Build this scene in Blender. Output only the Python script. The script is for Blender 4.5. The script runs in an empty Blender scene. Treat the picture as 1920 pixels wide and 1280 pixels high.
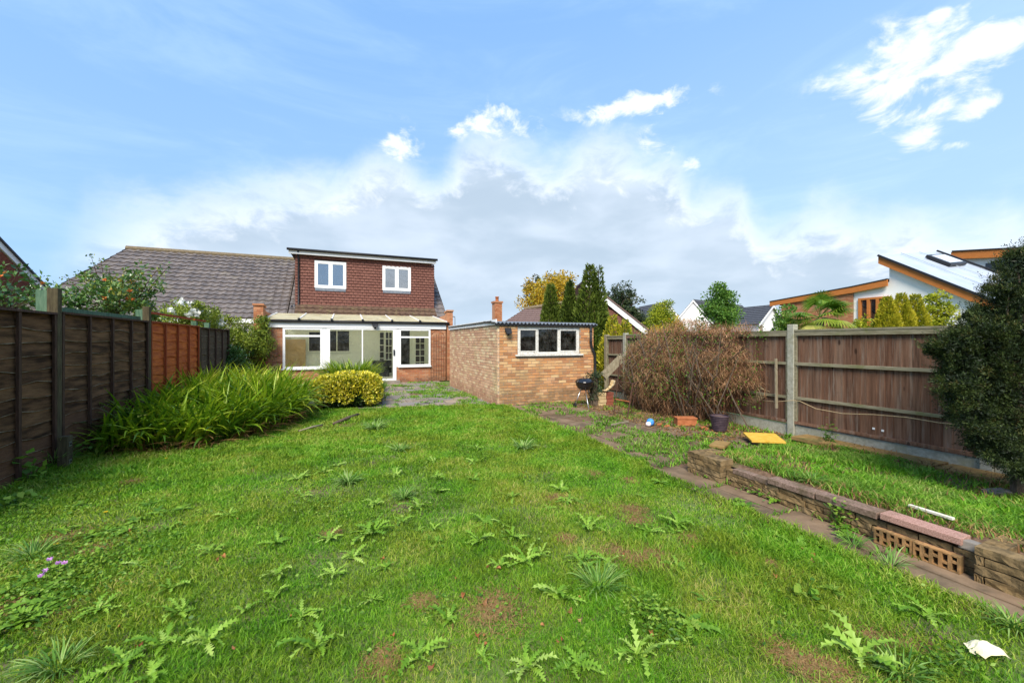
import bpy, math, random
import numpy as np
from mathutils import Vector, Matrix

R = math.radians
rng = np.random.default_rng(7)
random.seed(7)
scene = bpy.context.scene
col = scene.collection

# ------------------------------------------------------------------ camera
FPX = 760.0                       # focal length in pixels of the 1920 px wide photograph
TH = math.atan(310 / FPX)         # the camera looks this far to the right of the garden's long axis (+Y)
SN, CS = math.sin(TH), math.cos(TH)
EYE = 1.6
cam = bpy.data.cameras.new('camera')
cam.sensor_width = 36
cam.lens = 36 * FPX / 1920
cam.clip_start = 0.05
cam.clip_end = 3000
cam_o = bpy.data.objects.new('camera', cam)
col.objects.link(cam_o)
cam_o.location = (0, 0, EYE)
cam_o.rotation_euler = (R(90), 0, -TH)
scene.camera = cam_o

# ------------------------------------------------------------------ light
SUN = Vector((-0.36, -0.58, 0.73)).normalized()
sl = bpy.data.lights.new('sun', 'SUN')
sl.energy = 1.5
sl.angle = R(28)
sl.color = (1, 0.93, 0.82)
so = bpy.data.objects.new('sun', sl)
col.objects.link(so)
so.rotation_euler = SUN.to_track_quat('Z', 'Y').to_euler()
scene.view_settings.view_transform = 'Standard'
scene.view_settings.look = 'None'
scene.view_settings.exposure = 2.18
scene.view_settings.gamma = 1
scene.view_settings.use_curve_mapping = False
scene.cycles.max_bounces = 8
scene.cycles.transparent_max_bounces = 12
scene.cycles.diffuse_bounces = 4
scene.cycles.caustics_reflective = False
scene.cycles.caustics_refractive = False


def pxdir(px, py):
    X = (px - 960) / FPX
    return X * CS + SN, -X * SN + CS, (640 - py) / FPX


# ---- node helpers
class NT:
    def __init__(s, tree):
        s.t = tree
        s.n = tree.nodes
        s.l = tree.links

    def new(s, typ, **kw):
        n = s.n.new(typ)
        for k, v in kw.items():
            setattr(n, k, v)
        return n

    def link(s, a, b):
        s.l.new(a, b)

    def setin(s, sock, v):
        if isinstance(v, bpy.types.NodeSocket):
            s.l.new(v, sock)
        elif v is not None:
            if isinstance(v, (tuple, list)) and len(v) == 3 and sock.type == 'RGBA':
                v = (*v, 1)
            sock.default_value = v

    def math(s, op, a, b=None, c=None, clamp=False):
        n = s.n.new('ShaderNodeMath')
        n.operation = op
        n.use_clamp = clamp
        s.setin(n.inputs[0], a)
        if b is not None:
            s.setin(n.inputs[1], b)
        if c is not None:
            s.setin(n.inputs[2], c)
        return n.outputs[0]

    def mix(s, f, a, b, blend='MIX'):
        n = s.n.new('ShaderNodeMix')
        n.data_type = 'RGBA'
        n.blend_type = blend
        n.clamp_factor = True
        s.setin(n.inputs['Factor'], f)
        s.setin(n.inputs[6], a)
        s.setin(n.inputs[7], b)
        return n.outputs[2]

    def noise(s, vec, scale, detail=4, rough=0.55, dist=0.0):
        n = s.n.new('ShaderNodeTexNoise')
        if vec is not None:
            s.l.new(vec, n.inputs['Vector'])
        n.inputs['Scale'].default_value = scale
        n.inputs['Detail'].default_value = detail
        n.inputs['Roughness'].default_value = rough
        n.inputs['Distortion'].default_value = dist
        return n.outputs['Fac']

    def smooth(s, v, lo, hi, a=0.0, b=1.0):
        n = s.n.new('ShaderNodeMapRange')
        n.interpolation_type = 'SMOOTHSTEP'
        s.setin(n.inputs[0], v)
        for i, x in enumerate((lo, hi, a, b)):
            s.setin(n.inputs[i + 1], x)
        return n.outputs[0]

    def ramp(s, f, stops, interp='LINEAR'):
        n = s.n.new('ShaderNodeValToRGB')
        n.color_ramp.interpolation = interp
        e = n.color_ramp.elements
        while len(e) < len(stops):
            e.new(0.5)
        for i, (p, c) in enumerate(stops):
            e[i].position = p
            e[i].color = (*c, 1)
        s.l.new(f, n.inputs[0])
        return n.outputs[0]

    def mapping(s, vec, scale=(1, 1, 1), loc=(0, 0, 0)):
        n = s.n.new('ShaderNodeMapping')
        s.l.new(vec, n.inputs['Vector'])
        n.inputs['Scale'].default_value = scale
        n.inputs['Location'].default_value = loc
        return n.outputs[0]


# ------------------------------------------------------------------ sky: Nishita air with drifting cloud
def build_world():
    w = bpy.data.worlds.new('World')
    scene.world = w
    w.use_nodes = True
    T = NT(w.node_tree)
    T.n.clear()
    out = T.new('ShaderNodeOutputWorld')
    bg = T.new('ShaderNodeBackground')
    sky = T.new('ShaderNodeTexSky', sky_type='NISHITA')
    sky.sun_disc = False
    sky.sun_elevation = math.asin(SUN.z)
    sky.sun_rotation = math.atan2(SUN.x, SUN.y)
    sky.air_density = 1.0
    sky.dust_density = 0.6
    sky.ozone_density = 1.5
    tc = T.new('ShaderNodeTexCoord')
    d = tc.outputs['Generated']
    sep = T.new('ShaderNodeSeparateXYZ')
    T.link(d, sep.inputs[0])
    az = T.math('SUBTRACT', T.math('ARCTAN2', sep.outputs[0], sep.outputs[1]), TH)
    el = T.math('ARCSINE', sep.outputs[2])

    def ae(px, py):
        X = (px - 960) / FPX
        return math.atan(X), math.atan((640 - py) / FPX / math.sqrt(1 + X * X))
    st = T.mapping(d, (1, 1, 1.9))
    n1 = T.noise(st, 4.2, 9, 0.58, 0.3)
    n2 = T.noise(T.mapping(d, (1, 1, 1.6), (4, 2, 7)), 13, 8, 0.6, 0.4)
    n3 = T.noise(T.mapping(d, (1, 1, 4.5), (9, 1, 3)), 2.2, 8, 0.6, 0.6)
    nz = T.math('ADD', T.math('MULTIPLY', n1, 0.65), T.math('MULTIPLY', n2, 0.35))
    base = T.new('ShaderNodeVectorMath', operation='SCALE')
    T.link(sky.outputs[0], base.inputs[0])
    base.inputs['Scale'].default_value = 0.15
    # the hazy blue of the photographed sky: thin high haze brightens the clear air
    hz = T.smooth(el, 0.0, 0.9, 1.0, 0.12)
    hz = T.math('MULTIPLY', hz, T.smooth(az, -0.85, 0.9, 0.5, 1.0))
    hz = T.math('ADD', hz, T.math('MULTIPLY', T.smooth(n3, 0.42, 0.7), 0.34), clamp=True)
    clear = T.mix(0.8, base.outputs[0], (0.19, 0.42, 0.83))
    c = T.mix(T.math('MULTIPLY', hz, 0.85), clear, (0.46, 0.66, 0.86))
    # cloud bank: its upper edge runs along this profile of azimuth
    fc = T.new('ShaderNodeFloatCurve')
    pts = [(-60, 520), (110, 470), (150, 400), (300, 385), (480, 345), (640, 335), (740, 285), (800, 335), (905, 250),
           (980, 275), (1040, 300), (1110, 265), (1200, 290), (1270, 320), (1300, 360), (1390, 375), (1440, 440), (1470, 440),
           (1550, 402), (1640, 420), (1700, 398), (1800, 410), (1890, 405), (1960, 430)]
    cv = fc.mapping.curves[0]
    P = [(0.0, 0.25), (0.2, 0.18)]
    for px, py in pts:
        a, e = ae(px, py)
        P.append(((a + math.pi) / (2 * math.pi), e))
    P += [(0.72, 0.2), (0.8, 0.3), (0.9, 0.2), (1.0, 0.25)]
    cv.points[0].location = P[0]
    cv.points[1].location = P[-1]
    for p in P[1:-1]:
        cv.points.new(*p)
    fc.mapping.update()
    wr = T.new('ShaderNodeMath', operation='WRAP')
    T.link(az, wr.inputs[0])
    wr.inputs[1].default_value = math.pi
    wr.inputs[2].default_value = -math.pi
    T.link(T.math('ADD', T.math('DIVIDE', wr.outputs[0], 2 * math.pi), 0.5), fc.inputs['Value'])
    depth = T.math('SUBTRACT', fc.outputs[0], el)                    # > 0 inside the bank
    depth = T.math('ADD', depth, T.math('MULTIPLY', T.math('SUBTRACT', nz, 0.5), 0.22))
    m_bank = T.smooth(depth, -0.06, 0.09)
    whit = T.smooth(T.math('ADD', depth, T.math('MULTIPLY', T.math('SUBTRACT', n2, 0.5), 0.20)), 0.0, 0.095, 1.0, 0.0)
    n4 = T.noise(T.mapping(d, (1, 1, 2.6), (2, 5, 1)), 5.0, 4, 0.5, 0.2)
    grey = T.mix(T.smooth(n4, 0.3, 0.75), (0.43, 0.53, 0.64), (0.60, 0.69, 0.80))
    grey = T.mix(T.smooth(el, 0.0, 0.13, 0.55, 0.0), grey, (0.50, 0.63, 0.77))
    bank = T.mix(whit, grey, (0.90, 0.93, 0.97))
    fade = T.smooth(az, -0.88, -0.70, 0.12, 1.0)                     # the bank thins out towards the left
    m_bank = T.math('MULTIPLY', m_bank, T.math('MULTIPLY', fade, 0.93))
    c = T.mix(m_bank, c, bank)
    # puffs: (px, py, half width, half height, amount)
    puffs = [(1720, 110, 150, 60, 1.0), (1840, 80, 110, 32, .95), (1760, 35, 26, 22, .9), (1835, 205, 42, 26, 1.0), (1715, 215, 100, 22, .5),
             (1720, 265, 45, 24, .75), (1790, 270, 30, 12, .5), (1190, 200, 90, 22, .8), (945, 225, 60, 30, .6),
             (752, 268, 26, 28, .7), (1230, 270, 28, 30, .5), (1300, 310, 20, 14, .4), (860, 240, 26, 20, .3), (1595, 170, 60, 26, .5)]
    tot = None
    for px, py, hw, hh, am in puffs:
        a, e = ae(px, py)
        a2, _ = ae(px + hw, py)
        _, e2 = ae(px, py - hh)
        dx = T.math('DIVIDE', T.math('SUBTRACT', az, a), abs(a2 - a))
        dy = T.math('DIVIDE', T.math('SUBTRACT', el, e), abs(e2 - e))
        q = T.math('ADD', T.math('MULTIPLY', dx, dx), T.math('MULTIPLY', dy, dy))
        g = T.math('MULTIPLY', T.math('EXPONENT', T.math('MULTIPLY', q, -0.7)), am)
        tot = g if tot is None else T.math('MAXIMUM', tot, g)
    gen = T.math('MULTIPLY', T.smooth(n1, 0.58, 0.72), T.smooth(T.math('ABSOLUTE', wr.outputs[0]), 1.0, 1.5))  # puffs go on round the sky
    tot = T.math('MAXIMUM', tot, T.math('MULTIPLY', gen, 0.7))
    mp = T.smooth(T.math('ADD', tot, T.math('MULTIPLY', T.math('SUBTRACT', n2, 0.5), 3.0)), 0.25, 0.85)
    mp = T.math('MULTIPLY', mp, T.smooth(tot, 0.02, 0.25))
    c = T.mix(T.math('MULTIPLY', mp, 0.95), c, T.mix(n2, (0.66, 0.76, 0.90), (1.0, 1.0, 1.0)))
    c = T.mix(T.smooth(el, -0.06, 0.0, 1.0, 0.0), c, (0.20, 0.21, 0.17))
    T.link(c, bg.inputs['Color'])
    bg.inputs['Strength'].default_value = 0.29
    T.link(bg.outputs[0], out.inputs[0])
    w.cycles.sampling_method = 'MANUAL'
    w.cycles.sample_map_resolution = 1024


build_world()

# ------------------------------------------------------------------ materials


def mat_base(name):
    m = bpy.data.materials.new(name)
    m.use_nodes = True
    T = NT(m.node_tree)
    return m, T, T.n['Principled BSDF']


def rndval(T):
    """a value that differs from piece to piece: per-piece attribute plus the object's own random"""
    a = T.new('ShaderNodeAttribute')
    a.attribute_name = 'rnd'
    o = T.new('ShaderNodeObjectInfo')
    return T.math('FRACT', T.math('ADD', a.outputs['Fac'], o.outputs['Random']))


def surf(name, c1, c2, scale=8, stretch=(1, 1, 1), rough=0.7, bump=0.3, bscale=None, pieces=None, pv=0.5,
         stain=None, metal=0.0, spec=0.18, detail=6, stain_scale=1.2, stain_lo=0.5, stain_hi=0.7, local=False, bdist=0.004):
    """noise-mottled surface; pieces = list of colours picked per piece; stain = colour of broad dirt / moss patches"""
    m, T, P = mat_base(name)
    if local:
        vec = T.new('ShaderNodeTexCoord').outputs['Object']
    else:
        vec = T.new('ShaderNodeNewGeometry').outputs['Position']
    v = T.mapping(vec, stretch)
    n = T.noise(v, scale, detail, 0.6)
    c = T.mix(T.smooth(n, 0.3, 0.72), c1, c2)
    if pieces:
        st = [((i + 0.5) / len(pieces), p) for i, p in enumerate(pieces)]
        pc = T.ramp(rndval(T), st, 'LINEAR')
        c = T.mix(pv, c, pc)
    if stain:
        sn = T.noise(vec, stain_scale, 5, 0.65)
        c = T.mix(T.math('MULTIPLY', T.smooth(sn, stain_lo, stain_hi), 0.75), c, stain)
    T.setin(P.inputs['Base Color'], c)
    P.inputs['Roughness'].default_value = rough
    P.inputs['Metallic'].default_value = metal
    P.inputs['Specular IOR Level'].default_value = spec
    if bump:
        b = T.new('ShaderNodeBump')
        b.inputs['Strength'].default_value = bump
        b.inputs['Distance'].default_value = bdist
        T.link(T.noise(v, bscale or scale * 3, 6, 0.65), b.inputs['Height'])
        T.link(b.outputs[0], P.inputs['Normal'])
    return m


def leafmat(name, stops, trans=0.3, rough=0.5, patch=None, spec=0.3, pscale=0.8):
    """leaf colours picked per leaf; patch = second colour set blended in broad patches of ground"""
    m, T, P = mat_base(name)
    r = T.new('ShaderNodeAttribute')
    r.attribute_name = 'rnd'
    if patch is None or not patch:
        o = T.new('ShaderNodeObjectInfo')
        f = T.math('ADD', r.outputs['Fac'], T.math('MULTIPLY', T.math('SUBTRACT', o.outputs['Random'], 0.5), 0.25), clamp=True)
    else:
        f = r.outputs['Fac']
    c = T.ramp(f, [(i / (len(stops) - 1), s) for i, s in enumerate(stops)])
    if patch:
        pos = T.new('ShaderNodeNewGeometry').outputs['Position']
        pn = T.noise(T.mapping(pos, (1, 1, 0)), pscale, 5, 0.6)
        pn2 = T.noise(T.mapping(pos, (1, 1, 0), (5, 3, 0)), pscale * 3.1, 4, 0.6)
        c2 = T.ramp(r.outputs['Fac'], [(i / (len(patch) - 1), s) for i, s in enumerate(patch)])
        c = T.mix(T.smooth(T.math('ADD', T.math('MULTIPLY', pn, 0.6), T.math('MULTIPLY', pn2, 0.4)), 0.38, 0.62), c, c2)
    P.inputs['Roughness'].default_value = rough
    P.inputs['Specular IOR Level'].default_value = spec
    T.setin(P.inputs['Base Color'], c)
    tr = T.new('ShaderNodeBsdfTranslucent')
    T.link(T.mix(0.35, c, (0.35, 0.5, 0.03), 'ADD') if False else c, tr.inputs['Color'])
    ms = T.new('ShaderNodeMixShader')
    ms.inputs[0].default_value = trans
    T.link(P.outputs[0], ms.inputs[1])
    T.link(tr.outputs[0], ms.inputs[2])
    T.link(ms.outputs[0], T.n['Material Output'].inputs[0])
    return m


def glassmat(name, tint=(1, 1, 1), refl=0.12, dirt=0.0):
    m, T, P = mat_base(name)
    T.n.remove(P)
    tr = T.new('ShaderNodeBsdfTransparent')
    tr.inputs[0].default_value = (*tint, 1)
    gl = T.new('ShaderNodeBsdfGlossy')
    gl.inputs['Roughness'].default_value = 0.03
    lw = T.new('ShaderNodeLayerWeight')
    lw.inputs[0].default_value = 0.2
    f = T.math('ADD', T.math('MULTIPLY', lw.outputs['Fresnel'], 0.7), refl, clamp=True)
    ms = T.new('ShaderNodeMixShader')
    T.link(f, ms.inputs[0])
    T.link(tr.outputs[0], ms.inputs[1])
    T.link(gl.outputs[0], ms.inputs[2])
    res = ms.outputs[0]
    if dirt:
        df = T.new('ShaderNodeBsdfDiffuse')
        df.inputs[0].default_value = (0.5, 0.5, 0.45, 1)
        pos = T.new('ShaderNodeNewGeometry').outputs['Position']
        m2 = T.new('ShaderNodeMixShader')
        T.link(T.math('MULTIPLY', T.smooth(T.noise(pos, 5, 6, 0.7), 0.35, 0.8), dirt), m2.inputs[0])
        T.link(res, m2.inputs[1])
        T.link(df.outputs[0], m2.inputs[2])
        res = m2.outputs[0]
    T.link(res, T.n['Material Output'].inputs[0])
    return m


M = {}
M['white'] = surf('white_upvc', (.80, .80, .79), (.74, .74, .72), 3, rough=.35, bump=.05, spec=.5, stain=(.55, .54, .48), stain_lo=.62, stain_hi=.85)
M['oldwhite'] = surf('flaking_white_paint', (.72, .71, .67), (.5, .47, .40), 22, rough=.6, bump=.5, stain=(.30, .27, .22), stain_scale=14, stain_lo=.55, stain_hi=.7)
M['black'] = surf('black_plastic', (.018, .018, .02), (.03, .03, .032), 10, rough=.4, bump=.1)
M['gloss_black'] = surf('black_enamel', (.008, .008, .01), (.014, .014, .016), 10, rough=.12, bump=.0, spec=.7)
M['steel'] = surf('dull_aluminium', (.55, .55, .55), (.42, .42, .42), 20, rough=.35, metal=.9, bump=.1)
M['rust'] = surf('rusted_black_iron', (.045, .03, .024), (.12, .055, .03), 30, rough=.8, bump=.4)
M['mortar'] = surf('pale_mortar', (.26, .21, .165), (.36, .30, .235), 30, rough=.95, bump=.5)
M['brick'] = surf('orange_buff_brick', (.46, .21, .105), (.54, .27, .14), 14, rough=.9, bump=.7, bscale=70,
                  pieces=[(.50, .23, .09), (.60, .30, .12), (.42, .20, .09), (.58, .36, .17), (.66, .46, .23), (.48, .21, .08), (.24, .12, .06), (.54, .27, .11), (.60, .36, .19), (.40, .19, .09)],
                  pv=.85, stain=(.30, .20, .10), stain_scale=1.4, stain_lo=.5, stain_hi=.72)
M['brick_side'] = surf('pink_weathered_brick', (.50, .31, .22), (.56, .38, .25), 10, rough=.92, bump=.7, bscale=70,
                       pieces=[(.56, .33, .19), (.66, .44, .27), (.48, .26, .15), (.64, .47, .26), (.72, .56, .34), (.54, .31, .19), (.44, .24, .15), (.62, .39, .24)],
                       pv=.85, stain=(.46, .36, .18), stain_scale=1.6, stain_lo=.52, stain_hi=.8)
M['brick_house'] = surf('orange_house_brick', (.34, .14, .07), (.44, .20, .10), 14, rough=.9, bump=.6, bscale=60,
                        pieces=[(.40, .16, .07), (.52, .25, .13), (.30, .11, .05), (.50, .27, .15), (.38, .14, .07)], pv=.85)
M['brick_dark'] = surf('dark_red_brick', (.19, .055, .035), (.26, .085, .05), 8, rough=.9, bump=.5, bscale=40,
                       pieces=[(.20, .06, .035), (.28, .09, .05), (.16, .05, .035)], pv=.6)
M['tile_grey'] = surf('grey_brown_concrete_tile', (.085, .070, .066), (.16, .135, .125), 10, rough=.55, bump=.4,
                      pieces=[(.12, .096, .080), (.185, .150, .125), (.078, .062, .052)], pv=.45, stain=(.24, .20, .13), stain_scale=.8, stain_lo=.55, stain_hi=.8, spec=.5)
M['tile_moss'] = surf('dark_brown_mossy_tile', (.075, .045, .033), (.13, .08, .05), 12, rough=.8, bump=.5, stain=(.16, .13, .06), stain_scale=5)
M['tile_brown'] = surf('brown_concrete_tile', (.13, .085, .075), (.18, .12, .105), 10, rough=.8, bump=.3)
M['tile_slate'] = surf('charcoal_tile', (.055, .057, .065), (.085, .088, .10), 10, rough=.7, bump=.3)
M['ridge'] = surf('lichened_ridge_tile', (.13, .10, .065), (.21, .165, .10), 14, rough=.9, bump=.6)
M['hung'] = surf('brick_red_hung_tile', (.15, .064, .048), (.18, .080, .060), 10, rough=.75, bump=.4,
                 pieces=[(.150, .062, .046), (.195, .086, .063), (.125, .050, .038), (.17, .072, .052)], pv=.6, stain=(.15, .055, .043), stain_scale=1.0, stain_lo=.55, stain_hi=.85)
M['hung_back'] = surf('dark_tile_batten', (.06, .03, .025), (.08, .04, .03), 10, rough=.9, bump=0)
M['lead'] = surf('grey_lead_flashing', (.16, .18, .21), (.24, .26, .29), 12, rough=.5, bump=.3, metal=.3)
M['felt'] = surf('dark_green_brown_felt', (.035, .035, .028), (.07, .065, .045), 14, rough=.9, bump=.5)
M['poly'] = surf('dirty_cream_roof_sheet', (.66, .60, .42), (.80, .75, .58), 4, rough=.5, bump=.2, stain=(.32, .25, .12), stain_scale=1.6, stain_lo=.48, stain_hi=.7)
def polymat():
    m = M['poly']
    T = NT(m.node_tree)
    P = T.n['Principled BSDF']
    tr = T.new('ShaderNodeBsdfTranslucent')
    tr.inputs[0].default_value = (.98, .92, .76, 1)
    tp = T.new('ShaderNodeBsdfTransparent')
    tp.inputs[0].default_value = (.9, .9, .8, 1)
    a = T.new('ShaderNodeMixShader')
    a.inputs[0].default_value = .30
    T.link(tr.outputs[0], a.inputs[1])
    T.link(tp.outputs[0], a.inputs[2])
    b = T.new('ShaderNodeMixShader')
    b.inputs[0].default_value = .6
    T.link(P.outputs[0], b.inputs[1])
    T.link(a.outputs[0], b.inputs[2])
    T.link(b.outputs[0], T.n['Material Output'].inputs[0])


polymat()
M['inwall'] = surf('pale_green_interior_paint', (.84, .87, .74), (.80, .83, .71), 2, rough=.7, bump=.05)
M['infloor'] = surf('pale_floor_tile', (.50, .48, .42), (.58, .56, .50), 3, rough=.5, bump=.05)
M['tan'] = surf('tan_board', (.56, .38, .18), (.62, .43, .22), 4, rough=.7, bump=.1)
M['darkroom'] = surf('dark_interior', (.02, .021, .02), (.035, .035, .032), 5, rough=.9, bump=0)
M['render'] = surf('white_render', (.86, .84, .80), (.82, .80, .76), 1.5, rough=.8, bump=.15, bscale=60)
M['cream'] = surf('cream_render', (.66, .54, .36), (.60, .50, .34), 1.5, rough=.8, bump=.1)
M['orange_trim'] = surf('orange_cedar_fascia', (.40, .13, .028), (.50, .18, .045), 4, stretch=(1, 1, 8), rough=.55, bump=.2)
M['zinc'] = surf('pale_grey_roof_membrane', (.36, .40, .46), (.46, .50, .55), 1.2, rough=.35, bump=.1, spec=.5)
M['wood_dark'] = surf('near_black_creosoted_board', (.020, .010, .006), (.25, .128, .062), 2.2, stretch=(6, 1, 7), rough=.8, bump=1.0, bscale=16, spec=.08,
                      pieces=[(.042, .021, .013), (.085, .045, .025), (.024, .013, .009), (.16, .086, .042)], pv=.4, stain=(.17, .075, .033), stain_scale=1.1, stain_lo=.6, stain_hi=.85, bdist=.01)
M['wood_foot'] = surf('red_brown_lower_board', (.085, .038, .020), (.17, .085, .042), 7, stretch=(6, 1, 7), rough=.8, bump=.9, bscale=16, pieces=[(.12, .055, .028), (.09, .042, .022)], pv=.4, bdist=.01)
M['wood_orange'] = surf('orange_stained_board', (.26, .036, .010), (.66, .18, .028), 2.6, stretch=(6, 1, 7), rough=.65, bump=.9, bscale=16,
                        pieces=[(.46, .09, .018), (.60, .16, .03), (.38, .07, .018)], pv=.4, bdist=.01)
M['wood_brown'] = surf('mid_brown_board', (.055, .040, .026), (.12, .088, .052), 7, stretch=(6, 1, 7), rough=.85, bump=.9, bscale=16, pieces=[(.07, .052, .032), (.11, .08, .045)], pv=.4, bdist=.01)
M['edge_grey'] = surf('worn_board_edge', (.12, .085, .06), (.34, .28, .23), 9, stretch=(1, 1, 1), rough=.9, bump=.2)
M['edge_orange'] = surf('worn_orange_edge', (.34, .07, .02), (.60, .20, .06), 9, rough=.9, bump=.2)
M['batten'] = surf('dark_brown_batten', (.040, .021, .014), (.085, .044, .030), 12, stretch=(4, 4, .6), rough=.7, bump=.5)
M['batten_orange'] = surf('red_orange_batten', (.24, .045, .014), (.32, .065, .02), 12, stretch=(4, 4, .6), rough=.7, bump=.5)
M['post_dark'] = surf('green_tinged_dark_post', (.052, .040, .022), (.105, .085, .045), 9, stretch=(5, 5, .6), rough=.85, bump=.8, bdist=.008)
M['green_paint'] = surf('faded_green_timber', (.055, .115, .07), (.12, .19, .12), 9, stretch=(5, 5, .7), rough=.85, bump=.6)
M['wood_right'] = surf('weathered_red_brown_board', (.055, .026, .016), (.26, .145, .092), 3.2, stretch=(9, 9, .55), rough=.9, spec=.08, bump=.9, bscale=12,
                       pieces=[(.15, .070, .042), (.21, .115, .072), (.11, .053, .033), (.24, .145, .095), (.085, .046, .031), (.18, .086, .052), (.23, .15, .105)], pv=.5, stain=(.06, .036, .028), stain_scale=3.0, stain_lo=.6, stain_hi=.75, bdist=.008)
M['rail_grey'] = surf('grey_green_weathered_rail', (.17, .15, .09), (.28, .25, .17), 8, stretch=(4, .7, 5), rough=.9, bump=.7, stain=(.14, .15, .05), stain_scale=2.5)
M['concrete'] = surf('grey_green_concrete', (.27, .26, .20), (.40, .385, .31), 22, rough=.95, bump=.7, bscale=90, stain=(.24, .24, .13), stain_scale=3, stain_lo=.5, stain_hi=.75)
M['slab'] = surf('brown_grimy_paving', (.085, .055, .032), (.26, .18, .11), 3, rough=.85, bump=.6, bscale=40,
                 pieces=[(.15, .10, .06), (.22, .155, .095), (.12, .082, .05), (.20, .13, .08)], pv=.45, stain=(.07, .055, .036), stain_scale=2.6, stain_lo=.48, stain_hi=.7)
M['slab_grey'] = surf('grey_pink_patio_slab', (.17, .15, .125), (.30, .26, .21), 6, rough=.85, bump=.5, bscale=40,
                      pieces=[(.19, .18, .17), (.36, .26, .17), (.24, .21, .18), (.32, .22, .15), (.17, .16, .155)], pv=.6, stain=(.10, .09, .06), stain_scale=2.0, stain_lo=.45, stain_hi=.7)
M['walling'] = surf('mossy_buff_walling_block', (.11, .070, .028), (.30, .20, .09), 16, rough=.95, bump=.7, bscale=45,
                    pieces=[(.22, .145, .065), (.14, .09, .042), (.28, .20, .11), (.17, .12, .06)], pv=.45, stain=(.045, .036, .020), stain_scale=7, stain_lo=.45, stain_hi=.66, bdist=.012)
M['coping'] = surf('speckled_pink_coping', (.26, .135, .10), (.48, .29, .235), 120, rough=.9, bump=.5, bscale=120, stain=(.15, .11, .065), stain_scale=3, stain_lo=.45, stain_hi=.7, detail=3)
M['coping_old'] = surf('brown_lichened_coping', (.13, .085, .060), (.30, .20, .155), 60, rough=.95, bump=.7, bscale=120, stain=(.09, .07, .035), stain_scale=5, stain_lo=.42, stain_hi=.68, detail=4)
M['hollow'] = surf('orange_tan_clay_block', (.28, .145, .055), (.42, .235, .10), 20, rough=.9, bump=.6, bscale=80, stain=(.13, .09, .04), stain_scale=9, stain_lo=.45, stain_hi=.6)
M['yellow'] = surf('moss_yellow_board', (.50, .29, .035), (.60, .38, .07), 14, rough=.9, bump=.6)
M['mossslab'] = surf('moss_orange_edging_slab', (.20, .125, .045), (.30, .19, .07), 14, rough=.95, bump=.8, stain=(.10, .10, .03), stain_scale=4)
M['terracotta'] = surf('terracotta', (.30, .095, .035), (.42, .15, .06), 14, rough=.8, bump=.3)
M['pot'] = surf('dark_plum_ribbed_pot', (.05, .035, .045), (.09, .06, .07), 14, rough=.6, bump=.3)
M['bark'] = surf('brown_bark', (.07, .05, .035), (.15, .11, .08), 14, stretch=(3, 3, .6), rough=.95, bump=1.0, bdist=.01)
M['blockyellow'] = surf('buff_stock_brick', (.46, .33, .17), (.56, .42, .23), 14, rough=.9, bump=.5)
M['greywood'] = surf('grey_weathered_timber', (.19, .155, .10), (.30, .26, .18), 10, stretch=(4, 4, 1), rough=.9, bump=.7)
M['palewood'] = surf('pale_yellow_bare_timber', (.52, .36, .17), (.62, .46, .25), 12, rough=.8, bump=.4)
M['whitewood'] = surf('white_painted_lath', (.70, .66, .55), (.55, .50, .38), 18, rough=.8, bump=.4)
M['blue'] = surf('blue_plastic_film', (.03, .16, .55), (.10, .35, .75), 20, rough=.3, bump=.2)
M['pinkwhite'] = surf('pinkish_white_plastic', (.75, .60, .58), (.78, .74, .72), 30, rough=.4, bump=.1)
M['paper'] = surf('cream_paper_with_grey_print', (.72, .62, .32), (.78, .74, .55), 9, rough=.7, bump=.3, stain=(.36, .34, .30), stain_scale=16, stain_lo=.58, stain_hi=.64)
M['rope'] = surf('tan_rope', (.36, .26, .14), (.46, .35, .2), 60, rough=.9, bump=.5)
M['glass'] = glassmat('window_glass', (.96, .98, .96), .0, .06)
M['glass_dark'] = glassmat('grimy_window_glass', (.6, .62, .6), .05, .10)
M['glass_upper'] = glassmat('upper_window_glass', (.7, .74, .78), .38, .05)
M['curtain'] = surf('grey_blind', (.42, .46, .48), (.36, .40, .42), 3, rough=.9, bump=0)
M['skylight'] = surf('bright_skylight_glass', (.80, .84, .88), (.75, .80, .86), 2, rough=.1, bump=0, spec=.8)

def knots(m):
    T = NT(m.node_tree)
    P = T.n['Principled BSDF']
    src = P.inputs['Base Color'].links[0].from_socket
    pos = T.new('ShaderNodeNewGeometry').outputs['Position']
    v = T.new('ShaderNodeTexVoronoi')
    T.link(T.mapping(pos, (6.5, 6.5, 2.6)), v.inputs['Vector'])
    v.inputs['Scale'].default_value = 1.0
    kn = T.smooth(v.outputs['Distance'], .07, .17, 1.0, 0.0)
    sep = T.new('ShaderNodeSeparateColor')
    T.link(v.outputs['Color'], sep.inputs[0])
    kn = T.math('MULTIPLY', kn, T.smooth(sep.outputs[0], .45, .55))
    g = T.smooth(T.noise(T.mapping(pos, (14, 14, .8)), 1.3, 5, .7), .5, .72)
    c = T.mix(T.math('MULTIPLY', g, .6), src, (.30, .255, .205))
    c = T.mix(T.math('MULTIPLY', kn, .85), c, (.035, .018, .012))
    T.link(c, P.inputs['Base Color'])


knots(M['wood_right'])

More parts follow.
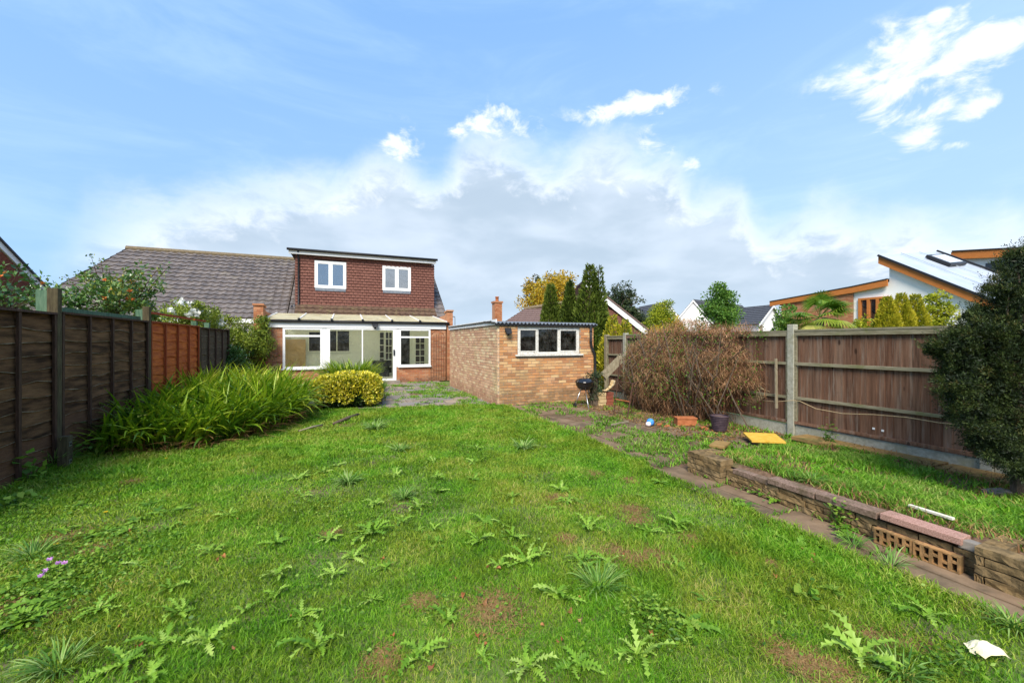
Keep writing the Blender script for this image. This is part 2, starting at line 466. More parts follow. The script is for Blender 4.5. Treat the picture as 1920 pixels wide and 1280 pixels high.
def damp(m, colr, top=.38):
    T = NT(m.node_tree)
    P = T.n['Principled BSDF']
    src = P.inputs['Base Color'].links[0].from_socket
    pos = T.new('ShaderNodeNewGeometry').outputs['Position']
    sep = T.new('ShaderNodeSeparateXYZ')
    T.link(pos, sep.inputs[0])
    h = T.math('ADD', sep.outputs[2], T.math('MULTIPLY', T.noise(pos, 2.6, 5, .65), .9))
    k = T.smooth(h, top + .18, top + .5, .75, 0.0)
    n = T.noise(pos, 9, 4, .6)
    st = T.smooth(T.noise(T.mapping(pos, (5, 5, .7)), 1.6, 5, .7), .56, .72)
    c = T.mix(T.math('MULTIPLY', k, T.smooth(n, .2, .6)), src, colr)
    c = T.mix(T.math('MULTIPLY', st, .4), c, (.17, .125, .075))
    T.link(c, P.inputs['Base Color'])


damp(M['brick'], (.20, .135, .07))
damp(M['brick_side'], (.33, .17, .10))
damp(M['brick_house'], (.12, .07, .045), .25)

# foliage
GR1 = [(.038, .125, .004), (.085, .250, .007), (.140, .350, .010), (.215, .43, .022), (.44, .50, .09)]
GR2 = [(.065, .125, .006), (.140, .235, .009), (.215, .320, .014), (.32, .37, .035), (.50, .40, .14)]
M['grass'] = leafmat('lawn_grass', GR1, .35, .55, patch=GR2, pscale=.85)
M['grass_bed'] = leafmat('rank_green_grass', GR1, .35, .55, patch=[(.05, .13, .01), (.09, .2, .015), (.14, .27, .02), (.2, .33, .04), (.36, .36, .12)])
M['drygrass'] = leafmat('dry_brown_grass', [(.16, .08, .03), (.28, .15, .06), (.36, .22, .09), (.20, .17, .05)], .2, .7)
M['thistle'] = leafmat('blue_green_thistle', [(.07, .17, .010), (.145, .29, .018), (.24, .39, .04), (.38, .49, .12)], .25, .5)
M['tuft'] = leafmat('bright_grass_tuft', [(.06, .15, .02), (.12, .26, .03), (.2, .34, .06), (.35, .45, .15)], .3, .5)
M['weed'] = leafmat('green_weed_leaf', [(.045, .12, .010), (.095, .21, .014), (.16, .30, .022), (.25, .36, .05)], .3, .5)
M['iris'] = leafmat('strap_leaf_green', [(.018, .05, .005), (.060, .14, .008), (.15, .27, .010), (.30, .42, .016), (.48, .48, .06)], .35, .4)
M['deadleaf'] = leafmat('dead_brown_strap_leaf', [(.12, .055, .02), (.22, .11, .04), (.32, .19, .07), (.18, .12, .03)], .15, .7)
M['variegated'] = leafmat('yellow_variegated_leaf', [(.12, .17, .01), (.46, .42, .02), (.68, .58, .03), (.74, .66, .10), (.76, .70, .26)], .2, .4)
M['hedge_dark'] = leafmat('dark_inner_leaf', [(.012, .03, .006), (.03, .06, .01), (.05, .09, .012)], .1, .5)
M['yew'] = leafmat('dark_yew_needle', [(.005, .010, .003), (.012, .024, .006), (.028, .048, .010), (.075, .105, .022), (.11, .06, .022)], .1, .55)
M['cypress'] = leafmat('cypress_green', [(.016, .028, .004), (.042, .070, .007), (.085, .125, .012), (.15, .19, .02)], .15, .6)
M['golden'] = leafmat('golden_conifer_leaf', [(.06, .10, .01), (.20, .24, .015), (.42, .38, .02), (.60, .50, .04)], .25, .5)
M['autumn'] = leafmat('amber_autumn_leaf', [(.10, .12, .012), (.26, .20, .012), (.44, .28, .015), (.56, .36, .025), (.30, .30, .03)], .3, .5)
M['limeleaf'] = leafmat('lime_yellow_leaf', [(.10, .16, .012), (.22, .28, .018), (.38, .40, .02), (.5, .46, .04)], .3, .5)
M['maple'] = leafmat('fresh_green_leaf', [(.030, .09, .012), (.065, .16, .02), (.12, .24, .03), (.2, .32, .05)], .3, .5)
M['pine'] = leafmat('black_green_needle', [(.010, .022, .010), (.022, .042, .016), (.045, .07, .02), (.14, .08, .02)], .1, .6)
M['rose'] = leafmat('glossy_rose_leaf', [(.015, .055, .014), (.035, .10, .022), (.07, .16, .03), (.14, .25, .05), (.32, .30, .04)], .25, .3, spec=.6)
M['shrubpale'] = leafmat('pale_green_shrub_leaf', [(.07, .11, .012), (.16, .22, .02), (.28, .34, .04), (.44, .46, .12)], .3, .45)
M['petal_white'] = leafmat('white_petal', [(.75, .74, .68), (.82, .82, .78)], .3, .5)
M['petal_orange'] = leafmat('orange_hip_petal', [(.62, .10, .02), (.70, .22, .04), (.66, .30, .08)], .2, .5)
M['petal_pink'] = leafmat('pink_cyclamen_petal', [(.62, .28, .62), (.72, .40, .72)], .3, .5)
M['petal_yellow'] = leafmat('yellow_dandelion_petal', [(.75, .50, .01), (.80, .60, .02)], .2, .5)
M['fallen'] = leafmat('fallen_orange_leaf', [(.26, .08, .025), (.40, .17, .055), (.20, .06, .022), (.36, .22, .09)], .2, .6)
M['twig'] = leafmat('dry_brown_twig', [(.060, .027, .013), (.17, .078, .034), (.34, .165, .075), (.52, .31, .17), (.15, .12, .04)], .0, .9)
M['palm'] = leafmat('palm_leaf', [(.04, .11, .01), (.12, .24, .02), (.34, .40, .05), (.6, .52, .16)], .3, .4)


def groundmat():
    m, T, P = mat_base('soil_and_thatch')
    pos = T.new('ShaderNodeNewGeometry').outputs['Position']
    n1 = T.noise(pos, 1.4, 6, .6)
    n2 = T.noise(pos, 28, 5, .7)
    c = T.mix(T.smooth(n2, .3, .7), (.055, .085, .015), (.15, .20, .04))
    c = T.mix(T.smooth(T.math('ADD', T.math('MULTIPLY', n1, .7), T.math('MULTIPLY', n2, .3)), .52, .6), c, T.mix(n2, (.065, .045, .024), (.22, .155, .085)))
    T.setin(P.inputs['Base Color'], c)
    P.inputs['Roughness'].default_value = .95
    b = T.new('ShaderNodeBump')
    b.inputs['Strength'].default_value = .9
    b.inputs['Distance'].default_value = .012
    T.link(n2, b.inputs['Height'])
    T.link(b.outputs[0], P.inputs['Normal'])
    return m


M['ground'] = groundmat()
M['soil'] = surf('bare_brown_soil', (.10, .058, .034), (.20, .125, .078), 20, rough=.95, bump=1.0, bdist=.012, stain=(.09, .10, .03), stain_scale=3)


# ------------------------------------------------------------------ object helpers
def wloc(o):
    v = Vector((0, 0, 0))
    while o is not None:
        v += o.location
        o = o.parent
    return v


def tag(o, label=None, cat=None, group=None, kind=None):
    if label:
        o['label'] = label
    if cat:
        o['category'] = cat
    if group:
        o['group'] = group
    if kind:
        o['kind'] = kind
    return o


def thing(name, loc, label, cat, group=None):
    o = bpy.data.objects.new(name, None)
    o.empty_display_size = .2
    col.objects.link(o)
    o.location = loc
    return tag(o, label, cat, group)


def struct(name, loc=(0, 0, 0)):
    o = bpy.data.objects.new(name, None)
    col.objects.link(o)
    o.location = loc
    o['kind'] = 'structure'
    return o


def link_mesh(name, me, mat, parent=None, smooth=False):
    if mat is not None:
        me.materials.append(mat)
    o = bpy.data.objects.new(name, me)
    col.objects.link(o)
    if parent is not None:
        w = wloc(parent)
        if w.length > 0:
            me.transform(Matrix.Translation(-w))
        o.parent = parent
    if smooth:
        me.polygons.foreach_set('use_smooth', [True] * len(me.polygons))
    return o


class MB:
    def __init__(s):
        s.v = []
        s.f = []
        s.r = []
        s.cur = 0.0

    def face(s, idx):
        s.f.append(idx)
        s.r.append(s.cur)

    def quad(s, a, b, c, d):
        n = len(s.v)
        s.v += [tuple(a), tuple(b), tuple(c), tuple(d)]
        s.face((n, n + 1, n + 2, n + 3))

    def poly(s, pts):
        n = len(s.v)
        s.v += [tuple(p) for p in pts]
        s.face(tuple(range(n, n + len(pts))))

    def box(s, x0, x1, y0, y1, z0, z1, j=0.0):
        n = len(s.v)
        J = (lambda: random.uniform(-j, j)) if j else (lambda: 0)
        for z in (z0, z1):
            for x, y in ((x0, y0), (x1, y0), (x1, y1), (x0, y1)):
                s.v.append((x + J(), y + J(), z + J()))
        for q in ((3, 2, 1, 0), (4, 5, 6, 7), (0, 1, 5, 4), (1, 2, 6, 5), (2, 3, 7, 6), (3, 0, 4, 7)):
            s.face(tuple(n + i for i in q))

    def obox(s, c, ax, ay, az):
        """box with half-axis vectors"""
        c, ax, ay, az = Vector(c), Vector(ax), Vector(ay), Vector(az)
        n = len(s.v)
        for k in (-1, 1):
            for i, jj in ((-1, -1), (1, -1), (1, 1), (-1, 1)):
                s.v.append(tuple(c + ax * i + ay * jj + az * k))
        for q in ((3, 2, 1, 0), (4, 5, 6, 7), (0, 1, 5, 4), (1, 2, 6, 5), (2, 3, 7, 6), (3, 0, 4, 7)):
            s.face(tuple(n + i for i in q))

    def bar(s, a, b, w, h=None):
        """square bar from a to b"""
        a, b = Vector(a), Vector(b)
        d = b - a
        L = d.length
        d = d / L
        up = Vector((0, 0, 1)) if abs(d.z) < .9 else Vector((0, 1, 0))
        sx = d.cross(up).normalized()
        sy = sx.cross(d)
        s.obox((a + b) / 2, d * L / 2, sx * w / 2, sy * (h or w) / 2)

    def prism(s, pts, off):
        """polygon extruded by vector off"""
        off = Vector(off)
        n = len(s.v)
        k = len(pts)
        s.v += [tuple(p) for p in pts] + [tuple(Vector(p) + off) for p in pts]
        s.face(tuple(range(n, n + k)))
        s.face(tuple(range(n + 2 * k - 1, n + k - 1, -1)))
        for i in range(k):
            j = (i + 1) % k
            s.face((n + i, n + k + i, n + k + j, n + j))

    def tube(s, pts, rad, sides=8, cap=True):
        pts = [Vector(p) for p in pts]
        if not hasattr(rad, '__len__'):
            rad = [rad] * len(pts)
        n0 = len(s.v)
        prev = None
        for i, p in enumerate(pts):
            d = (pts[min(i + 1, len(pts) - 1)] - pts[max(i - 1, 0)]).normalized()
            if prev is None:
                up = Vector((0, 0, 1)) if abs(d.z) < .9 else Vector((1, 0, 0))
                sx = d.cross(up).normalized()
            else:
                sx = (prev - d * prev.dot(d)).normalized()
            prev = sx
            sy = d.cross(sx)
            for k in range(sides):
                a = 2 * math.pi * k / sides
                s.v.append(tuple(p + (sx * math.cos(a) + sy * math.sin(a)) * rad[i]))
        for i in range(len(pts) - 1):
            for k in range(sides):
                a, b = n0 + i * sides + k, n0 + i * sides + (k + 1) % sides
                s.face((a, b, b + sides, a + sides))
        if cap:
            s.face(tuple(n0 + k for k in range(sides))[::-1])
            s.face(tuple(n0 + (len(pts) - 1) * sides + k for k in range(sides)))

    def lathe(s, c, prof, sides=24):
        """prof = (radius, z) pairs"""
        n0 = len(s.v)
        for r, z in prof:
            for k in range(sides):
                a = 2 * math.pi * k / sides
                s.v.append((c[0] + r * math.cos(a), c[1] + r * math.sin(a), c[2] + z))
        for i in range(len(prof) - 1):
            for k in range(sides):
                a, b = n0 + i * sides + k, n0 + i * sides + (k + 1) % sides
                s.face((a, b, b + sides, a + sides))

    def build(s, name, mat, parent=None, smooth=False, kind=None, bevel=0):
        me = bpy.data.meshes.new(name)
        me.from_pydata(s.v, [], s.f)
        if any(s.r):
            at = me.attributes.new('rnd', 'FLOAT', 'FACE')
            at.data.foreach_set('value', s.r)
        o = link_mesh(name, me, mat, parent, smooth)
        if kind:
            o['kind'] = kind
        if bevel:
            b = o.modifiers.new('bevel', 'BEVEL')
            b.width = bevel
            b.segments = 2
        return o


def part_box(name, mat, parent, x0, x1, y0, y1, z0, z1, bevel=0, j=0):
    m = MB()
    m.box(x0, x1, y0, y1, z0, z1, j)
    return m.build(name, mat, parent, bevel=bevel)


def npmesh(name, verts, faces_list, rnd, mat, parent=None, kind=None, smooth=False):
    """verts (N,3); faces_list = list of (F,k) index arrays; rnd (N,) per vertex"""
    me = bpy.data.meshes.new(name)
    nv = len(verts)
    me.vertices.add(nv)
    me.vertices.foreach_set('co', np.ascontiguousarray(verts, dtype=np.float32).ravel())
    loops = np.concatenate([f.ravel() for f in faces_list])
    sizes = np.concatenate([np.full(len(f), f.shape[1]) for f in faces_list])
    starts = np.concatenate([[0], np.cumsum(sizes)[:-1]])
    me.loops.add(len(loops))
    me.loops.foreach_set('vertex_index', loops.astype(np.int32))
    me.polygons.add(len(sizes))
    me.polygons.foreach_set('loop_start', starts.astype(np.int32))
    if smooth:
        me.polygons.foreach_set('use_smooth', np.ones(len(sizes), dtype=bool))
    at = me.attributes.new('rnd', 'FLOAT', 'POINT')
    at.data.foreach_set('value', np.ascontiguousarray(rnd, dtype=np.float32))
    me.update(calc_edges=True)
    o = link_mesh(name, me, mat, parent)
    if kind:
        o['kind'] = kind
    return o


def unit(a):
    return a / np.maximum(np.linalg.norm(a, axis=1, keepdims=True), 1e-9)


def leaf_arrays(pos, dr, size, wr=.5, fold=.25):
    N = len(pos)
    dr = unit(dr)
    side = unit(np.cross(dr, rng.normal(size=(N, 3))))
    nrm = np.cross(side, dr)
    L = size[:, None]
    a = pos
    b = pos + dr * L * .45 + side * L * wr * .5 + nrm * L * fold * .3
    c = pos + dr * L
    d = pos + dr * L * .45 - side * L * wr * .5 + nrm * L * fold * .3
    V = np.stack([a, b, c, d], 1).reshape(-1, 3)
    i = np.arange(N)[:, None] * 4
    F = np.concatenate([i + np.array([[0, 1, 2]]), i + np.array([[0, 2, 3]])])
    return V, F


def leaves(name, pos, dr, size, mat, parent, wr=.5, rnd=None, kind=None):
    V, F = leaf_arrays(pos, dr, size, wr)
    if rnd is None:
        rnd = rng.random(len(pos))
    return npmesh(name, V, [F], np.repeat(np.clip(rnd, 0, 1), 4), mat, parent, kind)


def strands(name, P, w, mat, parent=None, rnd=None, kind=None, twist=None, fold=False):
    """P (N,K,3) centre lines, w (N,K) widths (last = 0) -> flat tapering ribbons"""
    N, K, _ = P.shape
    d = P[:, -1] - P[:, 0]
    if twist is None:
        ang = rng.random(N) * 2 * np.pi
        s0 = np.stack([np.cos(ang), np.sin(ang), np.zeros(N)], 1)
    else:
        s0 = twist
    s0 = unit(s0)
    Lv = P + s0[:, None] * w[..., None] / 2
    Rv = P - s0[:, None] * w[..., None] / 2
    V = np.concatenate([Lv, Rv[:, :-1]], 1)  # tip shared
    nv = 2 * K - 1
    base = np.arange(N)[:, None] * nv
    Fq = [base + np.array([[k, k + 1, K + k + 1, K + k]]) for k in range(K - 2)]
    Ft = base + np.array([[K - 2, K - 1, 2 * K - 2]])
    fl = ([np.concatenate(Fq)] if Fq else []) + [Ft]
    if rnd is None:
        rnd = rng.random(N)
    return npmesh(name, V.reshape(-1, 3), fl, np.repeat(np.clip(rnd, 0, 1), nv), mat, parent, kind)


def vnoise(x, y, s, seed=0):
    x = np.asarray(x) * s
    y = np.asarray(y) * s
    xi, yi = np.floor(x).astype(np.int64), np.floor(y).astype(np.int64)
    fx, fy = x - xi, y - yi
    fx, fy = fx * fx * (3 - 2 * fx), fy * fy * (3 - 2 * fy)

    def h(a, b):
        n = (a * 374761393 + b * 668265263 + seed * 144665) & 0x7fffffff
        n = ((n ^ (n >> 13)) * 1274126177) & 0x7fffffff
        return ((n ^ (n >> 16)) & 0xffff) / 65535.0
    return (h(xi, yi) * (1 - fx) + h(xi + 1, yi) * fx) * (1 - fy) + (h(xi, yi + 1) * (1 - fx) + h(xi + 1, yi + 1) * fx) * fy


def fbm(x, y, s, seed=0):
    return .5 * vnoise(x, y, s, seed) + .3 * vnoise(x, y, s * 2.1, seed + 1) + .2 * vnoise(x, y, s * 4.3, seed + 2)


def G(px, py, z=0.0):
    a = pxdir(px, py)
    t = (z - EYE) / a[2]
    return a[0] * t, a[1] * t


def onU(px, py, u):
    a = pxdir(px, py)
    t = u / a[0]
    return (u, a[1] * t, EYE + a[2] * t)


def onV(px, py, v):
    a = pxdir(px, py)
    t = v / a[1]
    return (a[0] * t, v, EYE + a[2] * t)


def AT(px, py, t):
    a = pxdir(px, py)
    return (a[0] * t, a[1] * t, EYE + a[2] * t)


def gz(x, y):
    """gentle bumps of the lawn"""
    return (fbm(x, y, .8, 3) - .5) * .05


UL, UR = -3.42, 7.09      # fence lines
VS = 9.52                 # shed front
VC = 16.4                 # conservatory front
LAWN_R = 3.68

# ================================================================== GROUND
m = MB()
m.box(-400, 400, -400, 400, -1.2, -.08)
m.build('ground', M['soil'], None)['kind'] = 'structure'
nx, ny = 90, 110
xs = np.linspace(-14, 34, nx * 2)
ys = np.linspace(-4, 26, ny)
X, Y = np.meshgrid(xs, ys)
Z = gz(X, Y)
Z = np.where((X > LAWN_R - .28) | (Y > 9.7), -.03, Z)
V = np.stack([X.ravel(), Y.ravel(), Z.ravel()], 1)
n_ = len(xs)
ii = (np.arange(ny - 1)[:, None] * n_ + np.arange(n_ - 1)[None]).ravel()
F = np.stack([ii, ii + 1, ii + n_ + 1, ii + n_], 1)
npmesh('lawn_soil', V, [F], np.zeros(len(V)), M['ground'], None, 'structure', True)

# ---- paving right of the lawn and narrow path along the bed wall
pav = struct('path')
m = MB()
m.box(LAWN_R - .2, UR + .1, -1.5, 9.6, -.07, -.012)
m.build('path_bed', M['soil'], pav)


def slabs(parent, x0, x1, y0, y1, sx, sy, mat, z=.0, gap=.018, skip=.0):
    y = y0
    row = 0
    while y < y1 - .05:
        x = x0 - (sx * .5 if row % 2 else 0)
        while x < x1 - .05:
            a, b = max(x, x0), min(x + sx, x1)
            if b - a > .08 and random.random() > skip:
                t = random.uniform(-.006, .006)
                mm = MB()
                mm.cur = random.random()
                mm.box(a + gap / 2, b - gap / 2, y + gap / 2, min(y + sy, y1) - gap / 2, -.05, z + t, .004)
                mm.build('slab', mat, parent)
            x += sx
        y += sy
        row += 1


slabs(pav, LAWN_R - .22, 3.96, -1.2, 4.1, .6, .75, M['slab'], .0)
slabs(pav, LAWN_R - .02, 6.6, 4.1, 9.45, .58, .48, M['slab'], .0, skip=.07)
pat = struct('patio')
m = MB()
m.box(-2.6, 3.5, 9.85, VC, -.07, -.014)
m.build('patio_bed', M['soil'], pat)
slabs(pat, -1.0, 3.46, 9.95, VC - .02, .62, .48, M['slab_grey'], .0, skip=.05)

# ================================================================== SHED
wall_bricks_total = []


def brick_positions(u0, u1, z0, z1, holes, step=.225, course=.075):
    out = []
    nrow = int(round((z1 - z0) / course))
    for r in range(nrow):
        za, zb = z0 + r * course + .006, z0 + (r + 1) * course - .006
        x = u0 - (step / 2 if r % 2 else 0)
        while x < u1 - .02:
            a, b = max(x, u0) + .006, min(x + step, u1) - .006
            x += step
            segs = [(a, b)]
            for (h0, h1, g0, g1) in holes:
                if zb > g0 + .01 and za < g1 - .01:
                    ns = []
                    for (p, q) in segs:
                        if q <= h0 or p >= h1:
                            ns.append((p, q))
                        else:
                            if p < h0 - .03:
                                ns.append((p, h0))
                            if q > h1 + .03:
                                ns.append((h1, q))
                    segs = ns
            for (p, q) in segs:
                if q - p > .03:
                    out.append((p, q, za, zb))
    return out


def unit_brick(k):
    me = bpy.data.meshes.new('brick')
    mm = MB()
    mm.box(-.5, .5, -.5, .5, -.5, .5)
    vs = [(x + random.uniform(-.012, .012), y * 1 + random.uniform(-.03, .03), z + random.uniform(-.03, .03)) for x, y, z in mm.v]
    me.from_pydata(vs, [], mm.f)
    return me


BR = {}


def lay_bricks(parent, bricks, plane, axis, mat, depth=.05, limit=300, key=None):
    """bricks proud of the wall core; axis 'x' = wall runs along x and faces -y, axis 'y' = runs along y and faces -x"""
    if key:
        bricks = sorted(bricks, key=key)
    if mat.name not in BR:
        BR[mat.name] = [unit_brick(i) for i in range(4)]
        for me in BR[mat.name]:
            me.materials.append(mat)
    w = wloc(parent)
    for b in bricks[:limit]:
        o = bpy.data.objects.new('brick', random.choice(BR[mat.name]))
        col.objects.link(o)
        o.parent = parent
        c = (b[0] + b[1]) / 2
        pr = random.uniform(-.002, .003)
        if axis == 'x':
            o.location = Vector((c, plane + depth / 2 - pr, (b[2] + b[3]) / 2)) - w
            o.scale = (b[1] - b[0], depth, b[3] - b[2])
        else:
            o.location = Vector((plane + depth / 2 - pr, c, (b[2] + b[3]) / 2)) - w
            o.scale = (depth, b[1] - b[0], b[3] - b[2])
    rest = bricks[limit:]
    if rest:
        mm = MB()
        for b in rest:
            mm.cur = random.random() * .98 + .01
            pr = random.uniform(-.002, .003)
            if axis == 'x':
                mm.box(b[0], b[1], plane - pr, plane + depth, b[2], b[3], .0015)
            else:
                mm.box(plane - pr, plane + depth, b[0], b[1], b[2], b[3], .0015)
        mm.build('brickwork', mat, parent, kind='stuff')


def window(parent, x0, x1, y, z0, z1, fw=.05, mull=(), trans=(), mat='white', glass='glass', depth=.07, pane_off=.03, name='window'):
    """framed window facing -y; mull = x of mullions, trans = (x0,x1,z) rails"""
    f = MB()
    f.box(x0, x0 + fw, y, y + depth, z0, z1)
    f.box(x1 - fw, x1, y, y + depth, z0, z1)
    f.box(x0 + fw, x1 - fw, y, y + depth, z0, z0 + fw)
    f.box(x0 + fw, x1 - fw, y, y + depth, z1 - fw, z1)
    for mx in mull:
        f.box(mx - fw * .45, mx + fw * .45, y + .004, y + depth - .004, z0 + fw, z1 - fw)
    for a, b, zz in trans:
        f.box(max(a, x0 + fw), min(b, x1 - fw), y + .002, y + depth - .006, zz - fw * .45, zz + fw * .45)
    fr = f.build(name, M[mat], parent)
    edges = [x0 + fw] + sorted(mull) + [x1 - fw]
    for a, b in zip(edges[:-1], edges[1:]):
        p = MB()
        p.box(a - .003, b + .003, y + pane_off, y + pane_off + .006, z0 + fw - .003, z1 - fw + .003)
        p.build('pane', M[glass], fr)
    return fr


SX0, SX1, SY1, SZ = 3.49, 6.32, 14.6, 2.03
shed = thing('brick_shed', (SX0, VS, 0), 'flat roofed orange brick outbuilding with a three pane window and corrugated roof edge', 'shed')
T0 = .055
core = MB()
wz0, wz1, wx0, wx1 = 1.27, 1.975, 4.04, 5.87
core.box(SX0 + .008, wx0, VS + .008, VS + .11, -.05, SZ)
core.box(wx1, SX1 - .008, VS + .008, VS + .11, -.05, SZ)
core.box(wx0, wx1, VS + .008, VS + .11, -.05, wz0)
core.box(wx0, wx1, VS + .008, VS + .11, wz1, SZ)
core.box(SX0 + .008, SX0 + .11, VS + .11, SY1, -.05, SZ + .05)
core.box(SX1 - .11, SX1 - .008, VS + .11, SY1, -.05, SZ + .05)
core.box(SX0 + .11, SX1 - .11, SY1 - .1, SY1, -.05, SZ + .05)
core.build('wall', M['mortar'], shed)
fb = brick_positions(SX0 + .05, SX1, -.03, SZ, [(wx0 - .005, wx1 + .005, wz0 - .05, wz1 + .01)])
lay_bricks(shed, fb, VS, 'x', M['brick'], limit=200, key=lambda b: b[0])
sb = brick_positions(VS, SY1, -.03, SZ + .06, [])
lay_bricks(shed, sb, SX0, 'y', M['brick_side'], limit=100, key=lambda b: b[0])
fr = window(shed, wx0, wx1, VS + .03, wz0, wz1, .055, (4.62, 5.24), (), 'oldwhite', 'glass_dark', .07)
m = MB()
m.box(wx0 - .07, wx1 + .09, VS - .055, VS + .03, wz0 - .045, wz0 - .004)
m.build('sill', M['oldwhite'], fr)
# casement stays / inner frames of the side lights
for a, b in ((wx0 + .055, 4.595), (5.265, wx1 - .055)):
    m = MB()
    for q in ((a, a + .03, wz0 + .055, wz1 - .055), (b - .03, b, wz0 + .055, wz1 - .055)):
        m.box(q[0], q[1], VS + .022, VS + .05, q[2], q[3])
    m.box(a + .03, b - .03, VS + .022, VS + .05, wz0 + .055, wz0 + .085)
    m.box(a + .03, b - .03, VS + .022, VS + .05, wz1 - .085, wz1 - .055)
    m.build('casement', M['oldwhite'], fr)
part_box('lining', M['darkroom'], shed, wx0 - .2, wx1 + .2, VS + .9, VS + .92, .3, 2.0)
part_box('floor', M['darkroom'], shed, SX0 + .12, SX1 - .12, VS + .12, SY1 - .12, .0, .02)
# roof: felt deck plus corrugated black edge at the front
m = MB()
m.box(SX0 - .06, SX1 + .06, VS + .35, SY1 + .05, SZ + .065, SZ + .10)
m.build('roof_deck', M['felt'], shed)
m = MB()
x = SX0 - .06
pts_lo, pts_hi = [], []
N = 240
for i in range(N + 1):
    x = SX0 - .08 + (SX1 + .16 - SX0) * i / N
    z = SZ + .05 + .020 * math.sin(x * 2 * math.pi / .105) 
    pts_lo.append((x, z))
for i in range(N):
    (xa, za), (xb, zb) = pts_lo[i], pts_lo[i + 1]
    m.quad((xa, VS - .07, za), (xb, VS - .07, zb), (xb, VS + .9, zb + .06), (xa, VS + .9, za + .06))
    m.quad((xa, VS - .07, za - .022), (xa, VS - .07, za), (xb, VS - .07, zb), (xb, VS - .07, zb - .022)[:3])
    m.quad((xa, VS - .07, za - .022), (xb, VS - .07, zb - .022), (xb, VS + .9, zb + .038), (xa, VS + .9, za + .038))
m.build('corrugated_sheet', M['lead'], shed, smooth=False)
part_box('fascia', M['black'], shed, SX0 - .07, SX1 + .06, VS - .045, VS - .004, SZ - .03, SZ + .028)
o = part_box('bargeboard', M['white'], shed, SX0 - .035, SX0 - .006, VS + .02, SY1 + .05, SZ - .01, SZ + .13)
# downpipe with a swan neck
m = MB()
dx = SX1 - .13
m.tube([(dx, VS - .06, SZ + .02), (dx, VS - .06, 1.55), (dx + .04, VS - .06, 1.42), (dx + .12, VS - .06, 1.25), (dx + .14, VS - .06, 1.0), (dx + .14, VS - .07, .62), (dx + .05, VS - .1, .45), (dx - .06, VS - .12, .36)], .033, 10)
dp = m.build('downpipe', M['black'], shed, smooth=True)
m = MB()
for z in (1.88, 1.6):
    m.lathe((dx, VS - .06, z), [(.04, -.02), (.043, 0), (.04, .02)], 12)
m.build('pipe_clip', M['black'], dp)


def floodlight(name, p, label, s=1.0):
    t = thing(name, p, label, 'floodlight', None)
    x, y, z = p
    m = MB()
    m.box(x - .03 * s, x + .03 * s, y - .03 * s, y, z - .03 * s, z + .06 * s)
    m.build('back_plate', M['black'], t)
    m = MB()
    m.prism([(x - .09 * s, y - .03 * s, z + .10 * s), (x + .09 * s, y - .03 * s, z + .10 * s), (x + .07 * s, y - .13 * s, z + .0 * s), (x - .07 * s, y - .13 * s, z + .0 * s)], (0, -.02 * s, -.05 * s))
    m.build('lamp_head', M['black'], t)
    m = MB()
    m.lathe((x, y - .07 * s, z - .06 * s), [(.001, -.04 * s), (.03 * s, -.03 * s), (.035 * s, 0), (.025 * s, .03 * s), (.001, .035 * s)], 12)
    m.build('sensor', M['black'], t, smooth=True)
    return t


floodlight('floodlight', (onV(951, 622, VS)[0], VS - .005, onV(951, 622, VS)[2]), 'small black sensor floodlight on the front of the brick shed', 1.0)

# ================================================================== HOUSE with dormer
HV, HZ, RV, RZ = 19.4, 2.70, 23.5, 5.77


def tiled(parent, e0, e1, r0, r1, courses, tw, mat, amp=.03, name='roof_tiles', step=.035, samples=6, stuff=True):
    """real pantile-like roof: e0->e1 eave, r0->r1 ridge, every course steps over the one below"""
    e0, e1, r0, r1 = map(Vector, (e0, e1, r0, r1))
    nrm = (e1 - e0).cross(r0 - e0).normalized()
    if nrm.z < 0:
        nrm = -nrm
    L = max((e1 - e0).length, (r1 - r0).length)
    ax = (e1 - e0).normalized()
    ntile = max(1, int(round(L / tw)))
    mm = MB()
    for c in range(courses):
        f0, f1 = c / courses, (c + 1) / courses
        a0, a1 = e0.lerp(r0, f0), e1.lerp(r1, f0)
        b0, b1 = e0.lerp(r0, f1 + .02), e1.lerp(r1, f1 + .02)
        # columns keep a constant spacing along the eave direction
        s_a0, s_a1 = (a0 - e0).dot(ax), (a1 - e0).dot(ax)
        s_b0, s_b1 = (b0 - e0).dot(ax), (b1 - e0).dot(ax)
        lo, hi = min(s_a0, s_b0), max(s_a1, s_b1)
        off = (tw * .5 if c % 2 else 0)
        nt = int((hi - lo) / tw) + 2
        prevA = prevB = None
        for k in range(-1, nt):
            mm.cur = random.random() * .98 + .01
            for q in range(samples):
                s = lo + off * 0 + (k + q / samples) * tw
                sA, sB = min(max(s, s_a0), s_a1), min(max(s, s_b0), s_b1)
                ph = (s / tw) * 2 * math.pi
                h = amp * (.5 + .5 * math.sin(ph)) ** 1.5
                pa = a0 + ax * (sA - s_a0) + nrm * (h + step)
                pb = b0 + ax * (sB - s_b0) + nrm * (h * .9)
                pd = a0 + ax * (sA - s_a0) + nrm * (h * .6 - .004)
                if prevA is not None and (pa - prevA[0]).length > 1e-5:
                    mm.quad(prevA[0], pa, pb, prevA[1])
                    mm.quad(prevA[2], pd, pa, prevA[0])
                prevA = (pa, pb, pd)
    o = mm.build(name, mat, parent, kind='stuff' if stuff else None)
    return o


house = thing('dormer_house', (1, 18, 0), 'brick bungalow with a wide red tile-hung dormer above the white glazed lean-to', 'house')
hx0, hx1 = -2.3, 4.5
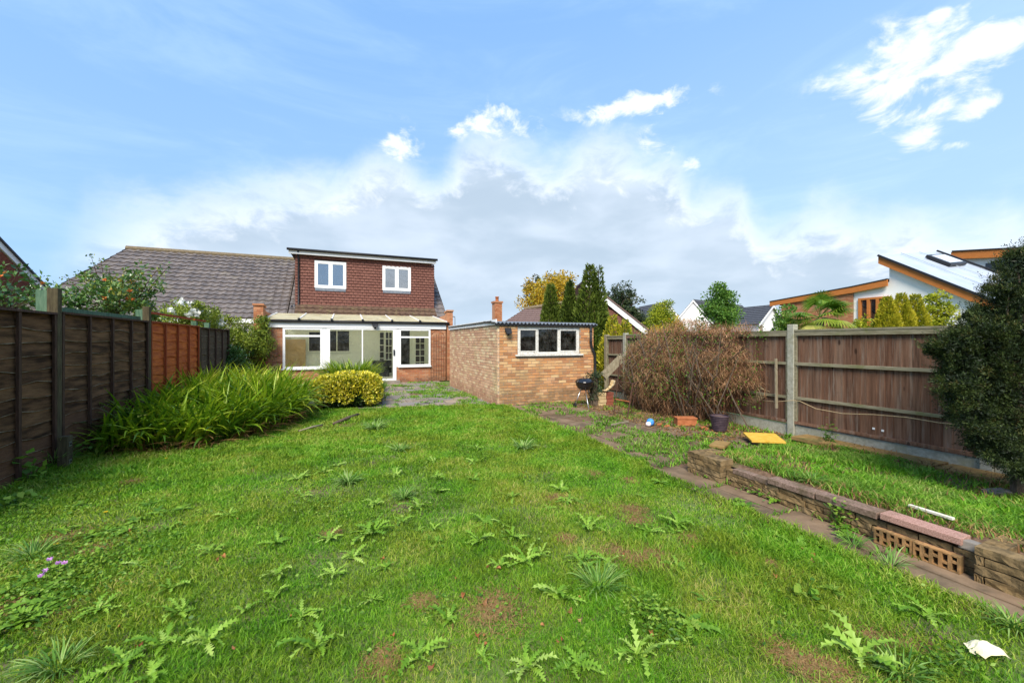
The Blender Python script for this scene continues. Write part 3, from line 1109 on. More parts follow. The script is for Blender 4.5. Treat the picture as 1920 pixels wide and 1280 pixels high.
# main walls
m = MB()
m.box(hx0, hx1, HV + .02, HV + .27, 0, 2.62)
m.box(hx1 - .25, hx1, HV + .27, 27.5, 0, 2.62)
m.box(hx0, hx1 - .25, 27.25, 27.5, 0, 2.62)
m.build('wall', M['brick_house'], house)
m = MB()   # gable end on the right
m.prism([(hx1 - .22, HV + .1, 2.62), (hx1 - .22, 27.5, 2.62), (hx1 - .22, RV, RZ - .12)], (.2, 0, 0))
m.build('gable', M['brick_house'], house)
tiled(house, (hx0, HV - .25, HZ - .18), (hx1 + .03, HV - .25, HZ - .18), (hx0, RV, RZ), (hx1 + .03, RV, RZ), 14, .30, M['tile_grey'])
m = MB()
m.box(hx0 + .3, 4.0, HV - .29, HV - .24, HZ - .30, HZ - .20)
m.build('eaves_board', M['black'], house)
m = MB()   # rear slope
m.quad((hx0, RV, RZ - .02), (hx1, RV, RZ - .02), (hx1, 27.7, 2.6), (hx0, 27.7, 2.6))
m.build('rear_roof', M['tile_brown'], house)
m = MB()
m.tube([(hx0, RV, RZ + .0), (hx1 + .03, RV, RZ + .0)], .12, 10)
m.build('ridge', M['ridge'], house)
# mossy tiles below the dormer lie proud of the plain slope
tiled(house, (-2.05, HV - .27, HZ - .06), (4.0, HV - .27, HZ - .06), (-2.05, 19.99, 3.22), (4.0, 19.99, 3.22), 3, .30, M['tile_moss'], name='lower_roof_tiles')
# dormer
DV, dx0, dx1, dz0, dz1 = 20.0, -2.08, 4.0, 3.1, 5.42
dwin = [(-1.32, -.02, 3.99, 5.2), (1.56, 2.87, 4.02, 5.17)]
m = MB()
m.box(dx0, dx1, DV + .03, DV + .2, dz0 - .1, dz1 - .12)
m.box(dx0, dx0 + .17, DV + .2, RV, dz0, dz1 - .12)
m.box(dx1 - .17, dx1, DV + .2, RV, dz0, dz1 - .12)
m.build('dormer_wall', M['hung_back'], house)


def hung(parent, a0, a1, z0, z1, face, axis, holes=(), tw=.19, g=.128):
    mm = MB()
    r = 0
    z = z0
    while z < z1 - .02:
        x = a0 - (tw / 2 if r % 2 else 0)
        zt = min(z + g + .012, z1)
        while x < a1 - .01:
            p, q = max(x, a0) + .006, min(x + tw, a1) - .006
            x += tw
            for h in holes:
                if zt > h[2] + .02 and z < h[3] - .03:
                    if p < h[0] < q:
                        q = h[0] if h[0] - p > .02 else p
                    elif p < h[1] < q:
                        p = h[1]
                    elif p >= h[0] and q <= h[1]:
                        q = p
            if q - p < .02:
                continue
            mm.cur = random.random() * .98 + .01
            k = random.uniform(0, .010)
            if axis == 'x':
                f = face
                mm.prism([(p, f - .030 - k, z), (q, f - .030 + k * .5, z), (q, f + .006, zt), (p, f + .006, zt)], (0, .015, 0))
            else:
                f, s = face
                mm.prism([(f + s * (.022 + k), p, z), (f + s * .022, q, z), (f - s * .006, q, zt), (f - s * .006, p, zt)], (-s * .015, 0, 0))
        z += g
        r += 1
    return mm.build('hung_tiles', M['hung'], parent, kind='stuff')


hung(house, dx0, dx1, dz0, dz1 - .02, DV, 'x', dwin)
hung(house, DV + .02, RV, dz0, dz1 - .02, (dx0, -1), 'y')
hung(house, DV + .02, RV, dz0, dz1 - .02, (dx1, 1), 'y')
for (a, b, c, d) in dwin:
    fr = window(house, a, b, DV - .03, c, d, .085, ((a + b) / 2,), (), 'white', 'glass_upper', .09, .04)
    # sashes
    s = MB()
    for p, q in ((a + .085, (a + b) / 2 - .04), ((a + b) / 2 + .04, b - .085)):
        s.box(p, p + .045, DV - .022, DV + .03, c + .085, d - .085)
        s.box(q - .045, q, DV - .022, DV + .03, c + .085, d - .085)
        s.box(p + .045, q - .045, DV - .022, DV + .03, c + .085, c + .13)
        s.box(p + .045, q - .045, DV - .022, DV + .03, d - .13, d - .085)
    s.build('sash', M['white'], fr)
    part_box('blind', M['curtain'], fr, a + .09, b - .09, DV + .06, DV + .07, c + .08, d - .08)
    part_box('flashing', M['lead'], house, a + .02, b - .02, DV - .035, DV - .024, c - .13, c - .003)
# fascia, gutter and flat roof of the dormer
m = MB()
m.box(-2.32, 4.06, DV - .2, DV - .17, dz1 - .02, dz1 + .14)
m.build('fascia', M['white'], house)
m = MB()
m.box(-2.30, 4.04, DV - .17, DV - .02, dz1 - .005, dz1 + .01)
m.build('soffit', M['white'], house)
m = MB()
m.box(-2.34, 4.09, DV - .22, RV + .3, dz1 + .15, dz1 + .20)
m.build('dormer_roof', M['felt'], house)
m = MB()
m.tube([(-2.38, DV - .26, dz1 + .16), (4.12, DV - .26, dz1 + .16)], .055, 10)
m.build('gutter', M['black'], house, smooth=True)
m = MB()
m.tube([(-1.95, DV - .24, dz1 + .12), (-1.95, DV - .07, dz1 - .08), (-1.95, DV - .07, dz0 - .02), (-1.95, DV - .25, dz0 - .15)], .036, 10)
dp = m.build('downpipe', M['black'], house, smooth=True)
m = MB()
m.tube([(-2.2, DV - .1, dz0 + .05), (-2.2, DV - .5, dz0 - .45)], .035, 8)
m.build('waste_pipe', M['black'], house, smooth=True)
part_box('corner_flashing', M['lead'], house, dx0 - .06, dx0 - .028, DV - .06, DV + .3, dz0 - .12, dz0 + .12)

# ---- neighbouring half of the pair
nb = thing('bungalow', (-6, 19, 0), 'bungalow with a long grey brown tiled roof left of the red dormer', 'house')
m = MB()
m.box(-10.0, hx0 - .01, HV + .02, HV + .27, 0, 2.62)
m.box(-10.0, -9.75, HV + .27, 27.5, 0, 2.62)
m.build('wall', M['render'], nb)
tiled(nb, (-10.6, HV - .25, HZ - .18), (hx0 - .02, HV - .25, HZ - .18), (-9.14, RV, RZ), (hx0 - .02, RV, RZ), 16, .30, M['tile_grey'], amp=.045, step=.05)
tiled(nb, (-10.6, 27.6, HZ - .18), (-10.6, HV - .25, HZ - .18), (-9.16, RV + .02, RZ), (-9.16, RV, RZ), 14, .3, M['tile_grey'], name='hip_tiles')
m = MB()
m.tube([(-9.2, RV, RZ + .02), (hx0 - .02, RV, RZ + .02)], .13, 10)
m.build('ridge', M['ridge'], nb)
m = MB()
m.quad((-9.14, RV, RZ - .02), (hx0, RV, RZ - .02), (hx0, 27.7, 2.6), (-10.6, 27.7, 2.6))
m.build('rear_roof', M['tile_brown'], nb)
m = MB()
m.box(-10.6, hx0 - .2, HV - .30, HV - .27, HZ - .36, HZ - .20)
m.build('fascia', M['white'], nb)

# ================================================================== CONSERVATORY (lean-to)
con = thing('lean_to', (.6, VC, 0), 'white framed glass lean-to with a dirty cream sloping roof behind the clipped yellow bush', 'conservatory')
cx0, cx1 = -2.64, 3.76
core = MB()


def brick_face(parent, x0, x1, z0, z1, plane, mat, holes=(), back=.1):
    cm = MB()
    cm.box(x0 + .006, x1 - .006, plane + .008, plane + back, z0, z1)
    cm.build('wall', M['mortar'], parent)
    return brick_positions(x0, x1, z0, z1, holes)


bl = []
for (a, b, c, d) in ((cx0, -2.1, 0, 2.17), (-2.1, -.64, 0, .60), (1.80, 3.13, 0, .60), (3.13, cx1, 0, 2.17)):
    bl += brick_face(con, a, b, c, d, VC, M['brick_house'])
lay_bricks(con, bl, VC, 'x', M['brick_house'], limit=0)
wl = window(con, -2.1, -.82, VC - .03, .62, 2.10, .075, (), ((-3, 3, 1.80),), 'white', 'glass', .08)
wl['label'] = 'left window with a tan board behind it'
window(con, 1.90, 3.13, VC - .03, .62, 2.10, .07, (), ((-3, 4, 1.77),), 'white', 'glass', .08)
for (a, b) in ((-2.14, -.78), (1.86, 3.17)):
    part_box('sill', M['white'], con, a, b, VC - .08, VC - .032, .585, .635)
m = MB()
m.box(-.82, -.66, VC - .02, VC + .05, .6, 2.10)
m.box(1.80, 1.90, VC - .02, VC + .05, .6, 2.10)
m.build('infill_panel', M['white'], con)
# sliding door
dr = MB()
da, db, dz_, dt = -.66, 1.80, .09, 2.10
dr.box(da, da + .09, VC - .035, VC + .06, dz_, dt)
dr.box(db - .13, db, VC - .035, VC + .06, dz_, dt)
dr.box(da + .09, db - .13, VC - .035, VC + .06, dt - .06, dt)
dr.box(da + .09, db - .13, VC - .035, VC + .06, dz_, dz_ + .07)
dr.box(.53, .575, VC - .03, VC + .05, dz_ + .07, dt - .06)
door = dr.build('sliding_door', M['white'], con)
for a, b in ((da + .087, .533), (.572, db - .127)):
    part_box('pane', M['glass'], door, a, b, VC + .0, VC + .006, dz_ + .067, dt - .057)
part_box('handle', M['black'], door, db - .115, db - .06, VC - .07, VC - .036, 1.06, 1.28)
part_box('step', M['slab_grey'], con, .9, 1.9, VC - .42, VC - .01, -.02, .09)
m = MB()
m.box(cx0, cx1, VC - .05, VC - .021, 2.10, 2.29)
m.build('fascia', M['white'], con)
m = MB()
m.tube([(cx0 - .1, VC - .11, 2.33), (cx1 + .12, VC - .11, 2.33)], .048, 10)
m.build('gutter', M['black'], con, smooth=True)
# roof sheets
rb, rt = (VC - .15, 2.38), (HV - .3, 2.76)
nr = 6
for i in range(nr):
    a = cx0 + (cx1 - cx0) * i / nr
    b = cx0 + (cx1 - cx0) * (i + 1) / nr
    mm = MB()
    mm.prism([(a + .02, rb[0], rb[1]), (b - .02, rb[0], rb[1]), (b - .02, rt[0], rt[1]), (a + .02, rt[0], rt[1])], (0, 0, .012))
    mm.build('roof_panel', M['poly'], con)
for i in range(nr + 1):
    a = cx0 + (cx1 - cx0) * i / nr
    mm = MB()
    mm.bar((a, rb[0] - .01, rb[1] + .02), (a, rt[0], rt[1] + .02), .045, .04)
    mm.build('glazing_bar', M['white'], con)
    if 0 < i < nr:
        mm = MB()
        mm.box(a - .04, a + .04, VC - .19, VC - .12, 2.37, 2.44)
        mm.build('bar_cap', M['black'], con)
# side walls, floor, back wall lining
m = MB()
m.box(cx0, cx0 + .1, VC + .1, HV, 0, 2.4)
m.box(cx1 - .1, cx1, VC + .1, HV, 0, 2.4)
m.build('side_wall', M['inwall'], con)
part_box('floor', M['infloor'], con, cx0 + .1, cx1 - .1, VC + .1, HV - .1, .0, .06)
m = MB()
BW = HV - .06
m.box(cx0 + .1, cx1 - .1, BW, HV, 0.06, 2.55)
m.build('inner_wall', M['inwall'], con)
# things on the inner wall: dark window, glazed doors, tan board


def inner_win(px0, px1, py0, py1, fw=.05, mull=(), rails=0, name='inner_window'):
    a = onV(px0, py0, BW - .05)
    b = onV(px1, py1, BW - .05)
    z0 = max(b[2], .1)
    x0, x1, z1 = a[0], b[0], a[2]
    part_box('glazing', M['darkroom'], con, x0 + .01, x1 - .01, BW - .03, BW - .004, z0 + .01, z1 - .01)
    f = MB()
    f.box(x0, x0 + fw, BW - .06, BW - .005, z0, z1)
    f.box(x1 - fw, x1, BW - .06, BW - .005, z0, z1)
    f.box(x0 + fw, x1 - fw, BW - .06, BW - .005, z0, z0 + fw)
    f.box(x0 + fw, x1 - fw, BW - .06, BW - .005, z1 - fw, z1)
    for k in mull:
        xm = x0 + (x1 - x0) * k
        f.box(xm - fw * .4, xm + fw * .4, BW - .058, BW - .007, z0 + fw, z1 - fw)
    for k in range(1, rails + 1):
        zz = z0 + (z1 - z0) * k / (rails + 1)
        f.box(x0 + fw, x1 - fw, BW - .056, BW - .009, zz - .015, zz + .015)
    f.build(name, M['inwall'], con)


inner_win(577, 603, 620, 660)
inner_win(613, 657, 618, 660, .05, (.42,))
inner_win(711, 721, 622, 696, .03, (), 5, 'inner_door')
inner_win(722, 736, 622, 700, .03, (.5,), 5, 'inner_door')
inner_win(748, 770, 617, 686, .04)
inner_win(778, 797, 632, 690, .03, (.5,), 4, 'inner_door')
a = onV(534, 636, BW - .2)
b = onV(573, 694, BW - .2)
part_box('tan_panel', M['tan'], con, a[0], b[0], BW - .2, BW - .17, .3, a[2])
bx = thing('black_bin', (1.35, HV - .6, .06), 'low black box on the floor inside the glass door', 'box')
part_box('box_body', M['black'], bx, 1.05, 1.75, HV - .75, HV - .35, .06, .72, bevel=.02)
part_box('lid', M['black'], bx, 1.02, 1.78, HV - .78, HV - .32, .722, .76, bevel=.01)
# parapet piers either side of the lean-to roof


def pier(name, x0, x1, y0, y1, z1, label, step=0):
    t = thing(name, ((x0 + x1) / 2, y0, 0), label, 'wall')
    cm = MB()
    cm.prism([(x0 + .006, y0 + .008, 0), (x0 + .006, y1, 0), (x0 + .006, y1, z1 - step), (x0 + .006, y0 + .5, z1 - step * .6), (x0 + .006, y0 + .008, z1)], (x1 - x0 - .012, 0, 0))
    cm.build('wall', M['brick_house'], t)
    lay_bricks(t, brick_positions(x0, x1, 0, z1 - .02, []), y0, 'x', M['brick_house'], limit=0)
    cm = MB()
    cm.obox(((x0 + x1) / 2, y0 + .22, z1 + .01), ((x1 - x0) / 2 + .02, 0, 0), (0, .26, -.03 if step else 0), (0, 0, .03))
    cm.build('cap', M['brick_house'], t)
    return t


pier('parapet_wall', -2.98, -2.68, VC - .1, HV - .4, 2.84, 'brick parapet wall at the left end of the lean-to roof', .25)
pier('parapet_wall', 3.80, 4.05, VC - .05, HV - .4, 2.82, 'brick parapet pier above the shed at the right end of the lean-to', .2)
floodlight('floodlight', (onV(703, 612, VC)[0], VC - .052, 2.2), 'black twin floodlight on the white board above the sliding door', 1.3)
# metal trellis arch by the wall
t = thing('metal_trellis', (3.4, VC - .16, 0), 'black metal climbing trellis with an arched top against the house brickwork', 'trellis')
m = MB()
for k in range(6):
    x = 3.14 + k * .1
    m.bar((x, VC - .16, .05), (x, VC - .16, 1.75 + .16 * math.sin(math.pi * k / 5)), .012)
m.build('upright', M['rust'], t)
m = MB()
for z in (.35, .62, .9, 1.2, 1.5, 1.72):
    m.bar((3.12, VC - .172, z), (3.66, VC - .172, z), .010)
m.tube([(3.39 + .28 * math.cos(a), VC - .16, 1.72 + .3 * math.sin(a)) for a in np.linspace(0, math.pi, 12)], .008, 5)
m.build('crossbar', M['rust'], t)

# ================================================================== FENCES
lf = thing('lap_fence', (UL, 7, 0), 'dark waney-lap fence with one orange panel along the left of the lawn', 'fence')
posts_v = [4.36, 6.91, 9.46, 12.22, 14.93]


def lap_panel(y0, y1, mats, zt, bmat, label=None, z_low=.02, nb=12, bat=(0, .25, .5, .75, 1.0)):
    pz = bpy.data.objects.new('fence_panel', None)
    col.objects.link(pz)
    pz.parent = lf
    pz.location = Vector((0, (y0 + y1) / 2, 0)) - Vector((0, 7, 0))
    if label:
        pz['label'] = label
    hgt = (zt - z_low) / nb
    for i in range(nb):
        z0 = z_low + i * hgt
        mat = mats[1] if i < mats[2] else mats[0]
        mm = MB()
        K = 9
        ph = random.random() * 9
        lo, up = [], []
        for k in range(K):
            y = y0 + (y1 - y0) * k / (K - 1)
            wv = .016 * math.sin(y * 5.2 + ph) + .010 * math.sin(y * 13 + ph * 2)
            lo.append((UL + .028 + random.uniform(-.003, .003), y, z0 - .03 + wv))
            up.append((UL + .004, y, z0 + hgt + .01))
        eh = [random.uniform(.004, .011) for _ in range(K)]
        lo2 = [(p[0] - .003, p[1], p[2]) for p in lo]
        for k in range(K - 1):
            c0, c1 = (lo[k][0], lo[k][1], lo[k][2] + eh[k]), (lo[k + 1][0], lo[k + 1][1], lo[k + 1][2] + eh[k + 1])
            mm.quad(c0, c1, up[k + 1], up[k])
            mm.quad(lo2[k], lo2[k + 1], c1, c0)
            b0, b1 = (UL + .012, lo[k][1], lo[k][2]), (UL + .012, lo[k + 1][1], lo[k + 1][2])
            mm.quad(b0, b1, lo2[k + 1], lo2[k])
            mm.quad((UL - .008, up[k][1], up[k][2]), (UL - .008, up[k + 1][1], up[k + 1][2]), b1, b0)
            mm.quad(up[k], up[k + 1], (UL - .008, up[k + 1][1], up[k + 1][2]), (UL - .008, up[k][1], up[k][2]))
        bo = mm.build('board', M[mat], pz)
        bo.data.materials.append(M[mats[3]])
        for pi, pl in enumerate(bo.data.polygons):
            if pi % 5 == 1:
                pl.material_index = 1
    for fct in bat:
        y = y0 + .025 + (y1 - y0 - .05) * fct
        part_box('batten', M[bmat], pz, UL + .034, UL + .062, y - .021, y + .021, z_low, zt, j=.002)
    part_box('cap_rail', M[bmat], pz, UL - .02, UL + .07, y0, y1, zt + .002, zt + .03, j=.002)


lap_panel(posts_v[0] + .05, posts_v[1] - .05, ('wood_dark', 'wood_foot', 3, 'edge_grey'), 1.93, 'batten', 'near-black panel nearest the camera')
lap_panel(posts_v[1] + .05, posts_v[2] - .05, ('wood_dark', 'wood_foot', 4, 'edge_grey'), 1.95, 'batten', 'near-black panel between the dark posts')
lap_panel(posts_v[2] + .05, posts_v[3] - .05, ('wood_orange', 'wood_orange', 0, 'edge_orange'), 1.95, 'batten_orange', 'orange stained panel')
lap_panel(posts_v[3] + .05, posts_v[4] - .05, ('wood_brown', 'wood_brown', 0, 'edge_grey'), 1.93, 'batten', 'dull brown panel nearest the house')
for y, zt in zip(posts_v, (2.27, 2.27, 2.24, 1.98, 1.99)):
    part_box('post', M['post_dark'], lf, UL - .04, UL + .06, y - .045, y + .045, -.1, zt, j=.003, bevel=.004)
# low repair post with brackets
gx, gy = G(122, 880)
t = thing('stub_post', (gx, gy, 0), 'short repair post with two metal brackets bolted at the foot of the dark fence', 'post')
part_box('post', M['post_dark'], t, gx - .05, gx + .05, gy - .05, gy + .05, -.1, .42, bevel=.004)
for z in (.32, .1):
    b = part_box('bracket', M['steel'], t, gx + .052, gx + .056, gy - .035, gy + .015, z - .03, z + .03)
    m = MB()
    m.lathe((gx + .058, gy - .01, z), [(.010, -.008), (.010, .008)], 8)
    m.build('bolt', M['black'], b)

# neighbour's green posts and rails showing over the fence
t = thing('rail_fence', (UL - .2, 9, 0), 'faded green posts with an orange top rail behind the left fence', 'fence')
for y, zt in ((onU(83, 560, UL - .2)[1], 2.26), (onU(263, 590, UL - .2)[1], 2.2), (onU(364, 605, UL - .2)[1], 2.12), (onU(388, 610, UL - .2)[1], 2.12), (15.2, 1.98)):
    part_box('post', M['green_paint'], t, UL - .25, UL - .14, y - .06, y + .06, 0, zt, j=.003)
m = MB()
m.bar(onU(276, 585, UL - .12), onU(360, 598, UL - .12), .03, .045)
m.bar(onU(364, 599, UL - .12), onU(385, 602, UL - .12), .03, .045)
m.build('top_rail', M['batten_orange'], t)
for z in (2.0,):
    part_box('rail', M['green_paint'], t, UL - .17, UL - .13, 7.35, 9.6, z, z + .06)

# ---- right fence: concrete posts, gravel boards, vertical boards
rf = thing('board_fence', (UR, 5, 0), 'reddish brown vertical board fence with concrete posts along the right side', 'fence')
pv = [.0, 2.33, 4.62, 6.86, 9.1, 9.98]
pz_t = [1.83, 1.83, 1.86, 1.80, 1.80, 1.77]
for i, y in enumerate(pv):
    mat = 'concrete' if i < 5 else 'greywood'
    part_box('post', M[mat], rf, UR - .07, UR + .05, y - .055, y + .055, -.1, pz_t[i] + .03, bevel=.008)
for i in range(5):
    y0, y1 = pv[i] + .058, pv[i + 1] - .058
    zt = min(pz_t[i], pz_t[i + 1]) - .01
    if i == 1:
        zt = 1.80
    part_box('gravel_board', M['concrete'], rf, UR - .03, UR + .02, y0, y1, -.05, .18 if i < 2 else .17, bevel=.004)
    pan = bpy.data.objects.new('fence_panel', None)
    col.objects.link(pan)
    pan.parent = rf
    pan.location = Vector((0, (y0 + y1) / 2 - 5, 0))
    y = y0 + .03
    n = 0
    while y < y1 - .02:
        w = random.uniform(.095, .125)
        ye = min(y + w, y1 - .03)
        if ye - y < .03:
            break
        mm = MB()
        a = UR + .0 + random.uniform(-.002, .002)
        zz = .185
        mm.prism([(a - .014, y, zz), (a - .004, ye, zz), (a - .004, ye, zt - .03), (a - .014, y, zt - .03)], (.010, 0, 0))
        mm.build('board', M['wood_right'], pan)
        y = ye - random.uniform(.004, .010)
    zr = [(.205, .25), (.62, .665), (1.20, 1.245), (zt - .075, zt - .03)]
    for a, b in zr[:3]:
        mm = MB()
        mm.box(UR - .052, UR - .018, y0, y1, a, b, .003)
        mm.build('rail', M['rail_grey'] if a > .3 else M['wood_right'], pan)
    mm = MB()
    mm.box(UR - .055, UR - .018, y0, y1, zt - .10, zt - .032, .003)
    mm.build('rail', M['rail_grey'] if i != 3 else M['wood_right'], pan)
    part_box('capping', M['rail_grey'], pan, UR - .06, UR + .03, y0, y1, zt - .03, zt, j=.002)
    for yy in (y0 + .015, y1 - .015):
        part_box('side_batten', M['rail_grey'], pan, UR - .05, UR - .018, yy - .016, yy + .016, .19, zt - .1)
m = MB()
for px, py in ((1638, 803), (1655, 807)):
    p = onU(px, py, UR - .02)
    m.obox(p, (.004, 0, 0), (0, .014, 0), (0, 0, .014))
m.build('white_tag', M['white'], rf)

# leaning batten
p = onU(1455, 672, UR - .1)
q = onU(1456, 765, UR - .14)
m = MB()
m.bar((p[0], p[1], p[2]), (q[0], q[1], q[2]), .05, .02)
t = m.build('timber_batten', M['greywood'])
tag(t, 'loose grey batten upright against the right fence left of the nearest concrete post', 'batten')
# rope
rp = []
for px, py in ((1425, 750), (1455, 753), (1487, 750), (1500, 752), (1530, 766), (1580, 775), (1640, 777), (1700, 782), (1760, 792), (1805, 797)):
    k = .09 if px not in (1487,) else .1
    rp.append(onU(px, py, UR - k))
m = MB()
m.tube(rp, .006, 6)
tag(m.build('rope', M['rope'], smooth=True), 'thin tan rope slung along the right fence and round the concrete post', 'rope')

# ================================================================== RAISED BED
bedv0, bedv1 = .1, 3.9
# soil of the bed, falling towards the fence


def bz(x, y):
    f = np.clip((x - 4.1) / 2.7, 0, 1)
    e = np.clip((4.05 - y) / .35, 0, 1)
    return (.20 * (1 - f) + .05 * f) * e + (fbm(x, y, 1.7, 5) - .5) * .05 * e - .03 * (1 - e)


xs = np.linspace(4.06, UR - .02, 40)
ys = np.linspace(-1.2, 4.4, 60)
X, Y = np.meshgrid(xs, ys)
Z = bz(X, Y)
Z[:, 0] -= .03
V = np.stack([X.ravel(), Y.ravel(), Z.ravel()], 1)
n_ = len(xs)
ii = (np.arange(len(ys) - 1)[:, None] * n_ + np.arange(n_ - 1)[None]).ravel()
npmesh('flower_bed_soil', V, [np.stack([ii, ii + 1, ii + n_ + 1, ii + n_], 1)], np.zeros(len(V)), M['soil'], None, 'structure', True)

rw = thing('retaining_wall', (4.0, 2, 0), 'low mossy block retaining wall with pink coping along the narrow path', 'wall')
m = MB()
m.box(4.03, 4.12, bedv0, 3.4, -.05, .15)
m.build('wall_core', M['mortar'], rw)
WU = 3.98


def block(parent, x0, x1, y0, y1, z0, z1, mat='walling', name='block'):
    mm = MB()
    # subdivided split-face: jitter vertices of a slightly finer box
    ny_ = 6
    vs = []
    for i in range(ny_ + 1):
        y = y0 + (y1 - y0) * i / ny_
        for (x, z) in ((x0, z0), (x0, (z0 + z1) / 2), (x0, z1), (x1, z1), (x1, z0)):
            jj = .006 if x == x0 else .002
            vs.append((x + random.uniform(-jj, jj), y + random.uniform(-.002, .002), z + random.uniform(-.004, .004)))
    mm.v = vs
    for i in range(ny_):
        for k in range(5):
            a, b = i * 5 + k, i * 5 + (k + 1) % 5
            mm.face((a, b, b + 5, a + 5))
    mm.face((4, 3, 2, 1, 0))
    e = ny_ * 5
    mm.face((e, e + 1, e + 2, e + 3, e + 4))
    return mm.build(name, M[mat], parent)


# pier at the far end
for c in range(4):
    z0 = c * .066 - .005
    ofs = 0 if c % 2 else .12
    y = 3.34
    while y < 3.80:
        ye = min(y + .24 + (ofs if y == 3.34 else 0), 3.82)
        block(rw, 3.90, 4.10, y + .004, ye - .004, z0, z0 + .058)
        y = ye
    block(rw, 4.105, 4.3, 3.62, 3.80, z0, z0 + .058)
# courses
for c in range(3):
    z0 = c * .055 - .005
    y = bedv0 + (c * .13)
    while y < 3.33:
        L = random.choice([.15, .22, .19, .28])
        ye = min(y + L, 3.335)
        if ye - y > .05:
            block(rw, WU + random.uniform(-.006, .006), 4.05, y + .005, ye - .005, z0, z0 + .047)
        y = ye
# coping slabs
copes = [(2.62, 3.33, .205, .0), (2.06 - .02, 2.61, .215, -.01), (1.66, 2.03, .213, -.012), (1.12, 1.655, .225, -.03), ]
edges = []
for (px0, px1) in ((1373, 1440), (1440, 1530), (1530, 1648), (1652, 1808)):
    a = onU(px0, 900, WU)[1]
    b = onU(px1, 900, WU)[1]
    edges.append((b, a))
for (b, a), dzz, out, cm_ in zip(edges, (.185, .213, .216, .232), (.0, -.02, -.02, -.03), ('coping_old', 'coping_old', 'coping_old', 'coping')):
    mm = MB()
    mm.box(WU + out, WU + out + .14, b + .006, a - .006, dzz - .052, dzz, .002)
    mm.build('coping', M[cm_], rw, bevel=.004)
# stone lump at the joint
p = onU(1823, 1012, WU + .05)
mm = MB()
mm.box(WU + .0, WU + .1, p[1] - .04, p[1] + .05, .15, .21, .012)
mm.build('stone', M['slab_grey'], rw, bevel=.01)
# near pier: open hollow planter box, right edge of the frame
y1 = onU(1838, 1060, WU)[1] + .0
for c in range(4):
    z0 = c * .062 - .005
    y = -.2 + .1 * (c % 2)
    while y < y1 - .02:
        ye = min(y + .3, y1)
        block(rw, WU - .09, WU + .03, y + .004, ye - .004, z0, z0 + .054)
        y = ye
    block(rw, WU + .035, WU + .30, y1 - .12, y1, z0, z0 + .054)
for yy in (-.2,):
    block(rw, WU + .22, WU + .33, -.2, y1 - .125, .18, .24)
# two hollow clay blocks stood against the wall
for k, (pa, pb) in enumerate(((1643, 1714), (1716, 1804))):
    ya = onU(pa, 1000, WU - .05)[1]
    yb = onU(pb, 1000, WU - .05)[1]
    t = thing('hollow_block', (WU - .04, (ya + yb) / 2, 0), ['orange clay hollow block against the bed wall, the one farther from the camera', 'orange clay hollow block against the bed wall, the one nearer the camera'][k], 'clay block', 'hollow clay blocks on the path')
    x0, x1 = WU - .085, WU - .03
    h = .118
    m = MB()
    m.cur = .5
    n = 5
    rows = 2
    fy0, fy1 = yb, ya
    cw = (fy1 - fy0) / n
    # webs: verticals and horizontals around every hole
    for i in range(n + 1):
        yy = fy0 + cw * i
        e = .010 if 0 < i < n else .012
        m.box(x0, x1, max(yy - e, fy0), min(yy + e, fy1), .002, h)
    for r_ in range(rows + 1):
        zz = .002 + (h - .004) * r_ / rows
        for i in range(n):
            sh = .012 if (i % 2 == 0 and r_ == 1) else (-.012 if r_ == 1 else 0)
            m.box(x0 + .001, x1 - .001, fy0 + cw * i + .011, fy0 + cw * (i + 1) - .011, max(zz - .009 + sh, .002), min(zz + .009 + sh, h - .001))
    m.build('block_face', M['hollow'], t)
    part_box('block_back', M['hung_back'], t, x1 + .001, x1 + .012, fy0, fy1, .002, h)
# edging slabs by the fence
ed = thing('slab_edging', (6.9, 2.5, 0), 'row of mossy edging slabs lying along the foot of the right fence', 'edging')
for a, b in ((3.55, 4.3), (2.62, 3.52), (1.72, 2.59), (.8, 1.7)):
    mm = MB()
    mm.box(6.55, 6.95, a, b, .04, .095, .006)
    mm.build('slab', M['mossslab'], ed, bevel=.006)
c_ = AT(1432, 820, 1)
gx, gy = G(1432, 821, .08)
mm = MB()
mm.obox((gx, gy, .085), (.20, -.13, .0), (.12, .17, .02), (0, 0, .015))
tag(mm.build('yellow_board', M['yellow'], bevel=.004), 'flat moss yellow board lying at the far end of the raised bed', 'board')
gx, gy = G(1350, 833, .06)
mm = MB()
mm.obox((gx, gy, .06), (.16, .08, 0), (-.05, .09, 0), (0, 0, .02))
tag(mm.build('stone_slab', M['mossslab'], bevel=.006), 'small worn stone slab behind the end pier of the bed wall', 'slab')
# white lath in the bed
a = G(1705, 950, .23)
b = G(1788, 976, .23)
mm = MB()
mm.bar((a[0], a[1], .245), (b[0], b[1], .245), .035, .016)
tag(mm.build('white_lath', M['whitewood']), 'peeling white strip of wood lying in the raised bed', 'wood strip')
# grey stone bits at the right end
gx, gy = G(1872, 922, .1)
mm = MB()
mm.obox((gx, gy, .10), (.12, -.03, 0), (.02, .06, 0), (0, 0, .02))
tag(mm.build('slate_piece', M['slab_grey'], bevel=.008), 'grey slate offcut on the ground under the dark yew', 'stone')

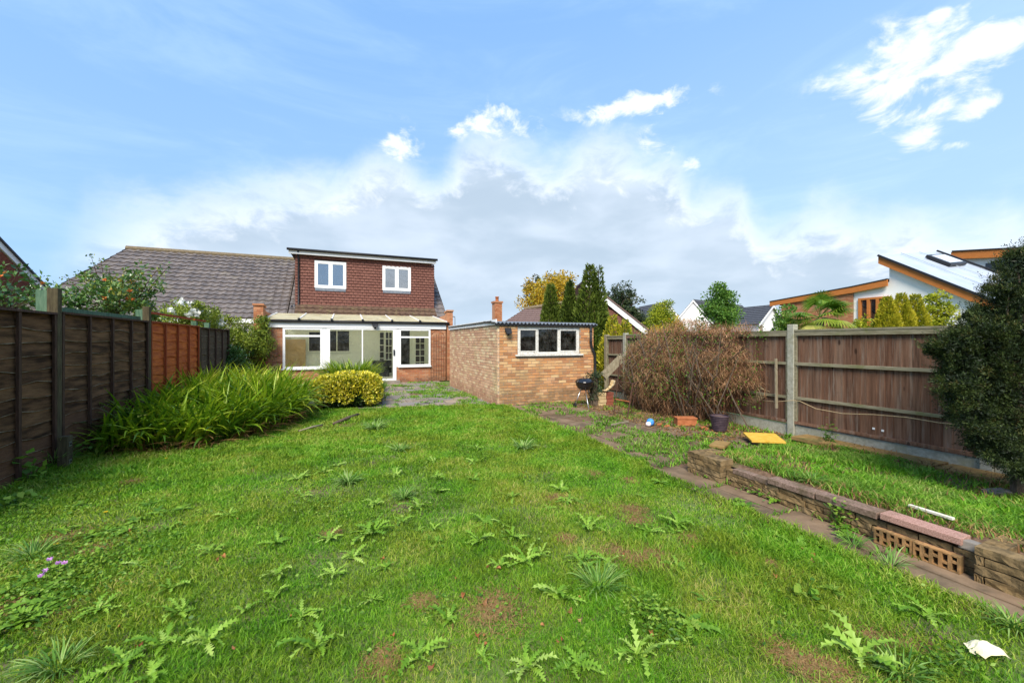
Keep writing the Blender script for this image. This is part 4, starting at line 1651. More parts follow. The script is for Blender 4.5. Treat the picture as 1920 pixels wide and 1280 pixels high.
# ================================================================== CLUTTER by the shed
bx_, by_ = G(1096, 762)
bbq = thing('kettle_barbecue', (bx_, by_, 0), 'black kettle barbecue on three metal legs in front of the shed', 'barbecue')
rr, zc = .225, .60
m = MB()
m.lathe((bx_, by_, zc), [(.02, -.20), (.10, -.19), (.17, -.145), (.212, -.07), (rr, 0), (rr + .012, .006), (rr, .012)], 28)
m.build('bowl', M['gloss_black'], bbq, smooth=True)
m = MB()
m.lathe((bx_, by_, zc + .013), [(rr + .008, 0), (rr, .014), (.19, .055), (.12, .082), (.04, .092), (.001, .093)], 28)
lid = m.build('lid', M['gloss_black'], bbq, smooth=True)
m = MB()
m.tube([(bx_ - .05, by_ - .02, zc + .10), (bx_ - .04, by_ - .02, zc + .14), (bx_ + .04, by_ - .02, zc + .14), (bx_ + .05, by_ - .02, zc + .10)], .008, 6)
m.build('handle', M['black'], lid)
for px, py, wh in ((1078, 763, 1), (1104, 768, 0), (1116, 759, 1)):
    ex, ey = G(px, py)
    dxy = Vector((ex - bx_, ey - by_)).normalized()
    m = MB()
    m.tube([(bx_ + dxy.x * .1, by_ + dxy.y * .1, zc - .17), (ex, ey, .05 if wh else 0.0)], .011, 8)
    lg = m.build('leg', M['steel'], bbq, smooth=True)
    if wh:
        m = MB()
        m.tube([(ex - .018, ey, .055), (ex + .018, ey, .055)], .055, 14)
        m.build('wheel', M['black'], bbq)
a, b = G(1078, 763), G(1116, 759)
m = MB()
m.tube([(a[0], a[1], .055), (b[0], b[1], .055)], .006, 6)
m.build('axle', M['steel'], bbq)

# stack of buff bricks with red end
sx, sy = G(1133, 760)
st = thing('brick_stack', (sx, sy, 0), 'short stack of buff and red bricks between the barbecue and the fence', 'bricks')
for c in range(4):
    for k in range(2):
        mm = MB()
        mm.cur = random.random()
        x0 = sx - .17 + k * .22 + random.uniform(-.008, .008)
        mm.box(x0, x0 + .205, sy - .03 + random.uniform(-.008, .008), sy + .18, c * .082, c * .082 + .075, .003)
        mm.build('brick', M['blockyellow'] if k == 0 else M['brick_dark'], st, bevel=.004)
# curved boards on the stack
t = thing('bent_boards', (sx, sy, .33), 'pale yellow curved boards resting on the small brick stack', 'boards')
for k in range(3):
    m = MB()
    pts = []
    for a in np.linspace(-.2, 1.35, 9):
        pts.append((sx + .02 + .25 * math.sin(a) * 1.0 + k * .035, sy + .02 + k * .02, .375 + .27 * (1 - math.cos(a)) * 1.15))
    for i in range(8):
        m.bar(pts[i], pts[i + 1], .09, .016)
    m.build('board', M['palewood'] if k != 1 else M['whitewood'], t)
# dark burnt stump / mound
t = thing('compost_mound', (sx - .22, sy + .1, 0), 'dark heap of burnt twigs between the shed corner and the barbecue', 'heap')
n = 1500
P0 = np.stack([sx - .20 + rng.normal(size=n) * .10, sy + .12 + rng.normal(size=n) * .08, .12 + rng.random(n) * .72], 1)
dd = unit(rng.normal(size=(n, 3)))
leaves('twigs', P0, dd, .03 + rng.random(n) * .06, M['pine'], t, .35, rng.random(n) * .7)
m = MB()
m.tube([(sx - .2, sy + .12, -.02), (sx - .22, sy + .13, .3), (sx - .18, sy + .1, .75)], [.12, .10, .05], 8)
m.build('stump', M['bark'], t)
# tilted wooden trough leaning on fence
A = Vector(AT(1134, 702, 10.6))
B = Vector(AT(1164, 672, 10.6))
d = (B - A)
dn = d.normalized()
side = Vector((0, 0, 1)).cross(dn).normalized()      # depth direction
upv = dn.cross(side).normalized()
if upv.z < 0:
    upv = -upv
t = thing('wooden_trough', tuple(A), 'grey timber planter trough tipped up against the fence above the brick stack', 'planter')
w = wloc(t)
L = d.length + .12
mm = MB()
c = (A + B) / 2
mm.obox(c - side * .07, dn * L / 2, side * .008, upv * .09)
mm.obox(c + side * .07, dn * L / 2, side * .008, upv * .09)
mm.build('side_board', M['greywood'], t)
mm = MB()
mm.obox(c - upv * .085, dn * L / 2, side * .062, upv * .008)
mm.build('base_board', M['greywood'], t)
mm = MB()
mm.obox(c + dn * (L / 2 + .01), dn * .011, side * .085, upv * .10)
mm.obox(c - dn * (L / 2 - .05), dn * .011, side * .085, upv * .10)
mm.build('end_board', M['rail_grey'], t)
mm = MB()
mm.bar(A - Vector((0, -.03, .0)), (A.x + .02, A.y - .02, .35), .035)
mm.build('prop', M['greywood'], t)

# rusty folding stand
t = thing('metal_stand', (*G(1172, 775), 0), 'rusty black A-frame stand leaning among the twigs by the fence', 'stand')
f1, f2 = G(1151, 778), G(1176, 785)
r1, r2 = (f1[0] + .42, f1[1] + .42), (f2[0] + .42, f2[1] + .42)
top1 = Vector((f1[0] + .26, f1[1] + .12, 1.2))
top2 = Vector((f2[0] + .24, f2[1] + .12, .72))
m = MB()
m.bar((f1[0], f1[1], 0), top1, .016)
m.build('leg', M['rust'], t)
m = MB()
m.bar((f2[0], f2[1], 0), top2, .022)
m.build('leg', M['rust'], t)
m = MB()
m.bar((r2[0], r2[1], 0), (top2.x + .3, top2.y + .2, .72), .016)
m.build('leg', M['rust'], t)
m = MB()
for z in (.34,):
    k = z / 1.2
    a = Vector((f1[0], f1[1], 0)).lerp(top1, k)
    b = Vector((f2[0], f2[1], 0)).lerp(top2, z / .72)
    m.bar(a, b, .05, .012)
m.build('rung', M['terracotta'], t)
m = MB()
a = Vector((f1[0], f1[1], 0)).lerp(top1, .6)
m.bar(a, (top2.x, top2.y, .72), .03, .01)
m.bar((top2.x, top2.y, .71), (top2.x + .3, top2.y + .2, .71), .03, .01)
m.build('shelf_bar', M['rust'], t)

# blue and white litter, terracotta trough, ribbed pot, shards, sticks
gx, gy = G(1217, 799)
t = thing('blue_ball', (gx, gy, 0), 'crumpled blue and pinkish white plastic ball on the paving below the bare bush', 'ball')
me_v = MB()
me_v.lathe((gx + .03, gy, .075), [(.001, -.07), (.04, -.06), (.068, -.03), (.072, .0), (.066, .03), (.04, .06), (.001, .068)], 14)
me_v.v = [(x + random.uniform(-.006, .006), y + random.uniform(-.006, .006), z + random.uniform(-.006, .006)) for x, y, z in me_v.v]
me_v.build('blue_skin', M['blue'], t, smooth=True)
me_v = MB()
me_v.lathe((gx - .045, gy - .03, .05), [(.001, -.045), (.035, -.03), (.048, .0), (.035, .03), (.001, .045)], 10)
me_v.v = [(x + random.uniform(-.008, .008), y + random.uniform(-.008, .008), z + random.uniform(-.008, .008)) for x, y, z in me_v.v]
me_v.build('pale_skin', M['pinkwhite'], t, smooth=True)
gx, gy = G(1285, 797)
t = thing('terracotta_trough', (gx, gy, 0), 'low terracotta trough half hidden at the foot of the bare bush', 'planter')
ax = Vector((.17, -.07, 0))
ay = Vector((.04, .09, 0))
m = MB()
m.obox((gx, gy, .07), ax, ay, (0, 0, .065))
m.build('trough_body', M['terracotta'], t, bevel=.008)
m = MB()
m.obox((gx, gy, .145), ax * 1.04, ay * 1.1, (0, 0, .012))
m.build('rim', M['terracotta'], t, bevel=.004)
gx, gy = G(1349, 808)
t = thing('ribbed_pot', (gx, gy, 0), 'dark plum ribbed plastic pot beside the fence under the bare bush', 'plant pot')
m = MB()
prof = [(.10, 0)]
for k in range(9):
    z = .02 + k * .03
    prof += [(.115 + k * .004, z), (.127 + k * .004, z + .012), (.115 + k * .004, z + .026)]
m.lathe((gx, gy, 0), prof, 20)
m.build('pot_body', M['pot'], t, smooth=True)
m = MB()
m.lathe((gx, gy, .25), [(.14, 0), (.001, .01)], 16)
m.build('soil_fill', M['soil'], t)
for k, (px, py) in enumerate(((1325, 806), (1338, 807), (1318, 803), (1250, 800), (1236, 797))):
    gx, gy = G(px, py)
    m = MB()
    m.obox((gx, gy, .02), (.05, random.uniform(-.03, .03), .01), (.02, .04, 0), (0, 0, .008))
    tag(m.build('pot_shard', M['terracotta']), 'terracotta shard below the bare bush, ' + ['second from the right', 'rightmost beside the ribbed pot', 'middle one of five', 'second from the left', 'leftmost by the blue ball'][k], 'shard', 'terracotta shards under the bush')
gx, gy = G(1160, 797)
m = MB()
m.bar((gx - .2, gy - .05, .03), (gx + .3, gy + .1, .03), .03)
tag(m.build('timber_offcut', M['greywood']), 'short weathered timber strip lying across the weedy paving', 'timber')

# ================================================================== BACKGROUND BUILDINGS
# far-left brick gable
b1 = thing('gabled_house', (-12.4, 22, 0), 'dark red brick gable with a white bargeboard at the far left', 'house')
P1 = Vector(onU(-60, 392, -12.0))
P2 = Vector(onU(92, 548, -12.0))
m = MB()
m.prism([(-12.0, 17.5, 0), (-12.0, P2.y + .1, 0), (-12.0, P2.y + .1, P2.z - .3), (-12.0, P1.y, P1.z - .25), (-12.0, 17.5, P1.z - .25)], (-4, 0, 0))
m.build('wall', M['mortar'], b1)
sl_ = (P2 - P1).normalized()
bb = []
for r_ in range(70):
    z = r_ * .075
    y = 17.5 - (.11 if r_ % 2 else 0)
    while y < P2.y:
        zlim = P1.z + (P2.z - P1.z) * (y + .2 - P1.y) / (P2.y - P1.y) - .28
        if z + .07 < min(zlim, P1.z - .3) and y > 19.0 and z > 1.5:
            bb.append((y + .005, y + .22, z + .005, z + .07))
        y += .225
mm = MB()
for b in bb:
    mm.cur = random.random() * .98 + .01
    mm.box(-12.0, -11.985, b[0], b[1], b[2], b[3])
mm.build('brickwork', M['brick_dark'], b1, kind='stuff')
m = MB()
e = P1 - sl_ * 1.5
m.prism([e + Vector((.02, 0, -.05)), P2 + sl_ * .1 + Vector((.02, 0, -.05)), P2 + sl_ * .1 + Vector((.02, 0, -.30)), e + Vector((.02, 0, -.30))], (.06, 0, 0))
m.build('bargeboard', M['white'], b1)
m = MB()
m.prism([e + Vector((.14, 0, .02)), P2 + sl_ * .25 + Vector((.14, 0, .02)), P2 + sl_ * .25 + Vector((.14, 0, -.06)), e + Vector((.14, 0, -.06))], (-5, 0, 0))
m.build('roof', M['tile_slate'], b1)

# house behind the cypresses: hipped brown roof and tile-hung gable with white bargeboard
b2 = thing('tile_hung_house', (12, 24, 0), 'house with brown hipped roof and white bargeboard gable behind the three cypresses', 'house')


def PV(px, py, t):
    return Vector(AT(px, py, t))


e0 = PV(928, 622, 24)
r0 = PV(985, 579, 26)
r1 = PV(1130, 556, 25)
e1 = PV(1130, 640, 22)
m = MB()
a0, a1 = PV(940, 606, 24), PV(1120, 606, 22.5)
m.prism([(a0.x, a0.y + .5, 0), (a1.x, a1.y + .5, 0), (a1.x, a1.y + .5, a1.z - .1), (a0.x, a0.y + .5, a0.z - .1)], (0, 3, 0))
m.build('wall', M['brick_dark'], b2)
# roof slope as a stepped, rolled tile surface
tiled(b2, tuple(a0 - Vector((.2, 0, .2))), tuple(a1 - Vector((0, 0, .2))), tuple(r0), tuple(r1), 9, .33, M['tile_brown'], amp=.03)
m = MB()
m.tube([r0, r1], .12, 8)
m.build('ridge', M['ridge'], b2)
# gable
ga = PV(1096, 526, 17.5)
gb = PV(1224, 629, 17.5)
m = MB()
m.prism([(ga.x, ga.y, 0), (gb.x + .3, gb.y - .1, 0), (gb.x + .1, gb.y, gb.z - .3), (ga.x, ga.y, ga.z - .2)], (.5, 2.5, 0))
m.build('gable_wall', M['hung_back'], b2)
mm = MB()
dv = Vector((gb.x - ga.x, gb.y - ga.y, 0))
Lg = dv.length
dv.normalize()
nv_ = Vector((dv.y, -dv.x, 0))
if nv_.y > 0:
    nv_ = -nv_
z = .8
r_ = 0
while z < ga.z:
    s = -(.09 if r_ % 2 else 0)
    while s < Lg:
        if z + .12 < ga.z - .22 + (gb.z - ga.z) * (s + .1) / Lg and s > -.05:
            mm.cur = random.random() * .98 + .01
            c = Vector((ga.x, ga.y, 0)) + dv * (s + .085) + nv_ * .02 + Vector((0, 0, z + .06))
            mm.obox(c, dv * .08, nv_ * .01, (0, 0, .058))
        s += .175
    z += .12
    r_ += 1
mm.build('hung_tiles', M['hung'], b2, kind='stuff')
m = MB()
m.prism([ga + nv_ * .06 + Vector((0, 0, .0)), gb + nv_ * .06, gb + nv_ * .06 - Vector((0, 0, .26)), ga + nv_ * .06 - Vector((0, 0, .26))], tuple(nv_ * .06))
m.build('bargeboard', M['white'], b2)
m = MB()
m.prism([ga + nv_ * .15 + Vector((0, 0, .07)), gb + nv_ * .15 + dv * .1 + Vector((0, 0, .02)), gb + nv_ * .15 + dv * .1 - Vector((0, 0, .06)), ga + nv_ * .15 - Vector((0, 0, .01))], tuple(-nv_ * 2.5))
m.build('verge_roof', M['tile_brown'], b2)

# chimney stack
c0 = PV(932, 602, 30)
c1 = PV(932, 566, 30)
t = thing('chimney_stack', (c0.x, c0.y, 0), 'tall brick chimney with a single pot beyond the shed roof', 'chimney')
cw = .29
part_box('stack', M['brick_house'], t, c0.x - cw, c0.x + cw, c0.y - cw, c0.y + cw, 0, c1.z - .1)
mm = MB()
for r_ in range(26):
    zz = c1.z - .15 - (r_ + 1) * .075
    for k in range(3):
        mm.cur = random.random() * .98 + .01
        xx = c0.x - cw + k * .2 - (.1 if r_ % 2 else 0)
        mm.box(max(xx, c0.x - cw), min(xx + .185, c0.x + cw), c0.y - cw - .012, c0.y - cw + .01, zz, zz + .064)
mm.build('brickwork', M['brick_house'], t, kind='stuff')
part_box('cap', M['brick_house'], t, c0.x - cw - .06, c0.x + cw + .06, c0.y - cw - .06, c0.y + cw + .06, c1.z - .098, c1.z + .03)
m = MB()
m.lathe((c0.x, c0.y, c1.z + .03), [(.14, 0), (.12, .1), (.12, .28), (.145, .30), (.145, .36), (.10, .36)], 12)
m.build('chimney_pot', M['terracotta'], t, smooth=True)

# white rendered houses in the distance


def gable_house(name, label, apex, eL, eR, ridge_end, depth_dir, wallm='render', extra=None, base=0.0, roofm='tile_slate', front_right=False):
    """apex, eL, eR on the gable face; ridge_end = far end of the ridge"""
    t = thing(name, (apex[0], apex[1], 0), label, 'house')
    A_, L_, R_ = Vector(apex), Vector(eL), Vector(eR)
    D = Vector(ridge_end) - A_
    Dh = Vector((D.x, D.y, 0))
    m = MB()
    m.prism([(L_.x, L_.y, base), (R_.x, R_.y, base), R_, A_, L_], Dh)
    m.build('wall', M[wallm], t)
    n = Vector((Dh.x, Dh.y, 0)).normalized() * -.25
    up = Vector((0, 0, .12))
    for q in (L_, R_):
        dn = (q - A_).normalized() * .35
        tiled(t, tuple(q + dn + n + up), tuple(q + dn + Dh + up), tuple(A_ + n + up), tuple(A_ + Dh + up), 10, .6, M[roofm], amp=.01, step=.06, samples=2)
        mm = MB()
        o_ = n * 1.1
        mm.prism([A_ + o_ + up, q + dn + o_ + up, q + dn + o_ - Vector((0, 0, .12)), A_ + o_ - Vector((0, 0, .12))], tuple(n * -.2))
        mm.build('bargeboard', M['white'], t)
    return t


ga_ = PV(1302, 564, 48)
h1 = gable_house('rendered_house', 'white rendered house with steep front gable left of the green tree', ga_, PV(1270, 602, 48), PV(1338, 606, 48), PV(1392, 568, 56), None)
g2 = PV(1447, 574, 42)
h2 = gable_house('rendered_house', 'white rendered house with a long low grey roof right of the green tree', g2, PV(1422, 607, 40), PV(1466, 604, 43.5), PV(1384, 580, 46), None)
p1, p2 = PV(1388, 609, 44), PV(1423, 609, 40)
part = MB()
part.prism([(p1.x, p1.y - .4, 0), (p2.x, p2.y - .4, 0), (p2.x, p2.y - .4, p2.z), (p1.x, p1.y - .4, p1.z)], (.2, .3, 0))
part.build('side_wall', M['cream'], h2)
g3 = PV(1250, 568, 52)
h3 = gable_house('rendered_house', 'white rendered house with dark roof behind the lime yellow tree', g3, PV(1222, 606, 50), PV(1278, 606, 52), PV(1198, 576, 60), None)
t = thing('lamp_post', (*AT(1198, 600, 40)[:2], 0), 'short pale vent pole in front of the dark roof right of the bargeboard gable', 'pole')
q = PV(1198, 582, 40)
m = MB()
m.tube([(q.x, q.y, 0), (q.x, q.y, q.z)], .07, 8)
m.build('pole', M['oldwhite'], t)
t = thing('street_lamp', (*AT(853, 597, 45)[:2], 0), 'thin far street lamp just right of the house parapet', 'street lamp')
q = PV(853, 594, 45)
m = MB()
m.tube([(q.x, q.y, 0), (q.x, q.y, q.z)], .05, 6)
m.build('pole', M['steel'], t)
m = MB()
m.bar(q, q + Vector((-.5, 0, .05)), .12)
m.build('lamp_head', M['steel'], t)
q = PV(1245, 590, 46)

# modern house with monopitch roof on the right
HU = 24.0
mh = thing('modern_house', (HU, 12, 0), 'white modern house with a steep grey monopitch roof and orange fascia above the right fence', 'house')
A_ = Vector(onU(1652, 478, HU))
B_ = Vector(onU(1900, 578, HU))
C_ = Vector(onU(1757, 472, 30.0))
D_ = C_ + (B_ - A_) * 1.05
th = Vector((0, 0, -.12))
m = MB()
wl_ = onU(1663, 560, HU)[1]
we = onU(1597, 560, HU)[1]
zc1 = onU(1597, 545, HU)[2]
zc2 = onU(1663, 528, HU)[2]


def fas_z(y):
    return A_.z + (B_.z - A_.z) * (y - A_.y) / (B_.y - A_.y)


wx0_, wx1_ = onU(1660, 554, HU)[1], onU(1609, 560, HU)[1]       # window y range
wzt, wzb = onU(1635, 557, HU)[2], 1.2
m.prism([(HU + .2, B_.y - 1.0, 0), (HU + .2, wx0_, 0), (HU + .2, wx0_, min(fas_z(wx0_), 99) if wx0_ < wl_ else zc2), (HU + .2, wl_ - .02, fas_z(wl_) - .3), (HU + .2, B_.y - 1.0, fas_z(B_.y - 1) - .3)], (.3, 0, 0)) if False else None
m.prism([(HU + .2, B_.y - 1.2, 0), (HU + .2, wl_, 0), (HU + .2, wl_, fas_z(wl_) - .3), (HU + .2, B_.y - 1.2, fas_z(B_.y - 1.2) - .3)], (.3, 0, 0))
m.box(HU + .2, HU + .5, wl_, we, 0, wzb)
m.prism([(HU + .2, wl_, wzt), (HU + .2, we, wzt), (HU + .2, we, zc1), (HU + .2, wl_, zc2)], (.3, 0, 0))
m.box(HU + .2, HU + .5, wx1_, we, wzb, wzt)
m.box(HU + .5, 30, A_.y - .3, A_.y - .1, 0, A_.z - .3)
m.build('wall', M['render'], mh)
m = MB()
m.prism([A_ + Vector((0, .1, .02)), B_ + Vector((0, 0, .02)), D_ + Vector((0, 0, .02)), C_ + Vector((0, .1, .02))], tuple(th))
m.build('roof', M['zinc'], mh)
for k in (.33, .66):
    a, b = A_.lerp(C_, k) + Vector((0, 0, .045)), B_.lerp(D_, k) + Vector((0, 0, .045))
    m = MB()
    m.bar(a, b, .03, .03)
    m.build('roof_seam', M['zinc'], mh)
m = MB()
m.prism([A_ + Vector((-.03, .1, -.06)), B_ + Vector((-.03, 0, -.06)), B_ + Vector((-.03, 0, -.40)), A_ + Vector((-.03, .1, -.40))], (.1, 0, 0))
m.build('fascia', M['orange_trim'], mh)
m = MB()
m.bar(A_ + Vector((-.05, .1, .0)), B_ + Vector((-.05, 0, .0)), .10, .09)
m.build('roof_edging', M['black'], mh)
m = MB()
m.bar(C_ + Vector((0, 0, .06)), D_ + Vector((0, 0, .06)), .1, .09)
m.build('roof_edging', M['black'], mh)
# low link with fascia, continuing into brick wing
F0 = Vector(onU(1443, 566, HU))
F1 = Vector(onU(1597, 538, HU))
F2 = Vector(onU(1663, 524, HU))
m = MB()
m.prism([F0, F1, F1 - Vector((0, 0, .3)), F0 - Vector((0, 0, .26))], (.1, 0, 0))
m.prism([F1, F2, F2 - Vector((0, 0, .3)), F1 - Vector((0, 0, .3))], (.1, 0, 0))
m.build('fascia', M['orange_trim'], mh)
m = MB()
m.prism([F0 + Vector((-.02, 0, .05)), F1 + Vector((-.02, 0, .05)), F2 + Vector((-.02, 0, .05)), F2 + Vector((-.02, 0, -.0)), F1 + Vector((-.02, 0, -.0)), F0 + Vector((-.02, 0, 0))], (5, 0, 0))
m.build('flat_roof', M['black'], mh)
bw0 = onU(1463, 560, HU)[1]
m = MB()
m.prism([(HU + .12, we + .0, 0), (HU + .12, bw0, 0), (HU + .12, bw0, onU(1463, 568, HU)[2]), (HU + .12, we, F1.z - .25)], (4, 0, 0))
m.build('brick_wing', M['mortar'], mh)
mm = MB()
z = 1.8
r_ = 0
while z < 4.4:
    y = we - (.11 if r_ % 2 else 0)
    while y < bw0:
        lim = F1.z - .27 + (onU(1463, 568, HU)[2] - F1.z + .25) * (y - we) / (bw0 - we)
        if z + .07 < lim:
            mm.cur = random.random() * .98 + .01
            mm.box(HU + .105, HU + .13, max(y, we), y + .215, z, z + .066)
        y += .225
    z += .075
    r_ += 1
mm.build('brickwork', M['brick_house'], mh, kind='stuff')
# window with orange frames
f = MB()
for k in range(4):
    yy = wx0_ + (wx1_ - wx0_) * k / 3
    f.box(HU + .1, HU + .22, yy - .06, yy + .06, wzb, wzt - .1)
f.box(HU + .1, HU + .22, wx0_ - .06, wx1_ + .06, wzt - .1, wzt)
f.box(HU + .11, HU + .21, wx0_, wx1_, 2.35, 2.45)
wf = f.build('window', M['orange_trim'], mh)
for k in range(3):
    a, b = wx0_ + (wx1_ - wx0_) * k / 3 + .06, wx0_ + (wx1_ - wx0_) * (k + 1) / 3 - .06
    part_box('pane', M['glass_upper'], wf, HU + .17, HU + .18, a, b, wzb, wzt - .1)
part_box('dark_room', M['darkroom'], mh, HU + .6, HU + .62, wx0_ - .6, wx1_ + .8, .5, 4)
# rooflight
nrm = (B_ - A_).cross(C_ - A_).normalized()
if nrm.z < 0:
    nrm = -nrm
dn_ = (B_ - A_).normalized()
ac_ = (C_ - A_).normalized()
# centre where the pixel (1772,489) meets the roof plane
dd = Vector(pxdir(1772, 490))
o3 = Vector((0, 0, EYE))
tt = (A_ - o3).dot(nrm) / dd.dot(nrm)
cc = o3 + dd * tt
m = MB()
m.obox(cc + nrm * .08, dn_ * .55, ac_ * .95, nrm * .07)
rl = m.build('rooflight', M['black'], mh)
m = MB()
m.obox(cc + nrm * .16, dn_ * .42, ac_ * .72, nrm * .012)
m.build('pane', M['skylight'], rl)

# second modern block at the far right
t = thing('modern_house', (33, 10, 0), 'second white modern house with flat orange eaves at the far right edge', 'house')
U2 = 33.0
a, b = Vector(onU(1806, 470, U2)), Vector(onU(1990, 462, U2))
m = MB()
m.prism([(U2, b.y, 0), (U2, a.y, 0), (U2, a.y, a.z - .35), (U2, b.y, b.z - .35)], (4, 0, 0))
m.build('wall', M['render'], t)
m = MB()
m.prism([a + Vector((-.3, .3, -.02)), b + Vector((-.3, 0, -.02)), b + Vector((-.3, 0, -.45)), a + Vector((-.3, .3, -.45))], (.12, 0, 0))
m.prism([a + Vector((-.3, .3, -.02)), a + Vector((3, 1.4, -.3)), a + Vector((3, 1.4, -.7)), a + Vector((-.3, .3, -.45))], (0, .1, 0))
m.build('fascia', M['orange_trim'], t)
m = MB()
m.prism([a + Vector((-.35, .35, .05)), b + Vector((-.35, 0, .05)), b + Vector((4.5, 0, .05)), a + Vector((4.5, 1.6, -.2))], (0, 0, -.06))
m.build('roof', M['black'], t)
wa, wb = onU(1848, 494, U2 - .02), onU(1886, 503, U2 - .02)
part_box('window', M['gloss_black'], t, U2 - .04, U2 + .02, wb[1], wa[1], wb[2] - .8, wa[2])

# ================================================================== TREES & SHRUBS


def limbs(parent, base, tips, r0, mat='bark', name='branches', sag=.1, sides=5):
    m = MB()
    base = Vector(base)
    for tpt in tips:
        tpt = Vector(tpt)
        mid = base.lerp(tpt, .5) + Vector((random.uniform(-1, 1), random.uniform(-1, 1), random.uniform(-.2, 1))) * sag * (tpt - base).length
        m.tube([base, base.lerp(mid, .6), mid, mid.lerp(tpt, .6), tpt], [r0, r0 * .8, r0 * .6, r0 * .4, r0 * .15], sides, cap=False)
    return m.build(name, M[mat], parent)


def clump_tree(name, label, cat, base, centre, radii, n_clump, rc, n_leaf, lsize, leafm, trunk_r, group=None, up=.2, flat=.0, wr=.55,
               gap=.25, seed=0, top_bias=0.0, rbias=None, colx=None, spire=0.0):
    """trunk + limbs to clumps inside an uneven ellipsoid, leaves spread through every clump"""
    t = thing(name, (base[0], base[1], 0), label, cat, group)
    c = np.array(centre)
    rd = np.array(radii)
    pts = []
    while len(pts) < n_clump:
        p = rng.normal(size=3)
        p /= np.linalg.norm(p)
        rr_ = rng.random() ** .45
        q = p * rr_
        f = 1.0 + (fbm(p[0] * 2 + seed, p[2] * 2 + p[1], 1.0, seed) - .5) * 1.1
        if spire:
            sc = 1 - spire * max(q[2] + .3, 0)
            q = q * np.array([sc, sc, 1])
        pts.append(c + q * rd * f)
    pts = np.array(pts)
    top = (base[0], base[1], c[2] - rd[2] * .25)
    m = MB()
    bz_ = base[2] if len(base) > 2 else 0
    m.tube([(base[0], base[1], bz_ - .1), (base[0] * .6 + c[0] * .4, base[1] * .6 + c[1] * .4, bz_ + (top[2] - bz_) * .5), (c[0], c[1], top[2]), (c[0], c[1], c[2] + rd[2] * .5)],
           [trunk_r, trunk_r * .8, trunk_r * .6, trunk_r * .15], 8)
    m.build('trunk', M['bark'], t)
    sel = pts[rng.permutation(len(pts))[:min(len(pts), 40)]]
    limbs(t, (c[0], c[1], c[2] - rd[2] * .5), [tuple(p) for p in sel], trunk_r * .35)
    k = rng.integers(0, len(pts), n_leaf)
    cr = rc * (.6 + .8 * rng.random(len(pts)))
    off = unit(rng.normal(size=(n_leaf, 3))) * (rng.random((n_leaf, 1)) ** .5) * cr[k][:, None]
    off[:, 2] *= (1 - flat)
    P = pts[k] + off
    dr = unit(off + rng.normal(size=(n_leaf, 3)) * cr.mean() * .7 + np.array([0, 0, up * cr.mean()]))
    cl = rng.random(len(pts)) * .45
    rnd = cl[k] + rng.random(n_leaf) * .55
    leaves('crown', P, dr, lsize * (.6 + .8 * rng.random(n_leaf)), M[leafm], t, wr, rnd)
    return t


def column_tree(name, label, base, h, rad, n, lsize, leafm, group=None, pexp=.7, cat='tree', tip=.0, lean=(0, 0), z0=.05):
    t = thing(name, (base[0], base[1], 0), label, cat, group)
    m = MB()
    m.tube([(base[0], base[1], -.1), (base[0], base[1], h * .9)], [rad * .18, .02], 8)
    m.build('trunk', M['bark'], t)
    s = rng.random(n)
    zz = z0 + (h - z0) * (1 - np.sqrt(1 - s * .995))
    f = zz / h
    prof = np.minimum(1.0, (1 - f) * (1.9 if z0 < 1 else 2.6)) ** pexp * np.clip(.55 + f * 3, 0, 1)
    ang = rng.random(n) * 2 * np.pi
    lob = .80 + .34 * (vnoise(ang * 2.5 + 10, zz * 2.2 / max(rad, .3), 1.0, 4)) + .18 * vnoise(ang * 7, zz * 9, 1.0, 8)
    dep = 1 - .28 * rng.random(n) ** 1.5
    r = rad * prof * lob * dep + .01
    P = np.stack([base[0] + r * np.cos(ang) + lean[0] * f, base[1] + r * np.sin(ang) + lean[1] * f, zz], 1)
    dr = np.stack([np.cos(ang) * .55, np.sin(ang) * .55, np.ones(n) * .9], 1) + rng.normal(size=(n, 3)) * .28
    rnd = (lob - .8) * 1.1 + rng.random(n) * .45 + (dep - .8) * .8
    leaves('crown', P, dr, lsize * (.6 + .8 * rng.random(n)), M[leafm], t, .35, rnd)
    return t


# three cypresses
for (px, py, tt_, wpx, lab) in ((1033, 524, 16.5, 20, 'shortest column cypress, first to the right of the brown roof'),
                                (1068, 517, 16.2, 16, 'slender middle cypress of the three behind the shed'),
                                (1106, 484, 15.6, 27, 'tallest and widest cypress, rightmost behind the shed')):
    a = AT(px, py, tt_)
    column_tree('cypress_tree', lab, (a[0], a[1]), a[2] + .05, wpx / 760 * tt_ * 1.15, 15000, .13, 'cypress', 'cypress trees behind the shed', 1.05)
a = AT(1117, 484, 15.5)
column_tree('cypress_tree', 'narrow second spire close against the right side of the tallest cypress', (a[0] + .12, a[1]), a[2], .34, 6000, .12, 'cypress', 'cypress trees behind the shed')
# golden conifers right of the cypresses
for px, py, w_, lab in ((1149, 583, 20, 'golden conifer with pointed top right of the tallest cypress'), (1172, 592, 17, 'smaller golden conifer below the white bargeboard')):
    a = AT(px, py, 12.5)
    column_tree('golden_conifer', lab, (a[0], a[1]), a[2], w_ / 760 * 12.5 * 1.2, 6000, .10, 'golden', 'golden conifers by the bargeboard gable', 1.0)
# amber tree behind
a = AT(1045, 560, 30)
clump_tree('autumn_tree', 'amber yellow autumn tree spreading behind the cypresses', 'tree', (a[0], a[1]), (a[0], a[1], a[2] - .6), (2.7, 2.0, 2.6), 150, .55, 20000, .17, 'autumn', .2, seed=3)
a = AT(996, 552, 31)
clump_tree('dark_leaved_tree', 'sparse dark twiggy tree at the left edge of the amber tree', 'tree', (a[0] + .5, a[1]), (a[0] + .3, a[1], a[2]), (1.0, .8, 1.9), 26, .22, 900, .16, 'pine', .08, seed=5)
